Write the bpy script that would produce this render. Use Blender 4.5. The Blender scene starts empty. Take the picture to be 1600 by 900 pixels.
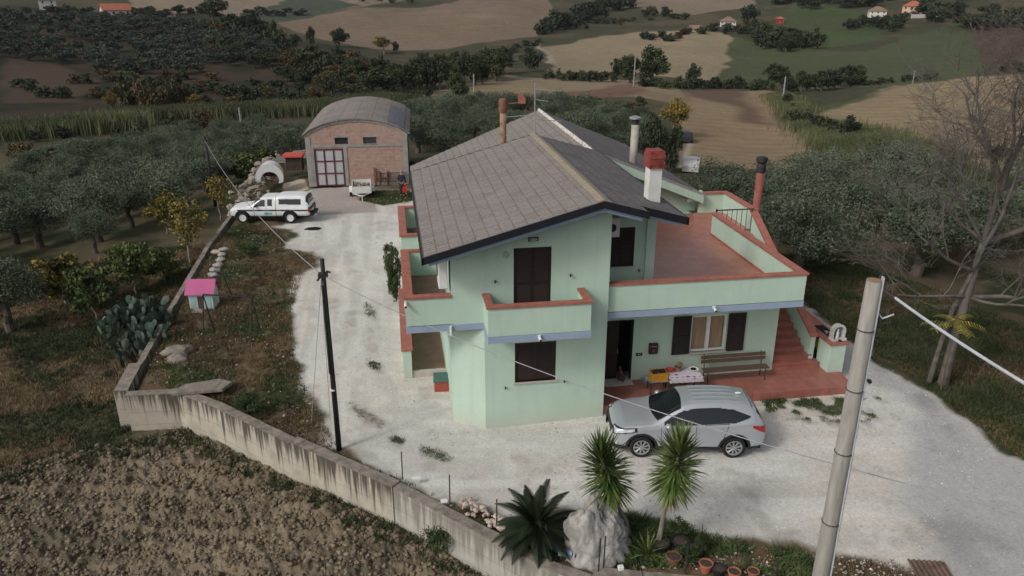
import bpy, math, random
import numpy as np
from mathutils import Vector, Matrix
R = math.radians
random.seed(7)
SC = bpy.context.scene
COL = SC.collection

# ------------------------------------------------------------------ camera
CF = 1202.0; CPIT = R(21.1); CYAW = R(8.83); CH = 12.8
cd = bpy.data.cameras.new('camera'); cam = bpy.data.objects.new('camera', cd); COL.objects.link(cam)
cam.location = (0, 0, CH)
cam.rotation_euler = (R(90) - CPIT, 0, -CYAW)
cd.sensor_width = 36; cd.lens = CF / 1600 * 36
cd.clip_start = 0.3; cd.clip_end = 4000
SC.camera = cam
SC.render.resolution_x = 1024; SC.render.resolution_y = 576

# ------------------------------------------------------------------ world, sun, exposure
SUN_EL, SUN_AZ = 38.0, 240.0        # compass style: 0 = +Y, 90 = +X
w = bpy.data.worlds.new('World'); SC.world = w; w.use_nodes = True
nt = w.node_tree; nt.nodes.clear()
sky = nt.nodes.new('ShaderNodeTexSky'); sky.sky_type = 'NISHITA'; sky.sun_disc = False
sky.sun_elevation = R(SUN_EL); sky.sun_rotation = R(SUN_AZ)
sky.air_density = 1.0; sky.dust_density = 4.0; sky.ozone_density = 1.0
hs = nt.nodes.new('ShaderNodeHueSaturation'); hs.inputs['Saturation'].default_value = 0.32
bg = nt.nodes.new('ShaderNodeBackground'); bg.inputs['Strength'].default_value = 0.108
ow = nt.nodes.new('ShaderNodeOutputWorld')
nt.links.new(sky.outputs[0], hs.inputs['Color']); nt.links.new(hs.outputs[0], bg.inputs[0]); nt.links.new(bg.outputs[0], ow.inputs[0])
sd = bpy.data.lights.new('sun', 'SUN'); sd.energy = 1.0; sd.angle = R(10); sd.color = (1.0, 0.96, 0.91)
so = bpy.data.objects.new('sun', sd); COL.objects.link(so)
_a, _e = R(SUN_AZ), R(SUN_EL)
sdir = Vector((math.sin(_a) * math.cos(_e), math.cos(_a) * math.cos(_e), math.sin(_e)))
so.rotation_euler = sdir.to_track_quat('Z', 'Y').to_euler()
SC.view_settings.view_transform = 'Standard'; SC.view_settings.look = 'None'
SC.view_settings.gamma = 1.0; SC.view_settings.exposure = 0.16
SC.view_settings.use_curve_mapping = False
SC.render.engine = 'CYCLES'
SC.cycles.max_bounces = 6; SC.cycles.diffuse_bounces = 3; SC.cycles.transparent_max_bounces = 6

# ------------------------------------------------------------------ photo-calibrated helpers (pixels of the 1600 px photo -> points in the world)
_fw = np.array([math.sin(CYAW) * math.cos(CPIT), math.cos(CYAW) * math.cos(CPIT), -math.sin(CPIT)])
_rt = np.array([math.cos(CYAW), -math.sin(CYAW), 0.0]); _up = np.cross(_rt, _fw)
def ray(px, py): return _fw * CF + _rt * (px - 800) - _up * (py - 450)
def onz(px, py, z=0.0):
    d = ray(px, py); t = (z - CH) / d[2]; return np.array([0, 0, CH]) + d * t
def ony(px, py, y):
    d = ray(px, py); return np.array([0, 0, CH]) + d * (y / d[1])
def az_of(px, py=100):
    d = ray(px, py); return math.atan2(d[0], d[1])
def tandep(px, py):
    d = ray(px, py); return -d[2] / math.hypot(d[0], d[1])

# ------------------------------------------------------------------ noise
_rng = np.random.RandomState(3)
_LAT = _rng.rand(256, 256)
def vnoise(x, y):
    xi = np.floor(x).astype(int); yi = np.floor(y).astype(int)
    fx = x - xi; fy = y - yi
    fx = fx * fx * (3 - 2 * fx); fy = fy * fy * (3 - 2 * fy)
    a = _LAT[xi & 255, yi & 255]; b = _LAT[(xi + 1) & 255, yi & 255]
    c = _LAT[xi & 255, (yi + 1) & 255]; d = _LAT[(xi + 1) & 255, (yi + 1) & 255]
    return (a * (1 - fx) + b * fx) * (1 - fy) + (c * (1 - fx) + d * fx) * fy
def fbm(x, y, s=1.0, o=4, seed=0):
    x = np.asarray(x, float) * s + seed * 17.31; y = np.asarray(y, float) * s + seed * 9.77
    v = 0; a = 0.5; n = 0
    for i in range(o):
        v = v + a * vnoise(x, y); n += a; a *= 0.5
        x, y = x * 1.93 + y * 0.37 + 5.2, y * 1.93 - x * 0.37 + 1.3
    return v / n
def sstep(a, b, x):
    t = np.clip((x - a) / (b - a), 0, 1); return t * t * (3 - 2 * t)
def inpoly(px, py, poly):
    ins = np.zeros(np.shape(px), bool); n = len(poly)
    for i in range(n):
        x0, y0 = poly[i]; x1, y1 = poly[(i + 1) % n]
        if y0 == y1: continue
        c = ((y0 > py) != (y1 > py)) & (px < (x1 - x0) * (py - y0) / (y1 - y0) + x0)
        ins ^= c
    return ins
def dist_polyline(px, py, pts, closed=False):
    d = np.full(np.shape(px), 1e9)
    n = len(pts); m = n if closed else n - 1
    for i in range(m):
        x0, y0 = pts[i][:2]; x1, y1 = pts[(i + 1) % n][:2]
        dx, dy = x1 - x0, y1 - y0; L = dx * dx + dy * dy + 1e-9
        t = np.clip(((px - x0) * dx + (py - y0) * dy) / L, 0, 1)
        d = np.minimum(d, np.hypot(px - x0 - t * dx, py - y0 - t * dy))
    return d
def polymask(x, y, poly, soft):      # 1 inside, 0 outside, soft edge in metres
    ins = inpoly(x, y, poly); d = dist_polyline(x, y, poly, True)
    return sstep(-soft, soft, np.where(ins, d, -d))

# ------------------------------------------------------------------ mesh helpers
def tag(o, label=None, cat=None, group=None, kind=None):
    if label: o['label'] = label
    if cat: o['category'] = cat
    if group: o['group'] = group
    if kind: o['kind'] = kind
    return o
def empty(name, loc, label, cat, group=None, rz=0.0):
    o = bpy.data.objects.new(name, None); COL.objects.link(o)
    o.location = loc; o.rotation_euler = (0, 0, rz); o.empty_display_size = 0.3
    return tag(o, label, cat, group)
def link_mesh(name, me, mat, parent=None, smooth=False):
    o = bpy.data.objects.new(name, me); COL.objects.link(o)
    if mat is not None:
        for m in (mat if isinstance(mat, (list, tuple)) else [mat]): me.materials.append(m)
    if smooth: me.polygons.foreach_set('use_smooth', [True] * len(me.polygons))
    if parent is not None: o.parent = parent
    return o
def np_mesh(name, V, Fq, smooth=False):
    """V (N,3), Fq (M,k) all faces of k corners"""
    V = np.ascontiguousarray(V, dtype=np.float32); Fq = np.ascontiguousarray(Fq, dtype=np.int32)
    me = bpy.data.meshes.new(name); M, k = Fq.shape
    me.vertices.add(len(V)); me.vertices.foreach_set('co', V.ravel())
    me.loops.add(M * k); me.loops.foreach_set('vertex_index', Fq.ravel())
    me.polygons.add(M); me.polygons.foreach_set('loop_start', np.arange(0, M * k, k, dtype=np.int32))
    me.update(calc_edges=True)
    if smooth: me.polygons.foreach_set('use_smooth', np.ones(M, bool))
    return me
def cattr(me, name, rgb):
    a = me.attributes.new(name, 'FLOAT_COLOR', 'POINT')
    d = np.ones((len(rgb), 4), np.float32); d[:, :3] = rgb; a.data.foreach_set('color', d.ravel())
def fattr(me, name, v, dom='POINT'):
    a = me.attributes.new(name, 'FLOAT', dom); a.data.foreach_set('value', np.asarray(v, np.float32).ravel())

class MB:
    def __init__(s): s.v = []; s.f = []; s.mi = []; s.cur = 0
    def add(s, vs, fs):
        b = len(s.v); s.v += [tuple(float(c) for c in v) for v in vs]
        s.f += [tuple(b + i for i in f) for f in fs]; s.mi += [s.cur] * len(fs); return s
    def box(s, x0, x1, y0, y1, z0, z1, rz=0.0, about=None):
        vs = [(x, y, z) for z in (z0, z1) for y in (y0, y1) for x in (x0, x1)]
        if rz:
            cx, cy = about or ((x0 + x1) / 2, (y0 + y1) / 2); c, sn = math.cos(rz), math.sin(rz)
            vs = [(cx + (x - cx) * c - (y - cy) * sn, cy + (x - cx) * sn + (y - cy) * c, z) for x, y, z in vs]
        return s.add(vs, [(0, 2, 3, 1), (4, 5, 7, 6), (0, 1, 5, 4), (2, 6, 7, 3), (0, 4, 6, 2), (1, 3, 7, 5)])
    def prism(s, poly, z0, z1):        # poly in XY counter-clockwise
        n = len(poly)
        z0s = z0 if hasattr(z0, '__len__') else [z0] * n; z1s = z1 if hasattr(z1, '__len__') else [z1] * n
        vs = [(p[0], p[1], z) for p, z in zip(poly, z0s)] + [(p[0], p[1], z) for p, z in zip(poly, z1s)]
        fs = [tuple(range(n - 1, -1, -1)), tuple(range(n, 2 * n))] + [(i, (i + 1) % n, n + (i + 1) % n, n + i) for i in range(n)]
        return s.add(vs, fs)
    def prism_y(s, poly, y0, y1):      # poly in XZ, extruded along Y
        n = len(poly)
        vs = [(p[0], y0, p[1]) for p in poly] + [(p[0], y1, p[1]) for p in poly]
        fs = [tuple(range(n)), tuple(range(2 * n - 1, n - 1, -1))] + [(i, n + i, n + (i + 1) % n, (i + 1) % n) for i in range(n)]
        return s.add(vs, fs)
    def prism_x(s, poly, x0, x1):      # poly in YZ, extruded along X
        n = len(poly)
        vs = [(x0, p[0], p[1]) for p in poly] + [(x1, p[0], p[1]) for p in poly]
        fs = [tuple(range(n - 1, -1, -1)), tuple(range(n, 2 * n))] + [(i, (i + 1) % n, n + (i + 1) % n, n + i) for i in range(n)]
        return s.add(vs, fs)
    def tube(s, pts, rad, n=8, caps=True):
        pts = [Vector(p) for p in pts]; m = len(pts)
        rs = rad if hasattr(rad, '__len__') else [rad] * m
        vs = []; up = Vector((0.123, 0.31, 0.95)).normalized(); pa = None
        for i, p in enumerate(pts):
            t = (pts[min(i + 1, m - 1)] - pts[max(i - 1, 0)]).normalized()
            a = (pa - t * pa.dot(t)) if pa is not None else t.cross(up)
            if a.length < 1e-4: a = t.cross(Vector((1, 0, 0)))
            a.normalize(); pa = a; b = t.cross(a)
            for k in range(n):
                th = 2 * math.pi * k / n; vs.append(p + (a * math.cos(th) + b * math.sin(th)) * rs[i])
        fs = [(i * n + k, i * n + (k + 1) % n, (i + 1) * n + (k + 1) % n, (i + 1) * n + k) for i in range(m - 1) for k in range(n)]
        if caps: fs += [tuple(range(n - 1, -1, -1)), tuple((m - 1) * n + k for k in range(n))]
        return s.add(vs, fs)
    def lathe(s, prof, cx=0, cy=0, n=20, z=0.0):   # prof: (r, z)
        vs = [(cx + r * math.cos(2 * math.pi * k / n), cy + r * math.sin(2 * math.pi * k / n), z + zz) for r, zz in prof for k in range(n)]
        m = len(prof)
        fs = [(i * n + k, i * n + (k + 1) % n, (i + 1) * n + (k + 1) % n, (i + 1) * n + k) for i in range(m - 1) for k in range(n)]
        fs += [tuple(range(n - 1, -1, -1)), tuple((m - 1) * n + k for k in range(n))]
        return s.add(vs, fs)
    def blob(s, c, r, n=10, m=7, amp=0.12, seed=0):
        rr = random.Random(seed); vs = []; r = r if hasattr(r, '__len__') else (r, r, r)
        for i in range(m + 1):
            ph = math.pi * i / m
            for k in range(n):
                th = 2 * math.pi * k / n; q = 1 + rr.uniform(-amp, amp)
                vs.append((c[0] + r[0] * q * math.sin(ph) * math.cos(th), c[1] + r[1] * q * math.sin(ph) * math.sin(th), c[2] + r[2] * q * math.cos(ph)))
        fs = [(i * n + k, (i + 1) * n + k, (i + 1) * n + (k + 1) % n, i * n + (k + 1) % n) for i in range(m) for k in range(n)]
        return s.add(vs, fs)
    def mesh(s, name, off=(0, 0, 0)):
        me = bpy.data.meshes.new(name)
        me.from_pydata([(a - off[0], b - off[1], c - off[2]) for a, b, c in s.v], [], s.f)
        me.update(); return me
    def build(s, name, mat, parent=None, world=False, smooth=False, bevel=0.0):
        off = (0, 0, 0)
        if world and parent is not None:
            off = tuple(parent.location); 
            if parent.parent is not None: off = tuple(Vector(off) + parent.parent.location)
        me = s.mesh(name, off); o = link_mesh(name, me, mat, parent, smooth)
        if len(me.materials) > 1: me.polygons.foreach_set('material_index', s.mi)
        if bevel:
            b = o.modifiers.new('bevel', 'BEVEL'); b.width = bevel; b.segments = 2; b.limit_method = 'ANGLE'
        return o
def top_mesh(name, mb, mat, label, cat, group=None, smooth=False, origin=None, bevel=0.0):
    """a one-mesh thing with its origin at its base"""
    vs = mb.v
    if origin is None:
        xs = [v[0] for v in vs]; ys = [v[1] for v in vs]; zs = [v[2] for v in vs]
        origin = ((min(xs) + max(xs)) / 2, (min(ys) + max(ys)) / 2, min(zs))
    me = mb.mesh(name, origin); o = link_mesh(name, me, mat, None, smooth); o.location = origin
    if len(me.materials) > 1: me.polygons.foreach_set('material_index', mb.mi)
    if bevel:
        b = o.modifiers.new('bevel', 'BEVEL'); b.width = bevel; b.segments = 2; b.limit_method = 'ANGLE'
    return tag(o, label, cat, group)
def copy_tree(o, parent=None):
    c = o.copy(); COL.objects.link(c)
    if parent is not None: c.parent = parent
    for ch in [q for q in bpy.data.objects if q.parent == o]: copy_tree(ch, c)
    return c

# ------------------------------------------------------------------ materials
def newmat(name):
    m = bpy.data.materials.new(name); m.use_nodes = True; nt = m.node_tree
    return m, nt, nt.nodes['Principled BSDF']
def mat(name, c, rough=0.8, var=0.12, scale=3.0, bump=0.0, bscale=30.0, metal=0.0, spec=0.3, dirt=None, dscale=1.0, damt=0.5, coat=0.0, stretch=None, c2=None, trans=0.0):
    """plain procedural surface: base colour varied by noise at two scales, optional stains and bump"""
    m, nt, p = newmat(name); N = nt.nodes.new; L = nt.links.new
    p.inputs['Roughness'].default_value = rough; p.inputs['Metallic'].default_value = metal
    p.inputs['Specular IOR Level'].default_value = spec; p.inputs['Coat Weight'].default_value = coat
    tc = N('ShaderNodeTexCoord'); src = tc.outputs['Object']
    if stretch:
        mp = N('ShaderNodeMapping'); mp.inputs['Scale'].default_value = stretch; L(src, mp.inputs[0]); src = mp.outputs[0]
    n1 = N('ShaderNodeTexNoise'); n1.inputs['Scale'].default_value = scale; n1.inputs['Detail'].default_value = 6; L(src, n1.inputs[0])
    cr = N('ShaderNodeValToRGB'); e = cr.color_ramp.elements
    ca = tuple(max(0, v * (1 - var)) for v in c) + (1,); cb = (tuple(c2) if c2 else tuple(min(1, v * (1 + var)) for v in c)) + (1,)
    e[0].position = 0.3; e[0].color = ca; e[1].position = 0.7; e[1].color = cb
    L(n1.outputs[0], cr.inputs[0]); out = cr.outputs[0]
    if dirt:
        n2 = N('ShaderNodeTexNoise'); n2.inputs['Scale'].default_value = dscale; n2.inputs['Detail'].default_value = 8; n2.inputs['Roughness'].default_value = 0.7; L(src, n2.inputs[0])
        r2 = N('ShaderNodeValToRGB'); r2.color_ramp.elements[0].position = 0.5; r2.color_ramp.elements[1].position = 0.72
        r2.color_ramp.elements[1].color = (damt, damt, damt, 1); L(n2.outputs[0], r2.inputs[0])
        mx = N('ShaderNodeMixRGB'); mx.inputs[2].default_value = tuple(dirt) + (1,); L(r2.outputs[0], mx.inputs[0]); L(out, mx.inputs[1]); out = mx.outputs[0]
    L(out, p.inputs['Base Color'])
    if bump:
        n3 = N('ShaderNodeTexNoise'); n3.inputs['Scale'].default_value = bscale; n3.inputs['Detail'].default_value = 5; L(src, n3.inputs[0])
        b = N('ShaderNodeBump'); b.inputs['Strength'].default_value = bump; b.inputs['Distance'].default_value = 0.05; L(n3.outputs[0], b.inputs['Height']); L(b.outputs[0], p.inputs['Normal'])
    return m
def brickmat(name, c1, c2, mortar, bw, bh, ms=0.01, axes='yx', rough=0.8, bump=0.3, off=0.5, blotch=None, bscale=0.6, bamt=0.4, spec=0.3, noisev=0.25, fine=9.0):
    """brick texture in metres on two object axes"""
    m, nt, p = newmat(name); N = nt.nodes.new; L = nt.links.new
    p.inputs['Roughness'].default_value = rough; p.inputs['Specular IOR Level'].default_value = spec
    tc = N('ShaderNodeTexCoord'); sx = N('ShaderNodeSeparateXYZ'); L(tc.outputs['Object'], sx.inputs[0])
    cb = N('ShaderNodeCombineXYZ'); ix = {'x': 0, 'y': 1, 'z': 2}
    L(sx.outputs[ix[axes[0]]], cb.inputs[0]); L(sx.outputs[ix[axes[1]]], cb.inputs[1])
    br = N('ShaderNodeTexBrick'); L(cb.outputs[0], br.inputs['Vector'])
    br.inputs['Scale'].default_value = 1.0; br.inputs['Brick Width'].default_value = bw; br.inputs['Row Height'].default_value = bh
    br.inputs['Mortar Size'].default_value = ms; br.inputs['Mortar Smooth'].default_value = 0.3; br.offset = off
    br.inputs['Color1'].default_value = c1 + (1,); br.inputs['Color2'].default_value = c2 + (1,); br.inputs['Mortar'].default_value = mortar + (1,)
    n0 = N('ShaderNodeTexNoise'); n0.inputs['Scale'].default_value = fine; n0.inputs['Detail'].default_value = 6; L(tc.outputs['Object'], n0.inputs[0])
    ma = N('ShaderNodeMapRange'); ma.inputs[1].default_value = 0.25; ma.inputs[2].default_value = 0.75; ma.inputs[3].default_value = 1 - noisev; ma.inputs[4].default_value = 1 + noisev; L(n0.outputs[0], ma.inputs[0])
    mu = N('ShaderNodeMixRGB'); mu.blend_type = 'MULTIPLY'; mu.inputs[0].default_value = 1; L(br.outputs[0], mu.inputs[1]); L(ma.outputs[0], mu.inputs[2]); out = mu.outputs[0]
    if blotch:
        n2 = N('ShaderNodeTexNoise'); n2.inputs['Scale'].default_value = bscale; n2.inputs['Detail'].default_value = 8; n2.inputs['Roughness'].default_value = 0.65; L(tc.outputs['Object'], n2.inputs[0])
        r2 = N('ShaderNodeValToRGB'); r2.color_ramp.elements[0].position = 0.45; r2.color_ramp.elements[1].position = 0.7
        r2.color_ramp.elements[1].color = (bamt, bamt, bamt, 1); L(n2.outputs[0], r2.inputs[0])
        mx = N('ShaderNodeMixRGB'); mx.inputs[2].default_value = blotch + (1,); L(r2.outputs[0], mx.inputs[0]); L(out, mx.inputs[1]); out = mx.outputs[0]
    L(out, p.inputs['Base Color'])
    if bump:
        b = N('ShaderNodeBump'); b.inputs['Strength'].default_value = bump; b.inputs['Distance'].default_value = 0.02; b.invert = True
        L(br.outputs['Fac'], b.inputs['Height']); L(b.outputs[0], p.inputs['Normal'])
    return m
def leafmat(name, c1, c2, scale=1.2, rough=0.7, c3=None, fine=0.35):
    """leaves: two leaf colours in clumps, per-face random tone (attribute 'rnd'), slight difference from plant to plant"""
    m, nt, p = newmat(name); N = nt.nodes.new; L = nt.links.new
    p.inputs['Roughness'].default_value = rough; p.inputs['Specular IOR Level'].default_value = 0.25
    tc = N('ShaderNodeTexCoord'); oi = N('ShaderNodeObjectInfo')
    n = N('ShaderNodeTexNoise'); n.noise_dimensions = '4D'; n.inputs['Scale'].default_value = scale; n.inputs['Detail'].default_value = 3
    L(tc.outputs['Object'], n.inputs['Vector']); mul = N('ShaderNodeMath'); mul.operation = 'MULTIPLY'; mul.inputs[1].default_value = 20; L(oi.outputs['Random'], mul.inputs[0]); L(mul.outputs[0], n.inputs['W'])
    cr = N('ShaderNodeValToRGB'); e = cr.color_ramp.elements; e[0].position = 0.38; e[0].color = c1 + (1,); e[1].position = 0.62; e[1].color = c2 + (1,)
    if c3: q = e.new(0.72); q.color = c3 + (1,)
    L(n.outputs[0], cr.inputs[0])
    at = N('ShaderNodeAttribute'); at.attribute_name = 'rnd'
    ma = N('ShaderNodeMapRange'); ma.inputs[3].default_value = 1 - fine; ma.inputs[4].default_value = 1 + fine * 1.3; L(at.outputs['Fac'], ma.inputs[0])
    mb2 = N('ShaderNodeMapRange'); mb2.inputs[3].default_value = 0.8; mb2.inputs[4].default_value = 1.2; L(oi.outputs['Random'], mb2.inputs[0])
    mm = N('ShaderNodeMath'); mm.operation = 'MULTIPLY'; L(ma.outputs[0], mm.inputs[0]); L(mb2.outputs[0], mm.inputs[1])
    mx = N('ShaderNodeMixRGB'); mx.blend_type = 'MULTIPLY'; mx.inputs[0].default_value = 1; L(cr.outputs[0], mx.inputs[1]); L(mm.outputs[0], mx.inputs[2])
    L(mx.outputs[0], p.inputs['Base Color'])
    return m
# ================================================================== TERRAIN
WALLPX = [(1400, 932), (1150, 905), (944, 886), (925, 897), (870, 878), (760, 822), (625, 752), (465, 685), (345, 628), (285, 607), (200, 611), (222, 568), (268, 485), (330, 380), (368, 330)]
WL = [tuple(onz(*p, 0.2)[:2]) for p in WALLPX]
EDGE = WL + [(-10.2, 58.0), (-12.0, 72.0)]
PLATEAU = EDGE + [(60, 110), (90, 30), (60, -20), (14, 2), (13.2, 9.0)]
# far relief: bearings (photo column at row 100), then (distance, photo row) or (distance, None, height)
PROF = {
 -350: [(60, 0, -4.2), (110, 0, -7), (150, 185), (240, 95), (340, -10), (430, -60), (600, -90), (900, -120)],
   0:  [(60, 0, -3.6), (105, 0, -6.5), (150, 188), (240, 100), (335, 12), (380, 20), (480, 10), (620, -30), (900, -90)],
 150:  [(60, 0, -2.6), (105, 0, -6.5), (150, 184), (240, 100), (335, 24), (380, 32), (480, 10), (620, -25), (900, -90)],
 300:  [(60, 0, -1.6), (105, 0, -6.5), (150, 178), (230, 105), (320, 30), (370, 48), (470, 18), (640, -25), (900, -80)],
 430:  [(60, 0, -0.4), (100, 0, -5.0), (145, 172), (210, 115), (300, 52), (345, 85), (430, 45), (640, -12), (900, -80)],
 560:  [(60, 0, -0.2), (100, 0, -4.2), (145, 168), (200, 122), (280, 80), (320, 98), (400, 62), (620, -10), (900, -80)],
 680:  [(60, 0, -0.1), (100, 0, -3.6), (160, 160), (215, 124), (262, 104), (330, 92), (420, 52), (600, -4), (900, -80)],
 800:  [(60, 0, 0.0), (100, 0, -3.0), (160, 158), (210, 128), (262, 108), (340, 82), (430, 40), (600, -2), (900, -80)],
 900:  [(60, 0, 0.0), (100, 0, -2.8), (160, 150), (205, 129), (245, 122), (330, 85), (400, 54), (480, 36), (650, -2), (900, -80)],
 980:  [(58, 0, -0.6), (76, 0, -3.8), (105, 0, -6.6), (160, 145), (205, 127), (245, 126), (330, 82), (400, 52), (480, 36), (650, -2), (900, -80)],
 1100: [(58, 0, -0.6), (76, 0, -3.8), (105, 0, -6.6), (150, 165), (205, 136), (245, 130), (330, 85), (410, 50), (500, 20), (650, -5), (900, -80)],
 1250: [(58, 0, -0.6), (76, 0, -3.8), (105, 0, -6.6), (150, 165), (205, 140), (250, 128), (340, 82), (440, 38), (540, 5), (700, -40), (900, -80)],
 1400: [(60, 0, 0.0), (100, 212), (150, 165), (190, 137), (235, 131), (340, 78), (450, 30), (540, 2), (700, -45), (900, -80)],
 1520: [(60, 0, 0.0), (100, 200), (150, 140), (190, 122), (235, 136), (340, 78), (450, 30), (540, 2), (700, -45), (900, -80)],
 1650: [(60, 0, 0.0), (100, 194), (150, 132), (190, 114), (240, 132), (340, 80), (450, 30), (540, 0), (700, -45), (900, -80)],
 2000: [(60, 0, 0.0), (100, 190), (150, 128), (190, 112), (240, 132), (340, 80), (450, 30), (540, 0), (700, -45), (900, -80)],
}
_cols = sorted(PROF); _AZ = np.array([az_of(c) for c in _cols]); _LR = np.linspace(math.log(55), math.log(900), 240)
_tab = np.zeros((len(_cols), 240))
for i, c in enumerate(_cols):
    rr, zz = [], []
    for q in PROF[c]:
        rr.append(math.log(q[0])); zz.append(q[2] if len(q) == 3 else CH - q[0] * tandep(c, q[1]))
    _tab[i] = np.interp(_LR, rr, zz)
_azg = np.linspace(_AZ[0], _AZ[-1], 260)
_g = np.zeros((260, 240))
for j in range(240): _g[:, j] = np.interp(_azg, _AZ, _tab[:, j])
def _sm(a, k, ax):
    ker = np.exp(-0.5 * (np.arange(-3 * k, 3 * k + 1) / k) ** 2); ker /= ker.sum()
    pad = [(0, 0), (0, 0)]; pad[ax] = (3 * k, 3 * k); b = np.pad(a, pad, 'edge')
    return np.apply_along_axis(lambda v: np.convolve(v, ker, 'valid'), ax, b)
_g = _sm(_sm(_g, 4, 1), 7, 0)
def Zfar(x, y):
    r = np.hypot(x, y); az = np.arctan2(x, y)
    u = np.clip((az - _azg[0]) / (_azg[-1] - _azg[0]) * 259, 0, 258.999); v = np.clip((np.log(np.maximum(r, 1)) - _LR[0]) / (_LR[-1] - _LR[0]) * 239, 0, 238.999)
    i = u.astype(int); j = v.astype(int); fu = u - i; fv = v - j
    z = (_g[i, j] * (1 - fv) + _g[i, j + 1] * fv) * (1 - fu) + (_g[i + 1, j] * (1 - fv) + _g[i + 1, j + 1] * fv) * fu
    return z + (fbm(x, y, 0.03, 3, 2) - 0.5) * 3.2 * sstep(90, 260, r)
def Znear(x, y):
    ins = inpoly(x, y, PLATEAU); d = dist_polyline(x, y, EDGE); sd = np.where(ins, -d, d)
    zi = 0.12 * sstep(2.4, 6.5, x)
    zo = -1.12 - 0.065 * np.clip(d, 0, 45) + (fbm(x, y, 0.25, 3, 5) - 0.5) * 0.35
    wid = 0.12 + 3.0 * sstep(46, 52, y)
    return zi + (zo - zi) * sstep(-0.22, 0, (sd) / np.maximum(wid, 0.12) * 0.12 - 0.03)
def Zg(x, y):
    x = np.asarray(x, float); y = np.asarray(y, float); r = np.hypot(x, y)
    t = sstep(48, 66, r)
    return Znear(x, y) * (1 - t) + Zfar(x, y) * t
def zg(x, y): return float(Zg(np.array([x]), np.array([y]))[0])
_RR = np.exp(np.linspace(math.log(9), math.log(899), 2400))
def og(px, py, rmin=9.0):
    """first terrain point seen at a pixel of the photo"""
    d = ray(px, py); h = math.hypot(d[0], d[1]); rr = _RR[_RR > rmin]
    x = d[0] / h * rr; y = d[1] / h * rr; zr = CH + d[2] / h * rr; zt = Zg(x, y)
    k = np.argmax(zr <= zt)
    if zr[k] > zt[k]: k = len(rr) - 1
    return np.array([x[k], y[k], zt[k]])
def depth_of(p): return float((np.array(p) - np.array([0, 0, CH])) @ _fw)
def ppx(p): return CF / depth_of(p)          # photo pixels per metre at a point

def wpoly(pxs, z=0.05): return [tuple(onz(a, b, z)[:2]) for a, b in pxs]
def tpoly(pxs): return [tuple(og(a, b, 60)[:2]) for a, b in pxs]

GRAVEL = wpoly([(487, 290), (472, 298), (492, 335), (430, 352), (462, 362), (448, 388), (500, 402), (470, 430), (458, 470), (455, 520), (468, 580), (498, 640), (530, 695), (600, 733), (680, 768), (760, 790), (860, 800),
   (985, 806), (1040, 822), (1120, 846), (1200, 858), (1270, 862), (1400, 880), (1450, 900), (1520, 990), (1900, 960), (1600, 735), (1560, 700), (1480, 640), (1400, 582), (1330, 540), (1262, 484)]) + [(14.2, 30), (14, 44), (9, 50), (3.5, 50.5), (2.2, 52.5)]
ROAD = wpoly([(1262, 484), (1290, 530), (1320, 590), (1400, 620), (1432, 660), (1425, 720), (1390, 770), (1440, 850), (1500, 930), (1900, 960), (1600, 735), (1560, 700), (1480, 640), (1400, 582), (1330, 540)])
PATCH = wpoly([(1190, 622), (1330, 616), (1375, 625), (1385, 650), (1340, 665), (1270, 660), (1200, 650)])
ISLES = [wpoly(q) for q in ([(545, 628), (565, 632), (600, 660), (592, 668), (560, 650)], [(612, 680), (632, 684), (628, 692), (614, 688)], [(655, 694), (690, 704), (712, 716), (690, 718), (660, 706)],
   [(575, 560), (592, 566), (592, 578), (576, 572)], [(476, 396), (505, 400), (490, 418), (470, 415)], [(570, 470), (585, 480), (585, 495), (572, 490)])]
PAD = wpoly([(487, 291), (577, 290), (590, 330), (496, 335), (478, 305)]) ; PAD2 = wpoly([(440, 270), (474, 268), (482, 290), (442, 292)])
DRYG = wpoly([(575, 291), (640, 290), (648, 312), (600, 318), (570, 305)])
PLOUGH = wpoly([(-400, 790), (0, 742), (110, 722), (205, 702), (300, 682), (420, 722), (540, 790), (640, 846), (740, 905), (800, 1100), (-400, 1300)], -1.5)
TRACK1 = tpoly([(1068, 205), (1080, 205), (1082, 225), (1075, 245), (1066, 262), (1060, 262), (1068, 240), (1074, 225)])
TRACK2 = tpoly([(1058, 208), (1064, 208), (1064, 225), (1056, 245), (1052, 245), (1056, 225)])
DARKB = tpoly([(1130, 138), (1155, 138), (1170, 165), (1235, 195), (1180, 190), (1140, 165), (1070, 150), (1060, 140)])
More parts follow.
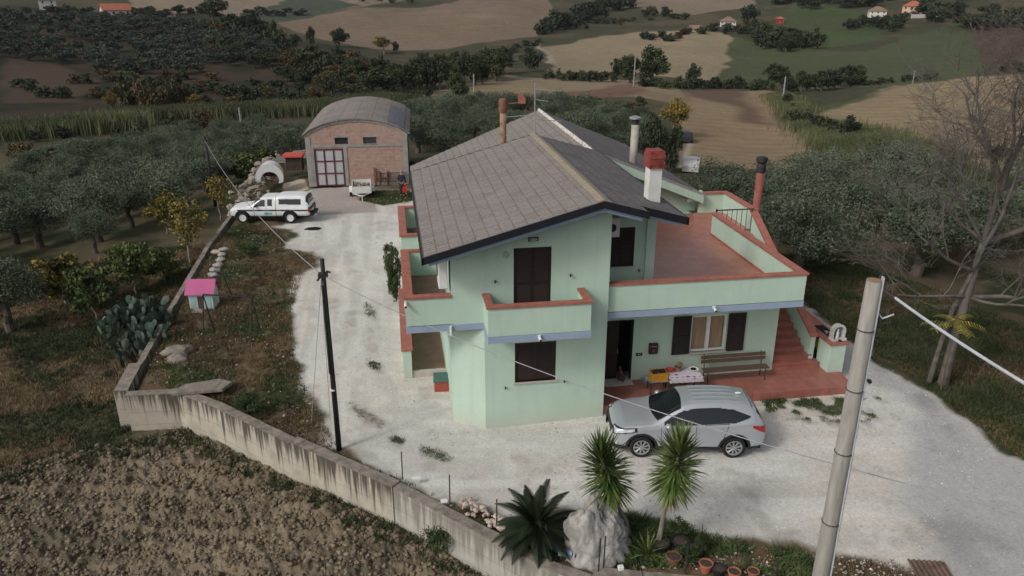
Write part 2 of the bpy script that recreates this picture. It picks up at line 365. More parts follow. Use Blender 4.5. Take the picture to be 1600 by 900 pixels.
# far fields: corner pixels, albedo
FIELDS = [
 ('brown', [(430, 35), (560, 12), (660, 12), (800, -20), (850, -5), (876, 22), (842, 40), (838, 58), (700, 76), (640, 80), (560, 72), (480, 56)], (.180, .132, .092)),
 ('tan', [(180, -60), (700, -60), (650, 0), (550, 12), (430, 33), (400, 30), (330, 20), (210, 20)], (.215, .170, .120)),
 ('green', [(380, 28), (470, -10), (560, 8), (440, 34)], (.060, .075, .052)),
 ('tan2', [(850, 74), (1000, 50), (1100, 48), (1141, 52), (1139, 80), (1115, 128), (1060, 122), (960, 112), (862, 116)], (.240, .190, .125)),
 ('brown2', [(985, -60), (1180, -60), (1180, 12), (1080, 24), (1020, 22), (990, 10)], (.195, .150, .108)),
 ('lawn', [(1141, 55), (1240, 78), (1350, 80), (1515, 28), (1560, 100), (1430, 132), (1120, 127), (1137, 80)], (.068, .080, .040)),
 ('lawn2', [(1240, 0), (1360, 20), (1380, 60), (1240, 80), (1190, 60)], (.060, .080, .034)),
 ('rust', [(1512, 32), (1700, 42), (1700, 108), (1545, 104)], (.085, .052, .038)),
 ('hill field', [(1272, 178), (1340, 155), (1430, 131), (1500, 122), (1600, 116), (2000, 110), (2000, 320), (1500, 262), (1400, 226), (1300, 200)], (.245, .188, .116)),
 ('mid field', [(1062, 142), (1205, 140), (1215, 172), (1290, 217), (1430, 282), (1240, 262), (1080, 255), (1072, 195)], (.235, .172, .108)),
 ('strip', [(640, 152), (800, 118), (900, 126), (990, 124), (1062, 140), (1068, 165), (980, 152), (850, 158), (700, 168)], (.215, .168, .108)),
 ('strip2', [(200, 214), (330, 190), (480, 176), (480, 192), (350, 206), (250, 226)], (.080, .064, .046)),
 ('green strip', [(1275, 168), (1400, 137), (1440, 130), (1345, 158), (1285, 180)], (.070, .085, .036)),
 ('slope soil2', [(0, 90), (90, 100), (160, 130), (120, 160), (0, 160)], (.066, .046, .033)),
 ('russet', [(0, 265), (60, 268), (60, 292), (0, 300)], (.11, .07, .045)),
 ('lane', [(842, 68), (847, 68), (868, 99), (859, 99)], (.30, .27, .20)),
 ('centre strip', [(860, 150), (1000, 130), (990, 150), (900, 158)], (.16, .095, .065)),
]
FIELDS = [(n, tpoly(p), c) for n, p, c in FIELDS]

# polar sheet centred under the drone: the same picture-sized mesh cell near and far
NA, NR = 940, 800
_az = np.linspace(R(-46) + CYAW, R(46) + CYAW, NA)
_r = np.concatenate([[4.0], np.exp(np.linspace(math.log(9.0), math.log(899), NR - 1))])
AZ, RR_ = np.meshgrid(_az, _r)
X = (np.sin(AZ) * RR_).ravel(); Y = (np.cos(AZ) * RR_).ravel(); Rr = RR_.ravel()
Z = Zg(X, Y)
# warped coordinates give ragged borders
wx = X + (fbm(X, Y, 0.9, 4, 11) - 0.5) * 1.3; wy = Y + (fbm(X, Y, 0.9, 4, 12) - 0.5) * 1.3
fx = X + (fbm(X, Y, 0.06, 4, 13) - 0.5) * 8; fy = Y + (fbm(X, Y, 0.06, 4, 14) - 0.5) * 8
near = Rr < 75
plat = inpoly(X, Y, PLATEAU) & near
g1 = fbm(X, Y, 0.5, 5, 21); g2 = fbm(X, Y, 2.2, 4, 22); g3 = fbm(X, Y, 8.0, 3, 23); g4 = fbm(X, Y, 0.07, 4, 24)
def mixc(a, b, t): return a * (1 - t[:, None]) + np.array(b)[None, :] * t[:, None]
C = np.tile(np.array([.060, .058, .034]), (len(X), 1))
# rough hillside: grass, dry weeds, bare soil in patches
C = mixc(C, (.105, .080, .050), sstep(0.48, 0.62, g4) * 0.75)
C = mixc(C, (.035, .045, .022), sstep(0.55, 0.68, g1) * 0.6)
cls = np.zeros(len(X), np.int8)
far = Rr > 62
# scrub-covered left hillside: darker plants, reddish bare soil in patches
HILL = tpoly([(-400, 200), (-400, 10), (0, 8), (330, 24), (420, 48), (520, 70), (600, 98), (650, 122), (640, 150), (560, 166), (300, 178), (0, 200)])
hm = polymask(fx, fy, HILL, 3.0) * far
hc = mixc(np.tile(np.array([.026, .029, .016]), (len(X), 1)), (.050, .037, .025), sstep(.45, .60, fbm(X, Y, .045, 5, 26)))
hc = hc * (0.7 + 0.6 * fbm(X, Y, .25, 4, 27))[:, None]
C = C * (1 - hm[:, None]) + hc * hm[:, None]
for n, pl, c in FIELDS:
    m = polymask(fx, fy, pl, 1.2) * far
    cc = np.array(c)
    lines = 0.95 + 0.10 * fbm(X * 0.25 + Y * 0.05, Y * 0.02, 1.0, 3, 31)
    ang = R(hash(n) % 180 if False else (sum(map(ord, n)) * 37) % 180); fur = np.sin((X * math.cos(ang) + Y * math.sin(ang) + (g1 - .5) * 1.5 + fbm(X, Y, 0.02, 2, 33) * 14) * 2 * math.pi / 3.4)
    big = 0.80 + 0.38 * fbm(X, Y, 0.018, 4, 32) + 0.26 * (g1 - 0.5) + 0.30 * (g2 - 0.5) + 0.065 * fur
    C = C * (1 - m[:, None]) + (cc[None, :] * (big * lines)[:, None]) * m[:, None]
    cls[m > 0.5] = 5
m = polymask(fx, fy, DARKB, 2.0) * far; C = mixc(C, (.115, .078, .055), m * 0.95)
for T in (TRACK1, TRACK2):
    m = polymask(X, Y, T, 0.5) * far; C = mixc(C, (.36, .32, .26), m); cls[m > 0.5] = 4
# left slope outside the wall
out = near & ~plat
ro = out.astype(float) * (1 - sstep(55, 75, Rr))
base = mixc(np.tile(np.array([.080, .072, .040]), (len(X), 1)), (.040, .054, .022), sstep(0.45, 0.6, g1))
base = mixc(base, (.115, .092, .058), sstep(0.52, 0.66, fbm(X, Y, 0.28, 4, 25)) * 0.6)
C = C * (1 - ro[:, None]) + base * ro[:, None]
# garden strip between wall and gravel, grove floor on the right
rp = plat.astype(float) * (1 - sstep(60, 75, Rr))
gd = mixc(np.tile(np.array([.052, .058, .026]), (len(X), 1)), (.125, .085, .052), sstep(0.42, 0.58, g1 + 0.25 * (g2 - 0.5)))
gd = mixc(gd, (.150, .125, .085), sstep(0.62, 0.72, g2) * 0.6)
gr = mixc(np.tile(np.array([.040, .046, .022]), (len(X), 1)), (.100, .078, .050), sstep(0.40, 0.54, g1))
right = sstep(9.5, 13, X)[:, None]
C = C * (1 - rp[:, None]) + (gd * (1 - right) + gr * right) * rp[:, None]
# ploughed field
mp_ = polymask(wx, wy, PLOUGH, 0.7) * out * (1 - sstep(40, 60, Rr))
pc = mixc(np.tile(np.array([.200, .157, .108]), (len(X), 1)), (.150, .118, .080), sstep(0.40, 0.66, g1 * 0.5 + g2 * 0.5))
pc = mixc(pc, (.062, .062, .040), sstep(0.56, 0.68, fbm(X, Y, 0.45, 5, 41)) * 0.7)
C = C * (1 - mp_[:, None]) + pc * mp_[:, None]
cls[mp_ > 0.5] = 3
# gravel, road
mg = polymask(wx, wy, GRAVEL, 0.22) * plat
mg *= 1 - polymask(wx, wy, PATCH, 0.35) * sstep(0.38, 0.58, g2 * 0.7 + g1 * 0.3) * 0.9
for I in ISLES: mg *= 1 - polymask(X + (wx - X) * 0.35, Y + (wy - Y) * 0.35, I, 0.30) * sstep(0.42, 0.62, g2) * .75
gc = mixc(np.tile(np.array([.570, .550, .512]), (len(X), 1)), (.500, .476, .436), sstep(0.45, 0.68, g1))
gc = mixc(gc, (.60, .53, .44), sstep(0.50, 0.66, fbm(X, Y, 0.22, 4, 42)) * 0.5)
for off in (1.15, 2.75):   # faint wheel ruts following the left drive and the front of the house
    dr = dist_polyline(X + (g1 - .5) * .5, Y + (g2 - .5) * .2, [(-4.2 + off, 50), (-4.6 + off, 40), (-4.8 + off, 32), (-4.0 + off, 26), (-1.6 + off * .8, 21.5 - off * .5), (2.0, 19.2 - off), (6.0, 17.6 - off), (12, 16.5 - off), (16, 14 - off)])
    gc = mixc(gc, (.50, .475, .44), (1 - sstep(.12, .50, dr)) * .55)
wl = sstep(1.0, -2.0, X)
st = fbm(X * 2.4, Y * .22, 1, 4, 45) * wl + fbm(X * .22 + Y * .1, Y * 2.4 + X * .3, 1, 4, 46) * (1 - wl)
gc = mixc(gc, (.47, .445, .405), sstep(.50, .66, st) * .55)
gc = mixc(gc, (.66, .64, .60), sstep(.48, .34, st) * .5)
gc = gc * (0.92 + 0.16 * g3)[:, None] * (0.96 + 0.08 * g2)[:, None]
gc = mixc(gc, (.64, .62, .58), sstep(0.60, 0.75, g2) * 0.5)
dk = sstep(0.66, 0.76, fbm(X, Y, 1.1, 5, 43)) * 0.28; gc = mixc(gc, (.22, .19, .15), dk)
C = C * (1 - mg[:, None]) + gc * mg[:, None]
cls[mg > 0.5] = 1
mr = polymask(X + (wx - X) * 0.9, Y + (wy - Y) * 0.9, ROAD, 0.5) * plat * mg
rc = mixc(np.tile(np.array([.420, .405, .400]), (len(X), 1)), (.320, .305, .300), sstep(0.4, 0.65, g1))
rc = mixc(rc, (.46, .44, .41), sstep(0.55, 0.7, fbm(X, Y, 0.6, 5, 44)) * 0.6) * (0.9 + 0.2 * g3)[:, None]
C = C * (1 - mr[:, None]) + rc * mr[:, None]
cls[mr > 0.5] = 2
for P_, c_ in ((PAD, (.36, .315, .285)), (PAD2, (.42, .37, .29))):
    m = polymask(X, Y, P_, 0.08) * near; C = C * (1 - m[:, None]) + (np.array(c_)[None] * (0.85 + 0.3 * g1)[:, None]) * m[:, None]; cls[m > 0.5] = 6
m = polymask(wx, wy, DRYG, 0.4) * near * sstep(0.40, 0.55, g1); C = mixc(C, (.085, .090, .045), m * 0.8)
C = np.clip(C, 0.005, 0.9)
# relief
clod = fbm(X, Y, 3.2, 5, 51); rid = 1 - np.abs(2 * fbm(X, Y, 1.1, 4, 52) - 1)
Z = Z + mp_ * ((clod - 0.5) * 0.22 + (fbm(X, Y, 5.5, 3, 54) - .5) * .26 + (rid - 0.6) * 0.12 + np.maximum(fbm(X, Y, 9.0, 2, 53) - 0.5, 0) * 0.16 + 0.03 * np.sin((Y + X * .25 + (g1 - .5) * .8) * 2 * math.pi / .75))
rough = near * (1 - mg) * (1 - mp_)
Z = Z + rough * ((g2 - 0.5) * 0.12 + (g1 - 0.5) * 0.10) * sstep(0, 1.0, dist_polyline(X, Y, EDGE))
Z = Z + mg * ((g1 - 0.5) * 0.03 + (g3 - 0.5) * 0.015) * near
house_flat = polymask(X, Y, [(1.0, 20.6), (15.4, 20.6), (15.4, 43), (0.6, 43)], 0.3) * near
Z = Z * (1 - house_flat) + (0.12 * sstep(2.4, 6.5, X) - 0.01) * house_flat

idx = np.arange(NA * NR).reshape(NR, NA)
quads = np.stack([idx[:-1, :-1], idx[1:, :-1], idx[1:, 1:], idx[:-1, 1:]], -1).reshape(-1, 4)[:, ::-1]
fc = cls[quads[:, 0]]
gm, gnt, gp = newmat('terrain'); N = gnt.nodes.new; L = gnt.links.new
ga = N('ShaderNodeAttribute'); ga.attribute_name = 'col'
gtc = N('ShaderNodeTexCoord'); gn = N('ShaderNodeTexNoise'); gn.inputs['Scale'].default_value = 14; gn.inputs['Detail'].default_value = 7; gn.inputs['Roughness'].default_value = 0.7; L(gtc.outputs['Object'], gn.inputs[0])
gmr = N('ShaderNodeMapRange'); gmr.inputs[1].default_value = 0.3; gmr.inputs[2].default_value = 0.7; gmr.inputs[3].default_value = 0.80; gmr.inputs[4].default_value = 1.20; L(gn.outputs[0], gmr.inputs[0])
gx = N('ShaderNodeMixRGB'); gx.blend_type = 'MULTIPLY'; gx.inputs[0].default_value = 1; L(ga.outputs['Color'], gx.inputs[1]); L(gmr.outputs[0], gx.inputs[2]); L(gx.outputs[0], gp.inputs['Base Color'])
gp.inputs['Roughness'].default_value = 0.95; gp.inputs['Specular IOR Level'].default_value = 0.1
gb = N('ShaderNodeBump'); gb.inputs['Strength'].default_value = 0.35; gb.inputs['Distance'].default_value = 0.03; L(gn.outputs[0], gb.inputs['Height']); L(gb.outputs[0], gp.inputs['Normal'])
V3 = np.stack([X, Y, Z], 1)
for k, (nm, lab, ct) in {0: ('ground', 'rough grass and soil covering the plateau, slopes and valley', 'ground'), 1: ('gravel_yard', 'white gravel yard wrapping round the green house', 'gravel yard'),
        2: ('road', 'worn grey asphalt drive along the right side of the yard', 'road'), 3: ('ploughed_field', 'cloddy ploughed soil below the retaining wall', 'field'),
        4: ('dirt_track', 'pale twin wheel track leading into the valley', 'track'), 5: ('hills', 'brown and green farmed hillsides across the valley', 'hills'),
        6: ('concrete_pavement', 'worn concrete apron before and beside the brick garage', 'pavement')}.items():
    q = quads[fc == k]
    if not len(q): continue
    u, inv = np.unique(q, return_inverse=True)
    me = np_mesh(nm, V3[u], inv.reshape(-1, 4), True); cattr(me, 'col', C[u]); o = link_mesh(nm, me, gm)
    tag(o, lab, ct, None, 'structure')
# ================================================================== HOUSE
M = {}
def greenmat():
    m, nt, p = newmat('green render'); N = nt.nodes.new; L = nt.links.new
    p.inputs['Roughness'].default_value = .88; p.inputs['Specular IOR Level'].default_value = .15
    g = N('ShaderNodeNewGeometry'); sx = N('ShaderNodeSeparateXYZ'); L(g.outputs['Position'], sx.inputs[0])
    n0 = N('ShaderNodeTexNoise'); n0.inputs['Scale'].default_value = .7; n0.inputs['Detail'].default_value = 8; n0.inputs['Roughness'].default_value = .65; L(g.outputs['Position'], n0.inputs[0])
    r0 = N('ShaderNodeValToRGB'); e = r0.color_ramp.elements; e[0].position = .32; e[0].color = (.440, .575, .475, 1); e[1].position = .68; e[1].color = (.505, .640, .535, 1); L(n0.outputs[0], r0.inputs[0])
    mp = N('ShaderNodeMapping'); mp.inputs['Scale'].default_value = (5, 5, .28); L(g.outputs['Position'], mp.inputs[0])
    n1 = N('ShaderNodeTexNoise'); n1.inputs['Scale'].default_value = 1; n1.inputs['Detail'].default_value = 6; L(mp.outputs[0], n1.inputs[0])
    r1 = N('ShaderNodeValToRGB'); r1.color_ramp.elements[0].position = .52; r1.color_ramp.elements[1].position = .74; r1.color_ramp.elements[1].color = (.20,) * 3 + (1,); L(n1.outputs[0], r1.inputs[0])
    m1 = N('ShaderNodeMixRGB'); m1.inputs[2].default_value = (.33, .40, .33, 1); L(r1.outputs[0], m1.inputs[0]); L(r0.outputs[0], m1.inputs[1])
    mr = N('ShaderNodeMapRange'); mr.inputs[1].default_value = .0; mr.inputs[2].default_value = .75; mr.inputs[3].default_value = .38; mr.inputs[4].default_value = -.22; L(sx.outputs[2], mr.inputs[0])
    ad = N('ShaderNodeMath'); ad.use_clamp = True; L(mr.outputs[0], ad.inputs[0]); 
    n2 = N('ShaderNodeTexNoise'); n2.inputs['Scale'].default_value = 3; n2.inputs['Detail'].default_value = 6; L(g.outputs['Position'], n2.inputs[0]); sb = N('ShaderNodeMath'); sb.operation = 'MULTIPLY'; sb.inputs[1].default_value = .45; L(n2.outputs[0], sb.inputs[0]); L(sb.outputs[0], ad.inputs[1])
    m2 = N('ShaderNodeMixRGB'); m2.inputs[2].default_value = (.46, .45, .36, 1); L(ad.outputs[0], m2.inputs[0]); L(m1.outputs[0], m2.inputs[1]); L(m2.outputs[0], p.inputs['Base Color'])
    n3 = N('ShaderNodeTexNoise'); n3.inputs['Scale'].default_value = 60; L(g.outputs['Position'], n3.inputs[0]); b = N('ShaderNodeBump'); b.inputs['Strength'].default_value = .12; b.inputs['Distance'].default_value = .02; L(n3.outputs[0], b.inputs['Height']); L(b.outputs[0], p.inputs['Normal'])
    return m
M['green'] = greenmat()
M['coping'] = mat('red coping', (.365, .135, .100), 0.6, 0.18, 5, 0.1, 60, dirt=(.20, .08, .06), dscale=3)
M['blue'] = mat('blue trim', (.300, .375, .490), 0.7, 0.08, 2)
M['dark'] = mat('black flashing', (.016, .017, .022), 0.5, 0.2, 4)
M['shutter'] = mat('dark brown shutter', (.030, .018, .016), 0.55, 0.2, 3, stretch=(1, 1, 12))
M['black'] = mat('black and room shade', (.006, .006, .007), 0.8, 0.1, 2)
M['white'] = mat('white paint', (.72, .72, .70), 0.6, 0.05, 3)
M['whitewash'] = mat('whitewashed plaster', (.66, .66, .63), 0.85, 0.06, 3, dirt=(.42, .40, .36), dscale=2)
M['stone'] = mat('sill stone', (.46, .43, .38), 0.7, 0.1, 4)
M['tile'] = brickmat('terrace tiles', (.450, .175, .120), (.360, .130, .090), (.200, .095, .075), .33, .33, .008, 'xy', 0.32, 0.15, 0.0, blotch=(.43, .20, .145), bscale=0.9, bamt=0.6, spec=0.5, noisev=0.12, fine=3)
M['tilestep'] = brickmat('porch tiles', (.360, .130, .095), (.310, .110, .082), (.170, .08, .065), .30, .30, .008, 'xy', 0.35, 0.15, 0.0, blotch=(.20, .08, .065), bscale=1.2, bamt=0.6, spec=0.5, noisev=0.15, fine=4)
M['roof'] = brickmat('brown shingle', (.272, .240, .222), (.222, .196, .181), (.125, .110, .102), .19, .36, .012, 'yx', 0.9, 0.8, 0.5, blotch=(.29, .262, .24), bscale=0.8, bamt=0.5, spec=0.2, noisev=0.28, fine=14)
M['roofshade'] = brickmat('shaded shingle', (.180, .165, .164), (.140, .130, .131), (.075, .070, .072), .19, .36, .012, 'yx', 0.9, 0.8, 0.5, blotch=(.085, .078, .082), bscale=1.0, bamt=0.6, spec=0.2, noisev=0.30, fine=14)  # darker shingle copy: shade of the right-facing slopes put into the colour
M['ridge'] = mat('ridge strip', (.30, .25, .19), 0.9, 0.15, 6, dirt=(.16, .13, .11), dscale=4)
M['ridgew'] = mat('mortared ridge tiles', (.64, .60, .55), 0.9, 0.3, 8, dirt=(.14, .11, .10), dscale=5, damt=0.8)
M['metal'] = mat('dull steel', (.42, .42, .42), 0.45, 0.15, 6, metal=0.6)
M['iron'] = mat('dark iron', (.035, .033, .035), 0.6, 0.2, 6)
M['rust'] = mat('rusty pipe', (.19, .085, .055), 0.85, 0.3, 5, 0.2, 40, dirt=(.32, .22, .15), dscale=3)
M['glass'] = mat('window glass', (.03, .035, .04), 0.08, 0.1, 1, spec=0.6)
M['curtain'] = mat('tan curtain', (.33, .235, .150), 0.9, 0.3, 4, stretch=(14, 1, .4))
M['wood'] = mat('weathered wood', (.105, .070, .048), 0.8, 0.25, 4, stretch=(2, 2, 14))
M['brown floor'] = mat('brown floor tiles', (.22, .135, .10), 0.6, 0.15, 3)

hx, hy = 5.0, 26.0
house = empty('house', (hx, hy, 0.0), 'pale green two-storey house with brown shingle roof and red-tiled terrace', 'house')
def hb(mb, name, m, parent=house, **k): return mb.build(name, M[m] if isinstance(m, str) else m, parent, world=True, **k)
def wall_y(mb, x0, x1, z0, z1, y, th, holes=()):
    """wall whose outer face lies at y (thickness away from the camera) with rectangular openings (x0,x1,z0,z1)"""
    xs = sorted({x0, x1, *[h[0] for h in holes], *[h[1] for h in holes]}); zs = sorted({z0, z1, *[h[2] for h in holes], *[h[3] for h in holes]})
    V = []; F = []
    def quad(a, b, c, d): n = len(V); V.extend([a, b, c, d]); F.append((n, n + 1, n + 2, n + 3))
    def solid(i, j):
        if i < 0 or j < 0 or i >= len(xs) - 1 or j >= len(zs) - 1: return False
        cx, cz = (xs[i] + xs[i + 1]) / 2, (zs[j] + zs[j + 1]) / 2
        return not any(h[0] < cx < h[1] and h[2] < cz < h[3] for h in holes)
    for i in range(len(xs) - 1):
        for j in range(len(zs) - 1):
            if not solid(i, j): continue
            a, b, c, d = xs[i], xs[i + 1], zs[j], zs[j + 1]
            quad((a, y, c), (b, y, c), (b, y, d), (a, y, d)); quad((a, y + th, c), (a, y + th, d), (b, y + th, d), (b, y + th, c))
            if not solid(i - 1, j): quad((a, y, c), (a, y, d), (a, y + th, d), (a, y + th, c))
            if not solid(i + 1, j): quad((b, y, c), (b, y + th, c), (b, y + th, d), (b, y, d))
            if not solid(i, j - 1): quad((a, y, c), (a, y + th, c), (b, y + th, c), (b, y, c))
            if not solid(i, j + 1): quad((a, y, d), (b, y, d), (b, y + th, d), (a, y + th, d))
    mb.add(V, F)

SB, ST, PT = 3.45, 3.65, 4.55      # slab bottom, slab top, parapet top
FY = 20.8                          # front wall plane
WY = 22.5                          # recessed front wall plane
# openings
UD = (3.28, 4.40, ST, 5.90)        # upper balcony door
LW = (3.32, 4.60, 1.55, 2.88)      # lower window
FD = (6.62, 7.60, 0.42, 2.66)      # front door
RW = (9.60, 10.88, 1.30, 2.64)     # white window
UW = (6.55, 7.45, 4.55, 5.85)      # upper right window
mb = MB()
wall_y(mb, 2.40, 6.17, -0.3, SB, FY, .28, [LW])
wall_y(mb, 1.45, 6.17, SB, 5.98, FY, .28, [UD])
mb.prism_y([(1.45, 5.98), (6.17, 5.98), (6.17, 7.08), (5.67, 7.22), (1.45, 6.055)], FY, FY + .28)
mb.prism([(1.45, 21.5), (2.40, 20.8), (2.45, 21.08), (1.75, 21.65)], -0.3, SB - .002)
mb.box(1.45, 1.73, 21.55, 31.0, -0.3, SB - .003); mb.box(1.45, 1.73, FY + .28, 31.0, SB, 6.0)
mb.box(5.89, 6.17, FY + .28, WY + .28, -0.3, 6.9)
wall_y(mb, 6.17, 12.72, 0.0, SB, WY, .28, [FD, RW])
wall_y(mb, 6.17, 7.85, ST, 6.72, WY, .28, [UW])
mb.box(7.80, 8.10, WY - .12, WY + .28, ST, 6.60)
mb.box(7.82, 8.10, WY + .28, 31.0, ST, 6.58)
mb.box(12.44, 12.72, WY + .28, 31.8, 0.0, SB)
mb.box(1.45, 8.10, 30.72, 31.0, -0.3, 6.0)
mb.box(1.73, 12.44, 21.9, 30.7, SB - .02, SB + .15)
# lower rear wing
wall_y(mb, 8.10, 13.2, ST, 4.42, 31.7, .28)
mb.prism_y([(8.10, 4.42), (13.2, 4.42), (8.2, 6.42), (8.1, 6.40)], 31.7, 31.98)
mb.box(1.0, 1.28, 31.0, 42.6, -0.3, 3.4); mb.box(12.92, 13.2, 31.98, 42.6, -.3, 4.35); mb.box(1.0, 13.2, 42.32, 42.6, -.3, 3.4)
mb.prism_y([(1.28, 3.4), (12.92, 3.4), (12.92, 4.4), (8.2, 6.35)], 42.32, 42.6)
mb.box(8.1, 12.9, 30.9, 31.7, ST - .35, ST - .02)
hb(mb, 'wall', 'green')
# near-black panels behind the openings: the rooms' shade put into colour
mb = MB()
for a, b, c, d, y in ((3.0, 5.0, ST, 6.0, 21.6), (3.0, 5.0, 1.2, 3.2, 21.6), (6.4, 7.8, .3, 3.0, 23.4), (9.3, 11.2, 1, 3, 23.3), (6.3, 7.8, 4.2, 6, 23.3)): mb = MB(); mb.box(a, b, y, y + .05, c, d); hb(mb, 'room_shade_panel', 'black')

# roofs -----------------------------------------------------------
def slope_roof(mb, xr, zr, xe, ze, y0, y1, th=.10, step=.36, lap=.022):
    """shingle courses running along Y, each a shallow wedge lapping the one below"""
    n = int(round(math.hypot(xe - xr, ze - zr) / step)); s = 1 if xe > xr else -1
    for i in range(n):
        t0, t1 = i / n, (i + 1) / n
        xa, xb = xr + (xe - xr) * t0, xr + (xe - xr) * t1; za, zb = zr + (ze - zr) * t0, zr + (ze - zr) * t1
        poly = [(xa, za), (xb, zb + lap), (xb, zb - th), (xa, za - th)]
        if s > 0: poly = poly[::-1]
        mb.prism_y(poly, y0, y1)
RX, RZ = 5.67, 7.40
ml = (7.40 - 6.02) / 5.02
mb = MB(); slope_roof(mb, RX, RZ, .66, 6.02, 19.92, 30.75); hb(mb, 'roof', 'roof')
mb = MB(); slope_roof(mb, RX, RZ, 6.95, 7.04, 19.92, 30.75); slope_roof(mb, 6.95, 7.04, 8.32, 6.66, 20.52, 30.75, step=.36); hb(mb, 'roof', 'roofshade')
mb = MB(); mb.prism_y([(5.50, 7.385), (5.67, 7.43), (5.86, 7.375), (5.86, 7.40), (5.67, 7.47), (5.50, 7.415)][::-1], 19.90, 30.76); hb(mb, 'ridge_cap', 'ridge')
mr_ = .405; QX, QZ = 8.20, 6.60
mb = MB(); slope_roof(mb, QX, QZ, .90, QZ - mr_ * 7.3, 31.05, 43.0); hb(mb, 'roof', 'roof')
mb = MB(); slope_roof(mb, QX, QZ, 13.30, QZ - mr_ * 5.1, 31.05, 43.0); hb(mb, 'roof', 'roofshade')
mb = MB(); rr = random.Random(4)
y = 31.1
while y < 42.9:
    mb.tube([(QX, y, QZ - .02 + rr.uniform(0, .02)), (QX + rr.uniform(-.02, .02), y + .40, QZ + .01)], [.11, .085], 8); y += .37
hb(mb, 'ridge_cap', 'ridgew')
def strip(mb, x0, z0, x1, z1, y0, y1, up, dn):
    poly = [(x0, z0 + up), (x1, z1 + up), (x1, z1 - dn), (x0, z0 - dn)]
    if x1 > x0: poly = poly[::-1]
    mb.prism_y(poly, y0, y1)
# black edge flashing, then the blue soffit board beneath it
mb = MB()
strip(mb, RX, RZ, .62, 6.01, 19.86, 19.915, .035, .17); strip(mb, RX, RZ, 6.97, 7.04, 19.86, 19.915, .035, .17)
strip(mb, 6.90, 7.055, 8.36, 6.65, 20.46, 20.515, .035, .19)
mb.box(.60, .655, 19.86, 30.78, 5.84, 6.045); mb.box(8.325, 8.38, 20.46, 30.78, 6.47, 6.68)
mb.box(6.955, 6.985, 19.92, 20.46, 6.88, 7.03)
strip(mb, RX, RZ, .62, 6.01, 30.755, 30.80, .02, .2)
hb(mb, 'fascia', 'dark')
mb = MB()
strip(mb, RX, RZ - .14, .80, 6.06 - .14, 19.98, 20.05, 0, .16); strip(mb, RX, RZ - .14, 6.80, 7.09 - .14, 19.98, 20.05, 0, .16)
strip(mb, RX, RZ - .13, 1.0, 6.11 - .13, 20.05, 20.80, 0, .05); strip(mb, RX, RZ - .13, 6.80, 7.09 - .13, 20.05, 20.80, 0, .05)
strip(mb, 6.85, 7.07 - .16, 8.2, 6.69 - .16, 20.60, 20.67, 0, .14); strip(mb, 6.85, 7.07 - .15, 8.2, 6.69 - .15, 20.67, 30.6, 0, .05)
hb(mb, 'soffit', 'blue')
mb = MB()
strip(mb, QX, QZ - .0, 13.30, QZ - mr_ * 5.1 - .0, 30.93, 31.045, .045, .03)
hb(mb, 'roof_edge', 'metal')
mb = MB()
strip(mb, QX, QZ - .035, 13.25, QZ - mr_ * 5.05 - .035, 30.95, 31.30, 0, .36); strip(mb, QX, QZ - .36, 12.5, QZ - mr_ * 4.3 - .36, 31.35, 31.70, 0, .05)
mb.box(12.6, 13.15, 31.12, 31.69, 4.22, 4.36)
hb(mb, 'cornice', 'green')

# balconies ---------------------------------------------------------
def parapet(name, walls, caps, slab=None, band=None, floor=None, fm='brown floor'):
    if slab:
        mb = MB(); [mb.box(*s) for s in slab]; hb(mb, 'balcony_slab', 'green')
    p = MB(); [p.box(*w_) for w_ in walls]; o = hb(p, name, 'green')
    c = MB(); [c.box(*w_) for w_ in caps]; c.build('coping', M['coping'], o, world=False) if False else None
    cm = c.mesh('coping', (hx, hy, 0)); link_mesh('coping', cm, M['coping'], o)
    if band:
        b = MB(); [b.box(*w_) for w_ in band]; link_mesh('band', b.mesh('band', (hx, hy, 0)), M['blue'], o)
    if floor:
        b = MB(); [b.box(*w_) for w_ in floor]; hb(b, 'floor', fm)
    return o
B0, B1, BY = 2.38, 5.36, 19.72
parapet('balcony_parapet', [(B0, B1, BY, BY + .12, ST, PT - .05), (B0, B0 + .12, BY + .12, FY, ST, PT - .05), (B1 - .12, B1, BY + .12, FY, ST, PT - .05)],
  [(B0 - .04, B1 + .04, BY - .04, BY + .17, PT - .05, PT + .02), (B0 - .04, B0 + .17, BY + .17, FY - .003, PT - .05, PT + .018), (B1 - .17, B1 + .04, BY + .17, FY - .003, PT - .05, PT + .018)],
  slab=[(B0 + .02, B1 - .02, BY + .02, FY - .002, SB, ST)], band=[(B0 - .012, B1 + .012, BY - .012, BY + .018, SB - .02, ST - .02), (B0 - .012, B0 + .018, BY + .018, FY - .004, SB - .02, ST - .02), (B1 - .018, B1 + .012, BY + .018, FY - .004, SB - .02, ST - .02)])
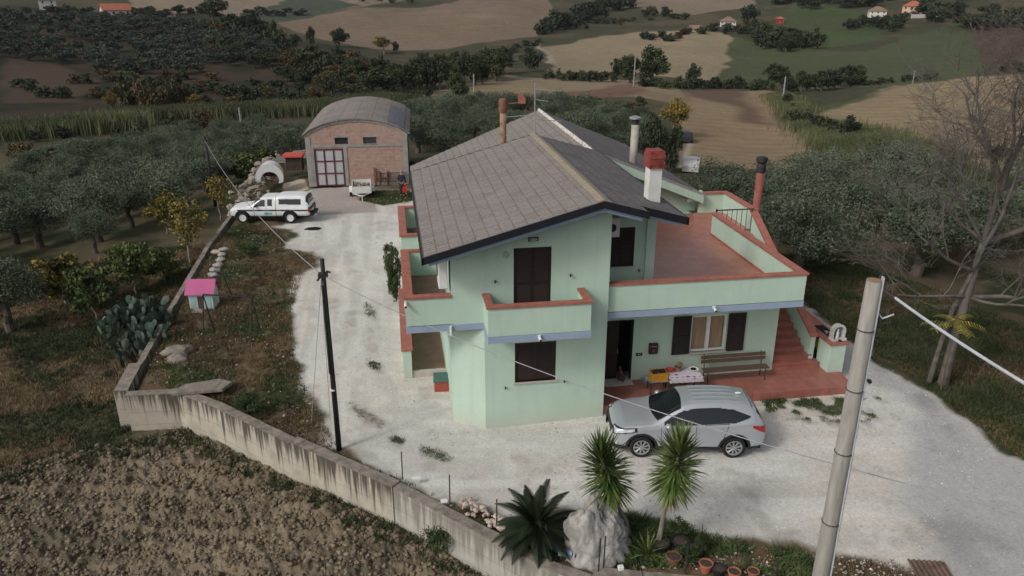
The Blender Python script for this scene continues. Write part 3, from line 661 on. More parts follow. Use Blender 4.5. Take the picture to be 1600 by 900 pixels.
# left loggia balcony, flush with the front wall
parapet('balcony_parapet', [(.12, 1.448, FY + .003, FY + .15, ST, PT - .05), (.12, .26, FY + .15, 25.2, ST, PT - .05), (.26, 1.45, 25.08, 25.2, ST, PT - .05)],
  [(.06, 1.45, FY - .04, FY + .19, PT - .05, PT + .02), (.06, .34, FY + .19, 25.06, PT - .05, PT + .018), (.06, 1.45, 25.06, 25.26, PT - .05, PT + .022)],
  slab=[(.12, 2.40, FY + .003, 25.2, SB, ST - .03)], band=[(.10, 2.41, FY - .015, FY + .002, SB - .02, ST - .02), (.10, .119, FY + .002, 25.2, SB - .02, ST - .02)],
  floor=[(.27, 1.44, FY + .16, 25.07, ST - .03, ST + .01)])
parapet('balcony_parapet', [(.12, 1.448, 26.95, 27.1, ST, PT - .05), (.12, .26, 27.1, 31.0, ST, PT - .05), (.26, 1.45, 30.85, 31.0, ST, PT - .05)],
  [(.06, 1.45, 26.9, 27.14, PT - .05, PT + .02), (.06, .34, 27.14, 30.8, PT - .05, PT + .018), (.06, 1.45, 30.8, 31.05, PT - .05, PT + .022)],
  slab=[(.12, 1.45, 26.95, 31.0, SB, ST - .03)], band=[(.10, 1.45, 26.93, 26.949, SB - .02, ST - .02)], floor=[(.27, 1.44, 27.11, 30.84, ST - .03, ST + .01)])
# ground-floor veranda wall with its broad coping
parapet('veranda_wall', [(-.05, .25, 24.55, 30.5, -.2, 1.08), (.25, 1.45, 28.3, 28.45, -.2, 2.3)], [(-.10, .30, 24.50, 30.5, 1.08, 1.15)],
  floor=[(.26, 1.44, 24.75, 28.29, -.1, .14)])
mb = MB(); mb.box(.26, 1.44, 24.6, 24.74, -.1, .22); hb(mb, 'veranda_step', 'stone')
# terrace
TX = 12.62
TYF = 20.96
o = parapet('terrace_parapet', [(6.172, TX, TYF, TYF + .16, ST, PT - .05), (TX - .16, TX, TYF + .16, 28.1, ST, PT - .05)],
  [(6.172, TX + .05, TYF - .04, TYF + .20, PT - .05, PT + .02), (TX - .22, TX + .05, TYF + .20, 28.15, PT - .05, PT + .018)],
  band=[(6.172, TX + .014, TYF - .014, TYF + .02, SB - .02, ST - .02), (TX - .01, TX + .014, TYF + .02, 22.4, SB - .02, ST - .02)])
mb = MB(); mb.box(6.172, TX - .005, TYF + .005, 31.69, SB, ST - .03); mb.box(TX, 14.45, 28.2, 31.4, SB, ST - .03); hb(mb, 'terrace_slab', 'green')
mb = MB(); mb.box(8.10, TX - .16, TYF + .16, 31.69, ST - .03, ST + .012); mb.box(6.18, 8.10, TYF + .16, WY - .002, ST - .03, ST + .010); mb.box(TX - .16, 14.3, 28.2, 31.25, ST - .03, ST + .011); hb(mb, 'terrace_floor', 'tile')
mb = MB(); mb.box(TX - .19, TX - .163, TYF + .17, 28.1, ST + .013, ST + .085); mb.box(8.12, TX - .2, TYF + .163, TYF + .19, ST + .013, ST + .085); hb(mb, 'skirting', 'coping')
parapet('terrace_parapet', [(13.3, 14.45, 31.25, 31.4, ST, PT - .05), (14.30, 14.45, 28.3, 31.25, ST, PT - .05), (13.2, 13.3, 31.25, 31.4, ST, PT + .1)],
  [(13.3, 14.50, 31.2, 31.45, PT - .05, PT + .02), (14.25, 14.52, 28.3, 31.2, PT - .05, PT + .018)])
mb = MB()
for k in range(8): mb.tube([(12.7 + k * .21, 28.2, ST + .02), (12.7 + k * .21, 28.2, PT + .05)], .012, 6)
mb.box(12.66, 14.25, 28.18, 28.22, PT + .05, PT + .09); mb.box(12.66, 14.25, 28.185, 28.215, ST + .08, ST + .11)
mb.box(12.64, 12.69, 28.17, 28.23, ST, PT + .12)
hb(mb, 'railing', 'iron')
# stairs up to the terrace
mb = MB(); n = 19; y0, y1, z0, z1 = 22.45, 28.2, .42, ST
for k in range(n):
    ya = y0 + (y1 - y0) * k / n; zt = z0 + (z1 - z0) * (k + 1) / n
    x1 = 14.16 + (.55 if k == 0 else (.25 if k == 1 else 0)) * 0.55
    mb.box(12.725, x1, ya, ya + (y1 - y0) / n + .02, max(0, zt - .9), zt)
    mb.box(12.725, x1 + .0, ya - .025, ya + .0, zt - .035, zt + .002)
hb(mb, 'staircase', 'tilestep')
mb = MB()
mb.prism_x([(22.75, -.2), (28.3, -.2), (28.3, PT - .05), (22.75, 1.48)], 14.20, 14.38)
o = hb(mb, 'stair_parapet', 'green')
mb = MB(); mb.prism_x([(22.70, 1.45), (28.34, PT - .05), (28.34, PT + .02), (22.70, 1.53)], 14.14, 14.44)
link_mesh('coping', mb.mesh('coping', (hx, hy, 0)), M['coping'], o)
# porch
mb = MB(); mb.prism([(6.175, 20.95), (14.72, 20.95), (14.95, 21.35), (15.1, 22.6), (15.1, 23.4), (12.7, 23.4), (12.7, 22.5), (6.175, 22.5)], -.05, .40)
hb(mb, 'porch_floor', 'tilestep', bevel=.01)
mb = MB(); mb.box(6.62, 7.60, 22.15, 22.5, .40, .445); hb(mb, 'doorstep', 'stone')
# outdoor counter wall with red top, beside the stairs
mb = MB(); mb.box(14.52, 15.08, 21.98, 22.75, -.1, 1.45); mb.box(14.92, 15.08, 22.75, 28, -.1, 1.45)
o = hb(mb, 'counter_wall', 'green')
mb = MB(); mb.box(14.46, 15.14, 21.92, 22.95, 1.45, 1.53); mb.box(14.62, 15.14, 22.95, 28.05, 1.45, 1.528)
link_mesh('coping', mb.mesh('coping', (hx, hy, 0)), M['coping'], o)

# doors, windows, shutters --------------------------------------------
def slatted(mb, x0, x1, z0, z1, y, th=.04, fr=.06, slat=.045):
    mb.box(x0, x0 + fr, y, y + th, z0, z1); mb.box(x1 - fr, x1, y, y + th, z0, z1)
    for z in (z0, (z0 + z1) / 2 - fr / 2, z1 - fr): mb.box(x0 + fr, x1 - fr, y + .001, y + th - .001, z, z + fr)
    z = z0 + fr
    while z < z1 - fr - .01:
        mb.add([(x0 + fr, y + .006, z), (x1 - fr, y + .006, z), (x1 - fr, y + .034, z + slat), (x0 + fr, y + .034, z + slat)], [(0, 1, 2, 3)]); z += slat * .92
def shutter_pair(name, h, y, split=.5):
    root = None; x0, x1, z0, z1 = h
    f = MB(); f.box(x0, x0 + .035, y - .02, y + .06, z0, z1); f.box(x1 - .035, x1, y - .02, y + .06, z0, z1); f.box(x0 + .035, x1 - .035, y - .02, y + .06, z1 - .035, z1); f.box(x0 + .035, x1 - .035, y + .02, y + .06, z0, z0 + .03)
    root = hb(f, name, 'shutter')
    xm = x0 + (x1 - x0) * split
    for a, b in ((x0 + .04, xm - .004), (xm + .004, x1 - .04)):
        mb = MB(); slatted(mb, a, b, z0 + .035, z1 - .04, y); link_mesh('shutter', mb.mesh('shutter', (hx, hy, 0)), M['shutter'], root)
    return root
shutter_pair('balcony_door', UD, FY + .06)
shutter_pair('window', LW, FY + .06)
shutter_pair('window', UW, WY + .05)
def part_of(mb, name, m, root): return link_mesh(name, mb.mesh(name, (hx, hy, 0)), M[m], root)
mb = MB(); mb.box(LW[0] - .06, LW[1] + .06, FY - .05, FY + .1, LW[2] - .05, LW[2]); hb(mb, 'sill', 'stone')
mb = MB(); mb.box(UW[0] - .06, UW[1] + .06, WY - .05, WY + .1, UW[2] - .05, UW[2]); hb(mb, 'sill', 'stone')
# front door, standing dark
f = MB(); f.box(6.62, 6.67, WY + .02, WY + .12, .445, 2.66); f.box(7.55, 7.60, WY + .02, WY + .12, .445, 2.66); f.box(6.67, 7.55, WY + .02, WY + .12, 2.60, 2.66)
o = hb(f, 'front_door', 'dark')
mb = MB(); mb.box(6.67, 7.12, WY + .10, WY + .14, .46, 2.59); mb.box(6.72, 7.07, WY + .09, WY + .10, .6, 1.4); mb.box(6.72, 7.07, WY + .09, WY + .10, 1.5, 2.45); part_of(mb, 'door_leaf', 'shutter', o)
mb = MB(); mb.tube([(7.10, WY + .06, 1.40), (7.10, WY + .06, 1.58)], .012, 6); part_of(mb, 'handle', 'metal', o)
# white casement window with open dark shutters
x0, x1, z0, z1 = RW; f = MB()
f.box(x0, x0 + .07, WY + .05, WY + .12, z0, z1); f.box(x1 - .07, x1, WY + .05, WY + .12, z0, z1); f.box(x0 + .07, x1 - .07, WY + .05, WY + .12, z1 - .07, z1); f.box(x0 + .07, x1 - .07, WY + .05, WY + .12, z0, z0 + .07)
xm = (x0 + x1) / 2; f.box(xm - .06, xm + .06, WY + .045, WY + .125, z0 + .07, z1 - .07)
o = hb(f, 'window', 'white')
mb = MB(); mb.box(x0 + .07, x1 - .07, WY + .16, WY + .17, z0 + .05, z1 - .05); part_of(mb, 'curtain', 'curtain', o)
mb = MB(); mb.box(x0 - .08, x1 + .08, WY - .07, WY + .1, z0 - .06, z0); part_of(mb, 'sill', 'stone', o)
for sx, a in ((x0 - .02, -1), (x1 + .02, 1)):
    mb = MB(); xa, xb = (sx - .62, sx) if a < 0 else (sx, sx + .62); slatted(mb, xa, xb, z0 - .03, z1 + .03, WY - .07); part_of(mb, 'shutter', 'shutter', o)

# chimneys and flues --------------------------------------------------
mb = MB(); cx, cy = 7.78, 22.1; mb.box(cx - .19, cx + .19, cy - .22, cy + .22, 6.3, 7.84); o = hb(mb, 'chimney', 'whitewash')
mb = MB()
for k, (w_, z) in enumerate(((.225, 7.84), (.245, 7.94), (.225, 8.04), (.245, 8.14), (.225, 8.24))): mb.box(cx - w_, cx + w_, cy - w_ - .05, cy + w_ + .05, z, z + .095)
mb.box(cx - .21, cx + .21, cy - .25, cy + .25, 8.335, 8.37)
link_mesh('chimney_cap', mb.mesh('chimney_cap', (hx, hy, 0)), mat('red chimney brick', (.23, .048, .040), 0.8, .3, 6, 0.2, 40, dirt=(.36, .20, .10), dscale=4), o)
mb = MB(); mx_, my_ = 10.55, 32.8; mb.tube([(mx_, my_, 5.0), (mx_ + .02, my_, 7.35)], .17, 14); o = hb(mb, 'flue', mat('concrete flue', (.40, .37, .32), .85, .15, 4, dirt=(.2, .18, .15), dscale=3), smooth=True)
mb = MB(); mb.lathe([(.16, 7.35), (.16, 7.55), (.24, 7.56), (.24, 7.63), (.05, 7.70)], mx_, my_, 14); part_of(mb, 'flue_cap', 'iron', o)
mb = MB(); mb.lathe([(.27, 7.60), (.27, 7.66), (.04, 7.74)], mx_, my_, 14); part_of(mb, 'flue_lid', 'metal', o)
mb = MB(); lx, ly = 5.10, 35.5; mb.tube([(lx, ly, 5.0), (lx, ly, 7.75)], .155, 12); o = hb(mb, 'flue', mat('stained flue', (.30, .20, .12), .9, .3, 3, .2, 30, dirt=(.05, .03, .025), dscale=2, damt=.8), smooth=True)
mb = MB(); mb.lathe([(.18, 7.6), (.20, 7.75), (.21, 8.1), (.16, 8.22), (.02, 8.25)], lx, ly, 14); part_of(mb, 'flue_cowl', mat and 'rust', o)
mb = MB(); mb.tube([(lx + .1, ly, 8.0), (lx + .75, ly, 8.02)], .02, 6); mb.prism_y([(lx + .70, 7.98), (lx + 1.06, 7.98), (lx + 1.02, 8.25), (lx + .88, 8.42), (lx + .70, 8.46)][::-1], ly - .01, ly + .01)
part_of(mb, 'cowl_vane', mat and 'coping', o)
mb = MB(); fx_, fy_ = 14.70, 28.9; mb.tube([(fx_, fy_, -.1), (fx_, fy_, 6.3)], .16, 14); o = hb(mb, 'stove_flue', mat('red painted flue', (.26, .085, .065), .7, .2, 3, dirt=(.14, .06, .05), dscale=2), smooth=True)
mb = MB(); mb.lathe([(.18, 5.95), (.19, 6.2), (.16, 6.3), (.23, 6.4), (.23, 6.55), (.10, 6.6)], fx_, fy_, 14); part_of(mb, 'flue_cap', 'iron', o)
# downpipe
mb = MB(); mb.tube([(1.40, 20.74, 3.3), (1.40, 20.74, 3.6)], .04, 8); hb(mb, 'drain_spout', 'white')

# things fixed to the house -------------------------------------------
def ac(name, x, y, z, rz, label, w_=.78, h_=.55, d_=.28):
    t = empty(name, (x, y, z), label, 'air conditioner', None, rz)
    mb = MB(); mb.box(-w_ / 2, w_ / 2, -d_, 0, 0, h_); mb.build('casing', M['white'], t, bevel=.02)
    mb = MB(); rf = min(.2, w_ * .33); mb.lathe([(.0, 0), (rf, 0), (rf, .015), (rf * .85, .015)], 0, 0, 18); g = mb.mesh('fan_grille')
    for v in g.vertices: v.co = (v.co[0] - w_ * .12, -d_ - v.co[2] - .002, v.co[1] + h_ / 2)
    link_mesh('fan_grille', g, M['iron'], t)
    for q in (-w_ / 2 + .1, w_ / 2 - .14): mb = MB(); mb.box(q, q + .04, -d_, .0, -.04, -.0); mb.build('bracket', M['iron'], t)
ac('air_conditioner', 1.36, 21.25, 4.72, R(-90), 'tall white air conditioner on the side wall over the left balcony', .7, .95, .26)
ac('air_conditioner', 6.66, WY, 5.62, 0, 'small white air conditioner above the dark upstairs window under the eaves', .40, .62, .26)
def wall_lamp(x, y, z, label, rz=0):
    t = empty('wall_lamp', (x, y, z), label, 'lamp', None, rz)
    mb = MB(); mb.box(-.15, .15, -.03, 0, -.06, .06); mb.build('base', M['iron'], t)
    mb = MB(); mb.blob((0, -.03, 0), (.13, .09, .055), 14, 8, 0); mb.build('lens', mat('lamp glass', (.35, .34, .30), .2, .05, 3), t, smooth=True)
wall_lamp(3.85, FY, 6.15, 'oval bulkhead lamp above the balcony door')
mb = MB(); mb.lathe([(.10, 0), (.10, .03), (.07, .05)], 0, 0, 14); g = mb.mesh('wall_siren')
for v in g.vertices: v.co = (v.co[0], -v.co[2], v.co[1])
o = link_mesh('wall_vent', g, mat('vent plastic', (.33, .42, .34), .6, .1, 4)); o.location = (3.05, FY, 5.72); tag(o, 'round greenish wall vent left of the balcony door', 'vent')
def cctv(x, y, z, label, dx=0.0):
    t = empty('security_camera', (x, y, z), label, 'security camera')
    mb = MB(); mb.box(-.04, .04, -.05, 0, -.05, .03); mb.build('mount', M['white'], t)
    mb = MB(); mb.tube([(0, -.05, -.03), (dx, -.20, -.07)], .045, 10); mb.build('camera_body', M['white'], t, smooth=True)
    mb = MB(); mb.tube([(dx, -.20, -.07), (dx * 1.02, -.21, -.072)], .035, 10); mb.build('lens', M['black'], t)
cctv(9.62, TYF - .015, 3.62, 'white security camera on the blue band of the terrace')
cctv(3.85, BY - .015, 3.60, 'white security camera under the middle of the small front balcony')
cctv(.12, FY + .0, 4.42, 'white security camera at the outer corner of the left balcony')
for x, y, z, l in ((2.72, FY, 4.93, 'dark shutter catch on the wall left of the balcony door'), (4.96, FY, 5.00, 'dark shutter catch on the wall right of the balcony door'), (3.02, FY, 1.42, 'dark shutter catch below left of the shuttered ground window'), (4.86, FY, 1.50, 'dark shutter catch below right of the shuttered ground window'), (7.62, WY, 4.40, 'dark shutter catch right of the upstairs window by the terrace')):
    mb = MB(); mb.tube([(x, y, z), (x, y - .07, z)], .012, 6); mb.box(x - .02, x + .02, y - .085, y - .07, z - .05, z + .05); mb.box(x, x + .06, y - .083, y - .072, z - .0, z + .02)
    top_mesh('shutter_catch', mb, M['iron'], l, 'shutter catch', 'shutter catches on the front wall')
t = empty('letterbox', (8.30, WY, 1.38), 'black letterbox mounted between the front door and the white window', 'letterbox')
mb = MB(); mb.box(-.15, .15, -.12, 0, 0, .38); mb.build('box', M['iron'], t, bevel=.015)
mb = MB(); mb.box(-.10, .10, -.128, -.121, .27, .30); mb.build('slot', M['metal'], t)
mb = MB(); mb.box(-.05, .05, -.127, -.121, .08, .18); mb.build('name_plate', mat('faded red plate', (.25, .08, .09), .6), t)
t = empty('house_number', (7.84, WY, 1.30), 'small dark house number plate beside the front door', 'number plate')
mb = MB(); mb.box(-.11, .11, -.015, 0, 0, .11); mb.build('plate', M['iron'], t)
cu = bpy.data.curves.new('digits', 'FONT'); cu.body = '49'; cu.size = .10; cu.extrude = .002; cu.align_x = 'CENTER'
oc = bpy.data.objects.new('digits', cu); COL.objects.link(oc); me = bpy.data.meshes.new_from_object(oc); bpy.data.objects.remove(oc)
o = link_mesh('digits', me, M['stone'], t); o.location = (0, -.018, .02); o.rotation_euler = (R(90), 0, 0)
# antenna
t = empty('tv_antenna', (5.75, 31.0, 6.4), 'grey television antenna mast rising from the roof ridge', 'antenna')
mb = MB(); mb.tube([(0, 0, -.3), (0, 0, 3.0)], .022, 8); mb.build('mast', M['metal'], t)
mb = MB()
for z, a, ln in ((2.75, .35, 1.1), (2.35, .3, .55), (1.75, R(178), 1.3), (1.55, .05, 1.1)):
    c, s_ = math.cos(a), math.sin(a); mb.tube([(0, 0, z), (c * ln, -.5 * s_ * ln, z - .08)], .016, 6)
    for k in range(5 if ln > .6 else 3):
        q = ln * (.3 + .7 * k / 5); mb.tube([(c * q - .0, -.5 * s_ * q - .12, z - .05), (c * q, -.5 * s_ * q + .12, z - .05)], .007, 4)
mb.build('yagi_array', M['metal'], t)
mb = MB(); mb.box(-.07, .07, -.05, .05, .75, .95); mb.build('amplifier', M['iron'], t)
# ================================================================== VEHICLES
M['silver'] = mat('silver paint', (.46, .49, .52), 0.30, 0.02, 1, metal=.45, spec=.5, coat=.5)
M['whitecar'] = mat('white car paint', (.70, .71, .71), 0.35, 0.03, 1, spec=.5, coat=.3, dirt=(.45, .43, .38), dscale=2, damt=.3)
M['carglass'] = mat('tinted glass', (.012, .015, .018), 0.06, 0.05, 1, spec=.6)
M['trim'] = mat('black plastic trim', (.022, .022, .024), 0.6, 0.1, 4)
M['tyre'] = mat('tyre rubber', (.020, .020, .020), 0.85, 0.15, 6)
M['alloy'] = mat('alloy wheel', (.42, .43, .44), 0.4, 0.05, 3, metal=.5)
M['red'] = mat('red lens', (.40, .015, .015), 0.25, 0.1, 4, spec=.6)
M['lens'] = mat('clear lens', (.55, .57, .60), 0.15, 0.25, 8, spec=.7)

def car_body(root, S, wheels, wr_, paint, regions, zsill, seams=(), name='body', arch=.075):
    """S: dict of station tables (x from the nose).  Surface lofted from sill to roof centre line, then split into parts by region."""
    xs = S['x']; Lc = xs[-1]
    def f(k, x): return np.interp(x, xs, S[k])
    nx, ns = 430, 110
    def smooth(a, k):
        ker = np.exp(-0.5 * (np.arange(-2 * k, 2 * k + 1) / k) ** 2); ker /= ker.sum()
        return np.convolve(np.pad(a, 2 * k, 'edge'), ker, 'valid')
    x = Lc * (0.5 - 0.5 * np.cos(np.linspace(0, math.pi, nx))) * .75 + .25 * np.linspace(0, Lc, nx)
    W = {k: smooth(f(k, x), 4) for k in ('w', 'z0', 'zb', 'zt', 'wt')}
    w, z0, zb, zt, wt = W['w'], W['z0'], W['zb'], W['zt'], W['wt']
    P = [(w - .10, z0), (w - .02, z0 + .10), (w + .005, z0 + (zb - z0) * .45), (w + .004, z0 + (zb - z0) * .78), (w - .03, zb), (w * .5 + wt * .5 - .01, zb + (zt - zb) * .5), (wt, zt - (zt - zb) * .10 - .02), (wt * .8, zt - .006), (wt * .4, zt + .008), (wt * 0, zt + .014)]
    P = np.array(P).transpose(2, 0, 1)                 # nx, k, 2
    k = P.shape[1]; s = np.linspace(0, k - 1.0001, ns); i = s.astype(int); t = (s - i)[None, :, None]
    def g(j): return P[:, np.clip(j, 0, k - 1)]
    a, b, c, d = g(i - 1), g(i), g(i + 1), g(i + 2)
    q = 0.5 * (2 * b + (c - a) * t + (2 * a - 5 * b + 4 * c - d) * t ** 2 + (3 * b - a - 3 * c + d) * t ** 3)
    Xg = np.repeat(x[:, None], ns, 1); Yg = q[..., 0]; Zg_ = q[..., 1]
    if 'ribs' in S:
        for ry in S['ribs']: Zg_ = Zg_ + .016 * np.exp(-((Yg - ry) / .03) ** 2) * ((Xg > S['ribx'][0]) & (Xg < S['ribx'][1]))
    both = []
    for sg in (1, -1):
        V = np.stack([S['c'] - Xg, sg * Yg, Zg_], -1).reshape(-1, 3)
        id_ = np.arange(nx * ns).reshape(nx, ns)
        Q = np.stack([id_[:-1, :-1], id_[1:, :-1], id_[1:, 1:], id_[:-1, 1:]], -1).reshape(-1, 4)
        if sg > 0: Q = Q[:, ::-1]
        sc = np.repeat(((s[:-1] + s[1:]) / 2)[None, :], nx - 1, 0).ravel()
        cx = Xg.ravel()[Q].mean(1); cy = Yg.ravel()[Q].mean(1); cz = Zg_.ravel()[Q].mean(1)
        lab = np.full(len(Q), name, dtype=object)
        for nm, fn in regions: lab[fn(cx, cy, cz, sc)] = nm
        for xw in wheels:
            dd = np.hypot(cx - xw, cz - wr_); side = sc < 4.2
            lab[(dd < wr_ + .055 + arch) & side] = 'arch_trimF' if xw < 2 else 'arch_trimB'; lab[(dd < wr_ + .055) & side] = 'hole'
        for fn in seams: lab[fn(cx, cy, cz, sc) & (lab == name)] = 'door_seam'
        for nm in sorted(set(lab)):
            if nm == 'hole': continue
            both.append((nm, sg, V, Q[lab == nm]))
    mats = {name: paint, 'arch_trim': 'trim', 'lower_trim': 'trim', 'door_seam': 'trim', 'windshield': 'carglass', 'side_window': 'carglass', 'rear_window': 'carglass', 'headlight': 'lens', 'tail_light': 'red', 'grille': 'trim', 'fog_light': 'lens', 'lamp_surround': 'trim', 'stripe': 'trim', 'spoiler': paint}
    merged = {}
    for nm, sg, V, Q in both:
        key = nm if nm in (name, 'windshield', 'rear_window', 'grille', 'lower_trim', 'door_seam', 'stripe', 'spoiler') else nm + ('L' if sg > 0 else 'R')
        merged.setdefault(key, []).append((V, Q))
    for key, lst in merged.items():
        nm = 'arch_trim' if key.startswith('arch_trim') else (key[:-1] if key[-1] in 'LR' and key[:-1] in mats else key)
        Vs, Qs, o = [], [], 0
        for V, Q in lst:
            u, inv = np.unique(Q, return_inverse=True); Vs.append(V[u]); Qs.append(inv.reshape(-1, 4) + o); o += len(u)
        Vc = np.concatenate(Vs)
        if nm in ('arch_trim', 'lower_trim', 'headlight', 'tail_light', 'grille', 'stripe', 'spoiler'): Vc = Vc * np.array([1.003, 1.006, 1.0])
        me = np_mesh(nm, Vc, np.concatenate(Qs), True); link_mesh(nm, me, M[mats[nm]], root)
    # end caps, floor and wheel housings, all dark
    mb = MB(); c = S['c']
    mb.box(c - Lc + .12, c - .12, -S['w'][3] + .13, S['w'][3] - .13, zsill, zsill + .05)
    for xw in wheels:
        for sg in (1, -1): mb.box(c - xw - wr_ - .05, c - xw + wr_ + .05, sg * (max(S['w']) - .36) - .01, sg * (max(S['w']) - .36) + .01, zsill, wr_ * 2 + .10)
    mb.box(c - Lc + .1, c - .15, -.5, .5, zsill + .05, .75)
    mb.build('underbody', M['trim'], root)
def make_wheel(root, x, y, r, wid, spokes, rimr, sg, rim='alloy'):
    t = MB(); n = 28
    prof = [(rimr, -wid / 2 + .01), (r - .03, -wid / 2), (r, -wid / 2 + .03), (r, wid / 2 - .03), (r - .03, wid / 2), (rimr, wid / 2 - .01), (rimr - .01, 0)]
    t.lathe(prof, n=n); me = t.mesh('wheel')
    for v in me.vertices: v.co = (v.co[0], v.co[2], v.co[1])
    o = link_mesh('wheel', me, M['tyre'], root, True); o.location = (x, y, r)
    t = MB()
    t.lathe([(rimr + .005, sg * (wid / 2 + .002)), (rimr - .02, sg * (wid / 2 + .004)), (rimr - .03, sg * (wid / 2 - .03))] if sg > 0 else [(rimr - .03, sg * (wid / 2 - .03)), (rimr - .02, sg * (wid / 2 + .004)), (rimr + .005, sg * (wid / 2 + .002))], n=n)
    t.f = t.f[:-2]
    t.lathe([(.06, sg * (wid / 2 - .04)), (.05, sg * (wid / 2 + .002)), (.01, sg * (wid / 2 + .004))], n=12)
    if spokes:
        for k in range(spokes):
            a = 2 * math.pi * k / spokes
            for da in (-.09, .09):
                p0 = (math.cos(a + da * .5) * .05, math.sin(a + da * .5) * .05, sg * (wid / 2 - .005)); p1 = (math.cos(a + da) * (rimr - .01), math.sin(a + da) * (rimr - .01), sg * (wid / 2 - .004))
                t.tube([p0, p1], [.016, .013], 5)
    else:
        t.lathe([(rimr - .03, sg * (wid / 2 - .03)), (.10, sg * (wid / 2 - .05)), (.07, sg * (wid / 2 - .02))], n=n)
    me = t.mesh('rim')
    for v in me.vertices: v.co = (v.co[0], v.co[2], v.co[1])
    link_mesh('rim', me, M[rim], o)
    t = MB(); t.lathe([(rimr - .02, sg * (wid / 2 - .06)), (.02, sg * (wid / 2 - .06) + .001)], n=18); me = t.mesh('brake_disc')
    for v in me.vertices: v.co = (v.co[0], v.co[2], v.co[1])
    link_mesh('brake_disc', me, M['trim'], o)

# silver SUV ---------------------------------------------------------------
pF = onz(998, 712, .12); pR = onz(1146, 713, .12); dv = (pF - pR)[:2]; dv /= np.linalg.norm(dv)
mid = (pF + pR)[:2] / 2 + np.array([dv[1], -dv[0]]) * .80
suv = empty('parked_car', (mid[0], mid[1], .12), 'silver SUV parked on the gravel in front of the porch', 'car', None, math.atan2(dv[1], dv[0]))
Ssuv = dict(c=.88 + 1.335,
 x=[0, .05, .16, .40, .80, 1.15, 1.40, 1.75, 2.05, 2.40, 2.90, 3.40, 3.80, 4.05, 4.22, 4.36, 4.43, 4.475],
 w=[.60, .72, .82, .885, .915, .92, .92, .925, .925, .925, .925, .925, .92, .90, .87, .82, .76, .66],
 z0=[.34, .24, .22, .22, .24, .26, .26, .26, .26, .26, .26, .26, .26, .26, .28, .30, .34, .42],
 zb=[.66, .76, .82, .90, .955, .985, 1.0, 1.02, 1.035, 1.05, 1.075, 1.11, 1.15, 1.15, 1.12, 1.06, .98, .80],
 zt=[.74, .84, .92, 1.00, 1.06, 1.10, 1.22, 1.42, 1.57, 1.635, 1.655, 1.645, 1.60, 1.555, 1.40, 1.16, 1.03, .86],
 wt=[.45, .58, .66, .74, .78, .78, .74, .68, .64, .62, .61, .60, .59, .58, .60, .64, .62, .52],
 ribs=(.0, .22, .44), ribx=(2.35, 3.65))
def z_in(lo, hi): return lambda X, Z: (Z > lo(X)) & (Z < hi(X))
def suv_side(x, y, z, s):
    top = np.interp(x, [1.40, 1.75, 2.05, 2.5, 3.0, 3.5, 3.75], [1.08, 1.30, 1.44, 1.515, 1.53, 1.48, 1.40]); bot = np.interp(x, [1.45, 3.2, 3.55, 3.98], [1.05, 1.10, 1.16, 1.30])
    e = np.interp(x, [3.75, 3.98], [1.40, 1.32]); top = np.where(x > 3.75, e, top)
    return (s > 3.9) & (s < 6.2) & (x > 1.50) & (x < 3.97) & (z > bot) & (z < top)
regs = [
 ('lower_trim', lambda x, y, z, s: (z < .40) & (s < 2.2)),
 ('windshield', lambda x, y, z, s: (s > 6.12) & (x > 1.20 + (y / .7) ** 2 * .10) & (x < 2.05 + (y / .6) ** 2 * -.06)),
 ('rear_window', lambda x, y, z, s: (s > 5.6) & (x > 4.16) & (x < 4.37) & (z > 1.10)),
 ('side_window', suv_side),
 ('grille', lambda x, y, z, s: (x < .13) & (z > .40) & (z < .84) & (y < .58)),
 ('lamp_surround', lambda x, y, z, s: (x > .05) & (x < .74) & (z < .885 + x * .12) & (z > .70 + x * .20) & (y > .48)),
 ('headlight', lambda x, y, z, s: (x > .10) & (x < .66) & (z < .86 + x * .12) & (z > .73 + x * .20) & (y > .52)),
 ('tail_light', lambda x, y, z, s: (x > 4.02) & (x < 4.46) & (z < 1.08 - (x - 4.02) * .12) & (z > 1.02 - (x - 4.02) * .55) & (y > .48)),
 ('fog_light', lambda x, y, z, s: (x > .03) & (x < .16) & (z > .42) & (z < .52) & (y > .60)),
]
seams = [lambda x, y, z, s: (np.abs(x - 1.42) < .008) & (z < 1.02) & (z > .42) & (s < 4.2), lambda x, y, z, s: (np.abs(x - 2.42) < .008) & (z < 1.06) & (z > .42) & (s < 4.2), lambda x, y, z, s: (np.abs(x - 3.28 - (z - .9) * .3) < .009) & (z < 1.1) & (z > .62) & (s < 4.2),
         lambda x, y, z, s: (np.abs(s - 4.25) < .06) & (x > .2) & (x < 1.35), lambda x, y, z, s: (np.abs(x - 4.02) < .012) & (s > 6)]
car_body(suv, Ssuv, (.88, 3.55), .345, 'silver', regs, .26, seams)
for xw in (1.335, -1.335):
    for sg in (1, -1): make_wheel(suv, xw, sg * .80, .345, .22, 9, .235, sg)
for sg in (1, -1):
    mb = MB(); mb.blob((.62, sg * 1.0, 1.10), (.09, .11, .085), 12, 8, 0); mb.build('mirror', M['silver'], suv, smooth=True)
    for xh in (-.02, -.98):
        mb = MB(); mb.tube([(xh + .09, sg * .935, .93), (xh - .09, sg * .935, .935)], .013, 6); mb.build('door_handle', M['silver'], suv)
    mb = MB(); mb.tube([(.70, sg * .915, 1.045), (-.2, sg * .90, 1.085), (-1.2, sg * .885, 1.15)], .008, 5); mb.build('window_strip', M['alloy'], suv)
mb = MB(); mb.box(2.165, 2.185, -.40, .40, .60, .615); mb.box(2.165, 2.185, -.40, .40, .67, .685); mb.blob((2.19, 0, .72), (.012, .07, .045), 12, 6, 0); mb.build('grille_bar', M['alloy'], suv)
mb = MB(); mb.box(2.19, 2.20, -.26, .26, .42, .53); mb.build('number_plate', M['white'], suv)
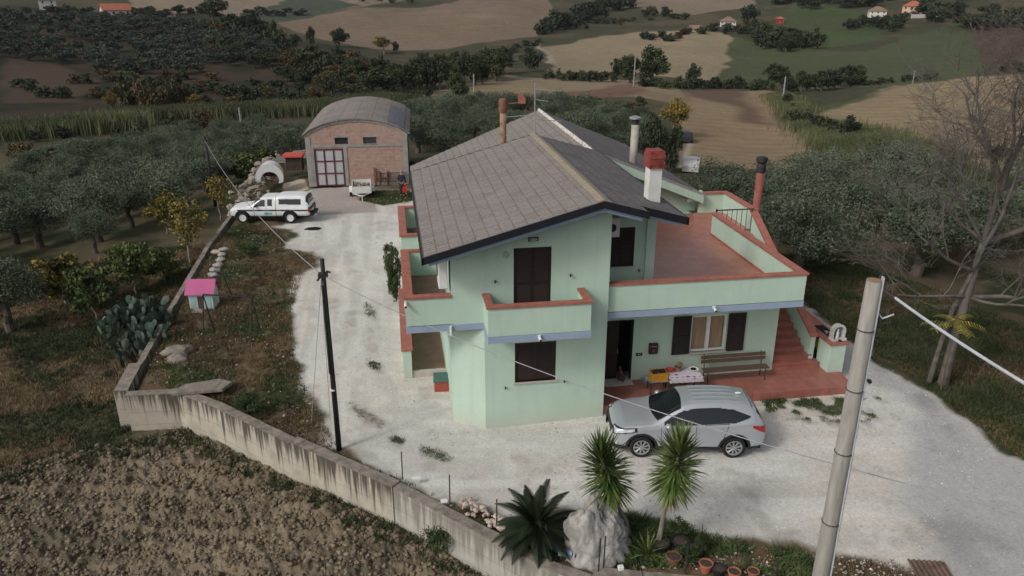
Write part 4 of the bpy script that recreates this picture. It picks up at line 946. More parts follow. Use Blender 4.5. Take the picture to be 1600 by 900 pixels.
mb = MB(); mb.blob((-1.55, 0, 1.66), (.10, .035, .03), 10, 6, 0); mb.build('roof_antenna', M['white'], suv, smooth=True)
mb = MB(); mb.box(-2.285, -2.265, -.26, .26, .78, .89); mb.build('number_plate', M['white'], suv)

# white pickup ---------------------------------------------------------------
pR = onz(457, 349, 0); fwd = -_rt[:2]; fwd = fwd / np.linalg.norm(fwd)
mid = pR[:2] + fwd * 1.48 + np.array([fwd[1], -fwd[0]]) * .75
pk = empty('parked_pickup', (mid[0], mid[1], 0), 'white pickup truck with a white hardtop over its bed, parked by the left wall', 'pickup', None, math.atan2(fwd[1], fwd[0]))
pk.scale = (.95, .95, .95)
Spk = dict(c=.78 + 1.475,
 x=[0, .06, .25, .70, 1.20, 1.45, 1.90, 2.10, 2.70, 2.84, 2.90, 2.98, 3.40, 4.40, 4.72, 4.84, 4.90, 4.95],
 w=[.70, .78, .82, .835, .84, .84, .84, .84, .84, .84, .84, .84, .84, .84, .84, .82, .80, .74],
 z0=[.50, .42, .40, .42, .42, .42, .42, .42, .42, .44, .44, .44, .46, .48, .48, .50, .52, .55],
 zb=[.78, .86, .92, .96, .99, 1.02, 1.04, 1.05, 1.06, 1.06, 1.06, 1.06, 1.07, 1.08, 1.08, 1.07, 1.04, .90],
 zt=[.82, .92, .98, 1.03, 1.08, 1.22, 1.54, 1.62, 1.64, 1.62, 1.64, 1.70, 1.73, 1.73, 1.70, 1.52, 1.20, 1.00],
 wt=[.60, .68, .74, .77, .74, .70, .64, .62, .62, .62, .64, .66, .67, .67, .66, .66, .68, .66])
def pk_win(x, y, z, s):
    a = (x > 1.62) & (x < 2.22) & (z > 1.08) & (z < 1.48) & (z < 1.10 + (x - 1.48) * .95)
    b = (x > 2.36) & (x < 2.66) & (z > 1.10) & (z < 1.50); c = (x > 3.08) & (x < 4.45) & (z > 1.20) & (z < 1.52)
    return (s > 3.7) & (s < 6.6) & (a | b | c)
regs = [('lower_trim', lambda x, y, z, s: (z < .46) & (s < 2)), ('windshield', lambda x, y, z, s: (s > 6.2) & (x > 1.34) & (x < 1.90)), ('side_window', pk_win),
 ('rear_window', lambda x, y, z, s: (s > 5.0) & (x > 4.74) & (x < 4.90) & (z > 1.15)),
 ('stripe', lambda x, y, z, s: (z > .80) & (z < .88) & (x > .5) & (x < 4.9) & (s < 4)),
 ('headlight', lambda x, y, z, s: (x < .14) & (z > .62) & (z < .80) & (y > .45)), ('grille', lambda x, y, z, s: (x < .10) & (z > .60) & (z < .82) & (y <= .45)),
 ('tail_light', lambda x, y, z, s: (x > 4.86) & (z > .70) & (z < 1.02) & (y > .66))]
seams = [lambda x, y, z, s: (np.abs(x - 1.52) < .010) & (z < 1.05) & (s < 4.2), lambda x, y, z, s: (np.abs(x - 2.30) < .010) & (s < 6), lambda x, y, z, s: (np.abs(x - 2.88) < .014)]
car_body(pk, Spk, (.78, 3.73), .36, 'whitecar', regs, .44, seams)
for xw in (1.475, -1.475):
    for sg in (1, -1): make_wheel(pk, xw, sg * .74, .36, .22, 0, .21, sg, 'whitecar')
for sg in (1, -1):
    mb = MB(); mb.box(.55, .65, sg * .86 - .02, sg * .99 + .02 * sg, 1.06, 1.22); mb.build('mirror', M['trim'], pk, bevel=.02)
mb = MB(); mb.box(-2.86, -2.68, -.72, .72, .46, .58); mb.tube([(-2.75, 0, .5), (-2.95, 0, .5)], .035, 8); mb.build('rear_bumper', M['trim'], pk)
mb = MB()
for k in range(4): mb.box(-.36 + k * .09, -.30 + k * .09, .842, .852, .60, .70)
mb.box(-.10, .10, .842, .853, .58, .72); mb.build('door_emblem', mat('teal decal', (.06, .33, .42), .5), pk)
mb = MB(); mb.box(-2.70, -2.60, -.26, .26, .68, .80); mb.build('number_plate', M['white'], pk)

# ================================================================== GARAGE
M['brick'] = brickmat('hollow clay block', (.400, .250, .200), (.340, .205, .160), (.33, .29, .26), .52, .26, .022, 'xz', 0.9, 0.35, 0.5, blotch=(.37, .285, .245), bscale=0.7, bamt=0.7, noisev=0.22, fine=6)
M['conc'] = mat('bare concrete', (.30, .285, .265), 0.9, 0.18, 1.5, 0.15, 40, dirt=(.17, .155, .14), dscale=1.2)
M['sheet'] = brickmat('fibre cement roof sheets', (.215, .190, .172), (.190, .168, .155), (.12, .11, .10), 2.3, 1.1, .03, 'yx', 0.9, 0.2, 0.0, blotch=(.30, .265, .24), bscale=0.6, bamt=0.55, noisev=0.25, fine=5)
gl = ony(479, 290, 54.6); ga_ = empty('brick_garage', (-2.45, 54.3, 0), 'unplastered clay block garage with arched roof and panelled door', 'garage', None, R(-2.0))
GW, GLn, GE, GP = 3.48, 11.5, 3.55, 4.55
def arc(hw, z0, rise, n=14): return [(-hw + 2 * hw * k / n, z0 + rise * (1 - ((2 * k / n - 1)) ** 2) ** .8 if 0 < k < n else z0) for k in range(n + 1)]
mb = MB(); ds = (-2.95, -.95, .0, 2.62)
wall_y(mb, -GW + .35, GW - .35, 0, 2.72, 0.05, .25, [ds])
wall_y(mb, -GW + .35, GW - .35, 2.92, 3.50, 0.05, .25, [(-1.48, -.58, 2.925, 3.38), (.45, 1.36, 2.925, 3.38)])
ar = arc(GW - .02, GE - .05, 1.0); mb.prism_y([(-GW + .02, 3.50), (GW - .02, 3.50)] + [(x_, z_) for x_, z_ in ar[::-1]], .05, .30)
mb.box(-GW + .05, -GW + .3, .3, GLn, 0, GE); mb.box(GW - .3, GW - .05, .3, GLn, 0, GE); mb.prism_y([(-GW + .3, 0), (GW - .3, 0)] + [(x_, z_) for x_, z_ in ar[::-1]], GLn - .25, GLn)
mb.build('wall', M['brick'], ga_)
mb = MB()
mb.box(-GW, -GW + .34, 0, .32, 0, 3.5); mb.box(GW - .34, GW, 0, .32, 0, 3.5); mb.box(-GW + .341, GW - .341, .01, .32, 2.722, 2.918)
mb.box(-.94, -.70, .01, .32, 0, 2.72); mb.box(-3.14, -2.96, .01, .32, 0, 2.72); mb.box(-1.62, -.45, .02, .06, 3.39, 3.50); mb.box(.35, 1.45, .02, .06, 3.385, 3.45)
mb.box(-1.55, -.50, -.02, .05, 2.89, 2.93); mb.box(.38, 1.42, -.02, .05, 2.89, 2.93); mb.box(1.0, GW - .35, -.02, .05, 0, .22)
a2 = arc(GW + .02, GE - .12, 1.02); a3 = arc(GW + .02, GE + .02, 1.03)
for k in range(len(a2) - 1): mb.prism_y([a2[k], a2[k + 1], a3[k + 1], a3[k]], -.01, .33)
mb.build('concrete_frame', M['conc'], ga_)
a2 = arc(GW + .18, GE - .02, 1.09, 20); a3 = arc(GW + .18, GE + .05, 1.10, 20); mb = MB()
for k in range(len(a2) - 1): mb.prism_y([a2[k], a2[k + 1], a3[k + 1], a3[k]], -.10, GLn + .2)
mb.build('roof', M['sheet'], ga_)
mb = MB()
for k in range(len(a2) - 5, len(a2) - 2):
    u0, u1 = a3[k], a3[k + 1]
    mb.prism_y([(u0[0], u0[1] + .006), (u1[0], u1[1] + .006), (u1[0], u1[1] + .05), (u0[0], u0[1] + .05)], .1, 8.5)
mb.build('roof_patch', mat('dark roof sheet', (.12, .125, .145), .7, .25, 3, dirt=(.25, .25, .26), dscale=2), ga_)
# door: steel frame with nine grey panels
f = MB(); dx0, dx1 = -2.92, -.98
for x_ in (dx0, dx0 + (dx1 - dx0) / 3 - .04, dx0 + (dx1 - dx0) * 2 / 3 - .04, dx1 - .08): f.box(x_, x_ + .10, .0, .07, .02, 2.60)
for z_ in (.02, .86, 1.72, 2.52): f.box(dx0 + .1, dx1 - .08, .005, .065, z_, z_ + .09)
d = f.build('garage_door', mat('maroon steel', (.105, .028, .036), .6, .2, 5), ga_)
mb = MB(); mb.box(dx0 + .02, dx1 - .02, .04, .06, .04, 2.58); mb.build('door_panel', mat('pale grey panels', (.42, .43, .45), .7, .06, 2, dirt=(.32, .31, .30), dscale=3), d)
for x0_ in (-1.46, .47):
    mb = MB(); mb.box(x0_, x0_ + .87, .14, .18, 2.93, 3.37)
    o = mb.build('window', M['glass'], ga_)
    mb = MB(); [mb.box(x0_ + q, x0_ + q + .03, .11, .14, 2.93, 3.37) for q in (0, .42, .84)]; mb.box(x0_, x0_ + .87, .112, .138, 2.93, 2.955); mb.box(x0_, x0_ + .87, .112, .138, 3.345, 3.37); mb.build('window_frame', M['iron'], o)
# ================================================================== garage surroundings
tp = onz(566, 306, 0)
t = empty('cart_trailer', (tp[0], tp[1], 0), 'small white box trailer full of rubbish in front of the garage', 'trailer', None, R(2))
mb = MB(); w2, l2 = .62, 1.05
mb.box(-w2, w2, -l2, l2, .42, .47); mb.box(-w2, -w2 + .04, -l2, l2, .47, .88); mb.box(w2 - .04, w2, -l2, l2, .47, .88); mb.box(-w2 + .04, w2 - .04, -l2, -l2 + .04, .47, .88); mb.box(-w2 + .04, w2 - .04, l2 - .04, l2, .47, .88)
mb.build('cargo_box', M['whitewash'], t)
for sg in (1, -1):
    tt = MB(); tt.lathe([(.14, -.08), (.29, -.09), (.30, 0), (.29, .09), (.14, .08)], n=20); me = tt.mesh('wheel')
    for v in me.vertices: v.co = (v.co[2], v.co[0], v.co[1])
    o = link_mesh('wheel', me, M['tyre'], t, True); o.location = (sg * .72, .15, .30)
    mb = MB(); mb.prism_x([(.15 + .38 * math.cos(a), .30 + .38 * math.sin(a)) for a in np.linspace(0.1, 3.04, 9)] + [(.15 + .34 * math.cos(a), .30 + .34 * math.sin(a)) for a in np.linspace(3.04, 0.1, 9)], sg * .72 - .1, sg * .72 + .1); mb.build('mudguard', M['whitewash'], t)
mb = MB(); mb.tube([(-.5, -l2, .42), (0, -1.75, .40)], .03, 6); mb.tube([(.5, -l2, .42), (0, -1.75, .40)], .03, 6); mb.tube([(0, -1.72, .40), (0, -1.80, .08)], .03, 6); mb.box(-.14, .14, -1.66, -1.55, .38, .43); mb.build('drawbar', M['whitewash'], t)
mb = MB(); rr = random.Random(5)
for k in range(46):
    mb.blob((rr.uniform(-.5, .5), rr.uniform(-.9, .9), .52 + rr.uniform(0, .22)), (rr.uniform(.05, .16), rr.uniform(.05, .2), rr.uniform(.04, .10)), 6, 4, .3, k)
top = mb.build('rubbish_heap', mat('mixed rubble', (.22, .155, .11), .9, .3, 8, c2=(.42, .35, .30), dirt=(.05, .045, .045), dscale=5, damt=.9), None); top.location = (tp[0], tp[1], 0); tag(top, 'heap of brown rubble filling the small white trailer', 'rubble')
mb = MB()
for x_ in (1.05, 1.35, 1.95): mb.box(x_, x_ + .12, -.12, -.05, 0, 1.0 + .25 * (x_ < 1.1))
mb.box(1.1, 2.0, -.11, -.06, .45, .52)
o = mb.build('timber_rack', M['rust'], None); o.location = (-2.45, 54.3, 0); tag(o, 'rusty timber and iron rack leaning on the garage wall behind the trailer', 'rack')
mb = MB()
for z_ in (.25, .85): mb.box(0, 1.9, -.02, .02, z_, z_ + .04)
for k in range(16): mb.box(.02 + k * .12, .04 + k * .12, -.015, .015, .25, .89)
o = mb.build('metal_gate', M['iron'], None); p_ = onz(594, 291); o.location = (p_[0], 54.05, 0); tag(o, 'dark barred metal gate leaning against the brick garage wall', 'gate')
# hutch with red top, white tank shell, dark sheets
p_ = onz(462, 267)
t = empty('animal_hutch', (p_[0], p_[1], 0), 'dark mesh hutch under a red flat roof left of the garage', 'hutch', None, R(-6))
mb = MB()
for x_ in (-.58, .54):
    for y_ in (-.5, .46): mb.box(x_, x_ + .04, y_, y_ + .04, 0, 1.15)
for z_ in (.1, .6, 1.1):
    for y_ in (-.5, .46): mb.box(-.54, .54, y_, y_ + .04, z_, z_ + .04)
    for x_ in (-.58, .54): mb.box(x_, x_ + .04, -.46, .46, z_, z_ + .04)
mb.box(-.04, 0, -.5, -.47, .1, 1.1); mb.build('frame', M['wood'], t)
mb = MB(); mb.box(-.56, .56, -.46, -.45, .14, 1.1); mb.box(-.55, -.54, -.45, .45, .14, 1.1); mb.box(.54, .55, -.45, .45, .14, 1.1); mb.build('mesh_panel', mat('dark wire mesh', (.05, .04, .035), .8, .3, 20), t)
mb = MB(); mb.box(-.75, .72, -.75, .65, 1.17, 1.32); mb.build('roof', mat('bright red cover', (.50, .085, .06), .6, .15, 3), t)
p_ = onz(423, 294)
t = empty('white_tank', (p_[0], p_[1] , .35), 'white half-round tank shell lying open-ended on rubble behind the pickup', 'tank', None, R(4))
mb = MB(); n = 18; ro, ri = .94, .62; z_ = .18
vs = []; L_ = 1.9
for y_ in (0, L_):
    for k in range(n + 1):
        a = math.pi * (-.12 + 1.24 * k / n)
        for r_ in (ro * (1 - .12 * (y_ > 0)), ri * (1 - .12 * (y_ > 0))): vs.append((r_ * math.cos(a), y_, z_ + .2 + r_ * math.sin(a) - (.20 if r_ < .75 else 0)))
fs = []; m = (n + 1) * 2
for k in range(n): a = 2 * k; fs += [(a, a + 2, m + a + 2, m + a), (a + 1, m + a + 1, m + a + 3, a + 3), (a, a + 1, a + 3, a + 2), (m + a, m + a + 2, m + a + 3, m + a + 1)]
mb.add(vs, fs); mb.build('shell', M['whitecar'], t, smooth=False)
mb = MB(); mb.prism_y([(.74 * math.cos(math.pi * (-.12 + 1.24 * k / 12)), z_ + .2 + .74 * math.sin(math.pi * (-.12 + 1.24 * k / 12))) for k in range(13)], L_ - .1, L_ - .06); mb.build('end_wall', M['rust'], t)
mb = MB(); rr = random.Random(2)
for k in range(5): 
    q = onz(430 + k * 6, 262 - k * 2)
    x_, y_ = q[0] - 1.2 + k * .3, q[1] + k * .45; z_ = .25 + .05 * k
    mb.add([(x_, y_, z_), (x_ + 3.2, y_ + .4, z_ + .15), (x_ + 3.2, y_ + .95, z_ + .18), (x_, y_ + .55, z_ + .05), (x_, y_, z_ - .03), (x_ + 3.2, y_ + .4, z_ + .12), (x_ + 3.2, y_ + .95, z_ + .15), (x_, y_ + .55, z_ + .02)], [(0, 1, 2, 3), (7, 6, 5, 4), (0, 4, 5, 1), (1, 5, 6, 2), (2, 6, 7, 3), (3, 7, 4, 0)])
top_mesh('sheet_stack', mb, mat('grey corrugated sheets', (.17, .165, .16), .8, .2, 4), 'stack of long grey roofing sheets behind the white tank', 'roofing sheets')
mb = MB(); rr = random.Random(8); q = onz(452, 262)
top_mesh('bucket', MB().lathe([(.12, 0), (.17, .36), (.15, .36), (.11, .04)], q[0], q[1] + .2, 12, .5), mat('pale plastic', (.55, .60, .50), .5), 'pale bucket on the grey roofing sheets', 'bucket')
# ================================================================== WALLS AND YARD OBJECTS
def stainmat(name, base, top, zt, amt):
    m, nt, p = newmat(name); N = nt.nodes.new; L = nt.links.new
    p.inputs['Roughness'].default_value = .92; p.inputs['Specular IOR Level'].default_value = .15
    g = N('ShaderNodeNewGeometry'); sx = N('ShaderNodeSeparateXYZ'); L(g.outputs['Position'], sx.inputs[0])
    mp = N('ShaderNodeMapping'); mp.inputs['Scale'].default_value = (8.5, 8.5, .42); L(g.outputs['Position'], mp.inputs[0])
    n1 = N('ShaderNodeTexNoise'); n1.inputs['Scale'].default_value = 1.0; n1.inputs['Detail'].default_value = 5; L(mp.outputs[0], n1.inputs[0])
    mr = N('ShaderNodeMapRange'); mr.inputs[1].default_value = zt - 1.5; mr.inputs[2].default_value = zt; mr.inputs[3].default_value = -.22; mr.inputs[4].default_value = .17; L(sx.outputs[2], mr.inputs[0])
    ad = N('ShaderNodeMath'); L(n1.outputs[0], ad.inputs[0]); L(mr.outputs[0], ad.inputs[1])
    r1 = N('ShaderNodeValToRGB'); r1.color_ramp.elements[0].position = .50; r1.color_ramp.elements[1].position = .66; r1.color_ramp.elements[1].color = (amt, amt, amt, 1); L(ad.outputs[0], r1.inputs[0])
    n2 = N('ShaderNodeTexNoise'); n2.inputs['Scale'].default_value = 2.2; n2.inputs['Detail'].default_value = 8; L(g.outputs['Position'], n2.inputs[0])
    r2 = N('ShaderNodeValToRGB'); e = r2.color_ramp.elements; e[0].position = .3; e[0].color = tuple(v * .80 for v in base) + (1,); e[1].position = .7; e[1].color = tuple(v * 1.1 for v in base) + (1,); L(n2.outputs[0], r2.inputs[0])
    mx = N('ShaderNodeMixRGB'); mx.inputs[2].default_value = top + (1,); L(r1.outputs[0], mx.inputs[0]); L(r2.outputs[0], mx.inputs[1])
    # horizontal board marks
    wv = N('ShaderNodeMath'); wv.operation = 'FRACT'; sc = N('ShaderNodeMath'); sc.operation = 'MULTIPLY'; sc.inputs[1].default_value = 2.1; L(sx.outputs[2], sc.inputs[0]); L(sc.outputs[0], wv.inputs[0])
    lt = N('ShaderNodeMath'); lt.operation = 'LESS_THAN'; lt.inputs[1].default_value = .045; L(wv.outputs[0], lt.inputs[0])
    m2 = N('ShaderNodeMath'); m2.operation = 'MULTIPLY'; m2.inputs[1].default_value = .35; L(lt.outputs[0], m2.inputs[0])
    m3 = N('ShaderNodeMixRGB'); m3.inputs[2].default_value = (.10, .09, .075, 1); L(m2.outputs[0], m3.inputs[0]); L(mx.outputs[0], m3.inputs[1])
    L(m3.outputs[0], p.inputs['Base Color'])
    b = N('ShaderNodeBump'); b.inputs['Strength'].default_value = .3; b.inputs['Distance'].default_value = .03; L(n2.outputs[0], b.inputs['Height']); L(b.outputs[0], p.inputs['Normal'])
    return m
M['oldwall'] = stainmat('stained old concrete', (.43, .395, .320), (.062, .052, .042), .2, .9)
M['newwall'] = stainmat('newer concrete', (.42, .40, .35), (.12, .105, .085), .05, .6)
M['walltop'] = mat('lichened concrete', (.235, .205, .170), .95, .3, 5, .3, 40, dirt=(.085, .075, .06), dscale=3, damt=.8)
def wall_strip(pts, z0, z1, th, side=1, jit=0.0, seed=0):
    """band of wall along pts; thickness to the inner side; returns (body, top) builders"""
    P = [Vector((p[0], p[1])) for p in pts]; n = len(P); off = []
    for i in range(n):
        d0 = (P[i] - P[i - 1]).normalized() if i else (P[1] - P[0]).normalized(); d1 = (P[i + 1] - P[i]).normalized() if i < n - 1 else d0
        d = (d0 + d1).normalized(); nrm = Vector((d.y, -d.x)) * side; k = 1 / max(.5, nrm.dot(Vector((d0.y, -d0.x)) * side)); off.append(P[i] + nrm * th * k)
    zt = z1 if hasattr(z1, '__len__') else [z1] * n
    b, t = MB(), MB()
    for i in range(n - 1):
        a, c, d, e = P[i], P[i + 1], off[i + 1], off[i]
        b.add([(a.x, a.y, z0), (c.x, c.y, z0), (d.x, d.y, z0), (e.x, e.y, z0), (a.x, a.y, zt[i]), (c.x, c.y, zt[i + 1]), (d.x, d.y, zt[i + 1]), (e.x, e.y, zt[i])],
              [(0, 1, 5, 4), (2, 3, 7, 6)] + ([(3, 0, 4, 7)] if i == 0 else []) + ([(1, 2, 6, 5)] if i == n - 2 else []))
        k = max(1, int((c - a).length / .35)); rr = random.Random(seed + i)
        for q in range(k):
            u0, u1 = q / k, (q + 1) / k
            def L_(u, A, B): return A + (B - A) * u
            o_ = .018
            q4 = [L_(u0, a, c), L_(u1, a, c), L_(u1, e, d), L_(u0, e, d)]; zz = [zt[i] + (zt[i + 1] - zt[i]) * u for u in (u0, u1, u1, u0)]
            jj = [.012 + rr.uniform(0, jit) for _ in range(4)]
            m_ = len(t.v); t.add([(p_.x, p_.y, z_ - .01) for p_, z_ in zip(q4, zz)] + [(p_.x, p_.y, z_ + j_) for p_, z_, j_ in zip(q4, zz, jj)], [(4, 5, 6, 7), (0, 1, 5, 4), (2, 3, 7, 6), (1, 2, 6, 5), (3, 0, 4, 7)])
    return b, t
def wall_thing(pts, z0, z1, th, m, label, name='retaining_wall', jit=.02, seed=0, side=-1):
    b, t = wall_strip(pts, z0, z1, th, side, jit, seed)
    e = empty(name, (pts[0][0], pts[0][1], z0), label, 'wall')
    b.build('wall_body', M[m], e, world=True); t.build('wall_top', M['walltop'], e, world=True); return e
# WL runs from the right end round to the far left
idx_ = {p: i for i, p in enumerate(WALLPX)}
def pts_between(a, b): return [WL[i] for i in range(idx_[a], idx_[b] + 1)]
wall_thing(pts_between((1400, 932), (925, 897)), -1.9, .17, .38, 'newwall', 'low concrete wall end below the boulder and flower pots', seed=1)
wall_thing(pts_between((925, 897), (625, 752)), -1.9, .16, .30, 'newwall', 'newer smooth concrete retaining wall stretch below the cycad', seed=2)
wall_thing(pts_between((625, 752), (465, 685)), -2.0, [.20, .26], .34, 'oldwall', 'stained concrete retaining wall stretch beside the black pole', seed=3)
wall_thing(pts_between((465, 685), (200, 611)), -2.3, .18, .32, 'oldwall', 'long streaked concrete retaining wall turning the corner above the ploughed field', seed=4)
wall_thing([WL[idx_[(200, 611)]], WL[idx_[(222, 568)]]], -2.3, .22, .45, 'oldwall', 'short broad concrete wall end at the left corner of the yard', seed=5)
wall_thing(pts_between((222, 568), (368, 330)) , -2.4, .14, .22, 'oldwall', 'narrow weathered concrete edge wall along the left side of the garden', name='garden_wall', jit=.05, seed=6)
# grey pipe at the joint
p_ = onz(622, 757, .1); mb = MB(); mb.tube([(p_[0] - .08, p_[1] - .16, -1.2), (p_[0] - .08, p_[1] - .16, .0)], .085, 12)
top_mesh('drain_pipe', mb, mat('grey plastic pipe', (.25, .26, .27), .5), 'grey vertical drain pipe at the joint of the retaining wall', 'pipe')
# iron rods standing on the wall
for i, (bx, by, ty, l) in enumerate([(629, 746, 706, 'rusty rod on the wall joint nearest the black pole'), (703, 784, 742, 'second iron rod along the front wall, left of the pink rubble'), (776, 822, 780, 'iron rod on the wall just left of the cycad'), (852, 860, 818, 'iron rod in front of the cycad'),
      (935, 893, 842, 'tall iron rod at the wall corner in front of the boulder'), (943, 884, 838, 'iron rod right beside the wall corner, nearest the white box'), (1071, 893, 852, 'iron rod among the flower pots'), (1212, 902, 866, 'iron rod at the right end of the flower bed')]):
    p_ = onz(bx, by, .18); q_ = ony(bx, ty, p_[1]); mb = MB(); mb.tube([(p_[0], p_[1], .12), (p_[0] + .01, p_[1], q_[2])], .017, 6)
    top_mesh('iron_rod', mb, M['iron'], l, 'rod', 'iron rods on the retaining wall')

# ---- poles and wires
M['poleblack'] = mat('tarred pole', (.020, .018, .018), .6, .3, 3, stretch=(4, 4, .5))
M['poleconc'] = mat('grey weathered pole', (.30, .285, .255), .9, .15, 5, .25, 30, stretch=(3, 3, .4), dirt=(.17, .155, .14), dscale=2, damt=.6)
M['cable'] = mat('grey cable', (.30, .31, .33), .6, .15, 8)
M['cablew'] = mat('white cable', (.50, .52, .56), .5, .1, 8)
M['cabled'] = mat('dark cable', (.05, .05, .055), .6, .1, 8)
bpx, bpy_ = onz(530, 703)[:2]; btz = 6.03
t = empty('utility_pole', (bpx, bpy_, 0), 'black slender utility pole standing at the edge of the gravel', 'pole')
mb = MB(); mb.tube([(0, 0, -.4), (.01, 0, btz * .5), (.02, 0, btz)], [.085, .070, .058], 12); mb.build('shaft', M['poleblack'], t, smooth=True)
mb = MB(); mb.box(-.12, .14, -.12, .10, btz - .52, btz - .40); mb.tube([(.1, 0, btz - .35), (.22, 0, btz - .40)], .03, 6); mb.tube([(-.1, 0, btz - .55), (-.16, 0, btz - .62)], .03, 6); mb.build('bracket', M['iron'], t)
mb = MB(); mb.tube([(-.012, 0, 2.02), (-.012, 0, 2.07)], .084, 12); mb.build('white_band', M['white'], t)
mb = MB(); mb.tube([(-.06, -.08, 2.6), (-.04, -.075, 5.3)], .022, 6); mb.build('conduit', M['cabled'], t)
def wire(name, pts, r, m, label, group=None):
    mb = MB(); mb.tube(pts, r, 6); return top_mesh(name, mb, M[m], label, 'wire', group)
def catenary(a, b, sag, n=24):
    a, b = Vector(a), Vector(b); return [a.lerp(b, k / n) - Vector((0, 0, 4 * sag * (k / n) * (1 - k / n))) for k in range(n + 1)]
for gx_, l in ((-.95, 'left stay wire of the black pole'), (-.35, 'right stay wire of the black pole')):
    wire('stay_wire', [(bpx - .05, bpy_, 5.45), (bpx + gx_, bpy_ + 1.6, .0)], .008, 'cable', l, 'stay wires')
lp = og(337, 322); tl = ony(319, 213, lp[1])
t = empty('utility_pole', tuple(lp), 'dark old utility pole leaning among the trees left of the garage', 'pole')
mb = MB(); mb.tube([(0, 0, -.3), (tl[0] - lp[0], 0, tl[2] - lp[2])], [.12, .08], 10); mb.build('shaft', M['poleblack'], t, smooth=True)
mb = MB(); mb.tube([(tl[0] - lp[0] - .3, 0, tl[2] - lp[2] - .3), (tl[0] - lp[0] + .3, 0, tl[2] - lp[2] - .3)], .03, 6); mb.build('crossarm', M['iron'], t)
wire('overhead_wire', catenary((tl[0], tl[1], tl[2] - .3), (bpx, bpy_, 5.55), .75), .013, 'cable', 'pale overhead wire sagging from the far left pole to the black pole')
# long wire from the black pole past the house front to the right
A = np.array([bpx, bpy_]); B = np.array([9.6, 6.2]); dd_ = B - A; nn_ = np.array([dd_[1], -dd_[0]])
pts = [(bpx, bpy_, 5.55)]
for px_, py_ in [(540, 447), (580, 469), (620, 490), (700, 522), (803, 561), (870, 588), (940, 615), (1000, 637), (1090, 664), (1180, 690), (1300, 724), (1400, 750), (1500, 776), (1600, 802), (1720, 834)]:
    d = ray(px_, py_); t_ = (nn_ @ A) / (nn_ @ d[:2]); pts.append((d[0] * t_, d[1] * t_, CH + d[2] * t_))
zs = np.array([p[2] for p in pts]); ss = np.array([np.hypot(p[0] - bpx, p[1] - bpy_) for p in pts]); cf = np.polyfit(ss, zs, 3); 
pts = [(A[0] + dd_[0] * k / 30, A[1] + dd_[1] * k / 30, float(np.polyval(cf, np.hypot(*dd_) * k / 30))) for k in range(31)]
wire('overhead_wire', pts, .010, 'cable', 'thin grey wire from the black pole across the house front and over the silver car')
# near concrete-grey pole
cp = onz(1366, 438, 9.3)
t = empty('utility_pole', (cp[0], cp[1], 0.1), 'big pale grey utility pole in the right foreground', 'pole')
mb = MB(); mb.tube([(0, 0, -.5), (0, 0, 4.6), (0, 0, 9.2)], [.148, .122, .096], 22); mb.build('shaft', M['poleconc'], t, smooth=True)
mb = MB(); mb.lathe([(.095, 9.2), (.095, 9.206), (.02, 9.208)], n=22); mb.build('cut_top', mat('sawn pole top', (.26, .18, .11), .9, .2, 10), t)
rx_, ry_ = _rt[0], _rt[1]
for k, (o1, o2, r_, m_, nm) in enumerate([(.115, .05, .014, 'cablew', 'cable'), (.10, .085, .016, 'cable', 'cable'), (.13, .02, .012, 'cablew', 'cable'), (.145, -.02, .016, 'cabled', 'cable')]):
    mb = MB(); rr = random.Random(k); P_ = []
    for q in range(24):
        z_ = 9.25 - q * .42; f_ = .096 + (.148 - .096) * (9.25 - z_) / 9.2; wv = rr.uniform(-.012, .012) + (.05 * math.sin(q * .55 + k) if k < 2 else 0)
        a_ = math.atan2(ry_, rx_) - .55 + (.32 * k) + wv * 3; P_.append((math.cos(a_) * (f_ + .012), math.sin(a_) * (f_ + .012), z_))
    mb.tube(P_, r_, 6); mb.build(nm, M[m_], t)
mb = MB()
for z_ in (8.5, 7.6, 6.6, 5.4, 4.2, 3.0): f_ = .096 + (.148 - .096) * (9.25 - z_) / 9.2; mb.tube([(0, 0, z_), (0, 0, z_ + .010)], f_ + .012, 20); mb.build('strap', M['cabled'], t); mb = MB()
mb = MB(); a_ = math.atan2(ry_, rx_); ux, uy = math.cos(a_), math.sin(a_)
for z_ in (8.35, 8.1, 7.75): mb.tube([(ux * .12, uy * .12, z_), (ux * .20, uy * .20, z_ - .02)], .022, 7); mb.blob((ux * .19, uy * .19, z_ - .03), .03, 8, 5, 0)
mb.build('clamp', M['iron'], t)['kind'] = 'stuff'
mb = MB(); mb.tube([(ux * .12, uy * .12, 8.75), (ux * .2, uy * .2, 8.66), (ux * .34, uy * .34, 8.72)], .012, 6); mb.build('cable_loop', M['cablew'], t); mb = MB(); mb.tube([(ux * .1, uy * .1, 7.4), (ux * .22, uy * .22, 7.5), (ux * .25, uy * .25, 7.62)], .012, 6); mb.build('cable_loop', M['cablew'], t)
def at_depth(px, py, dep): d = ray(px, py) / CF; return np.array([0, 0, CH]) + d * dep
a = at_depth(1382, 455, 9.55); b = at_depth(1760, 690, 6.0)
wire('overhead_cable', [a, Vector(a).lerp(Vector(b), .08)] , .012, 'cabled', 'dark hook wire between the grey pole and the thick white cable')
wire('overhead_cable', catenary(Vector(a).lerp(Vector(b), .07), b, .05), .017, 'cablew', 'thick white cable leaving the top of the grey foreground pole')

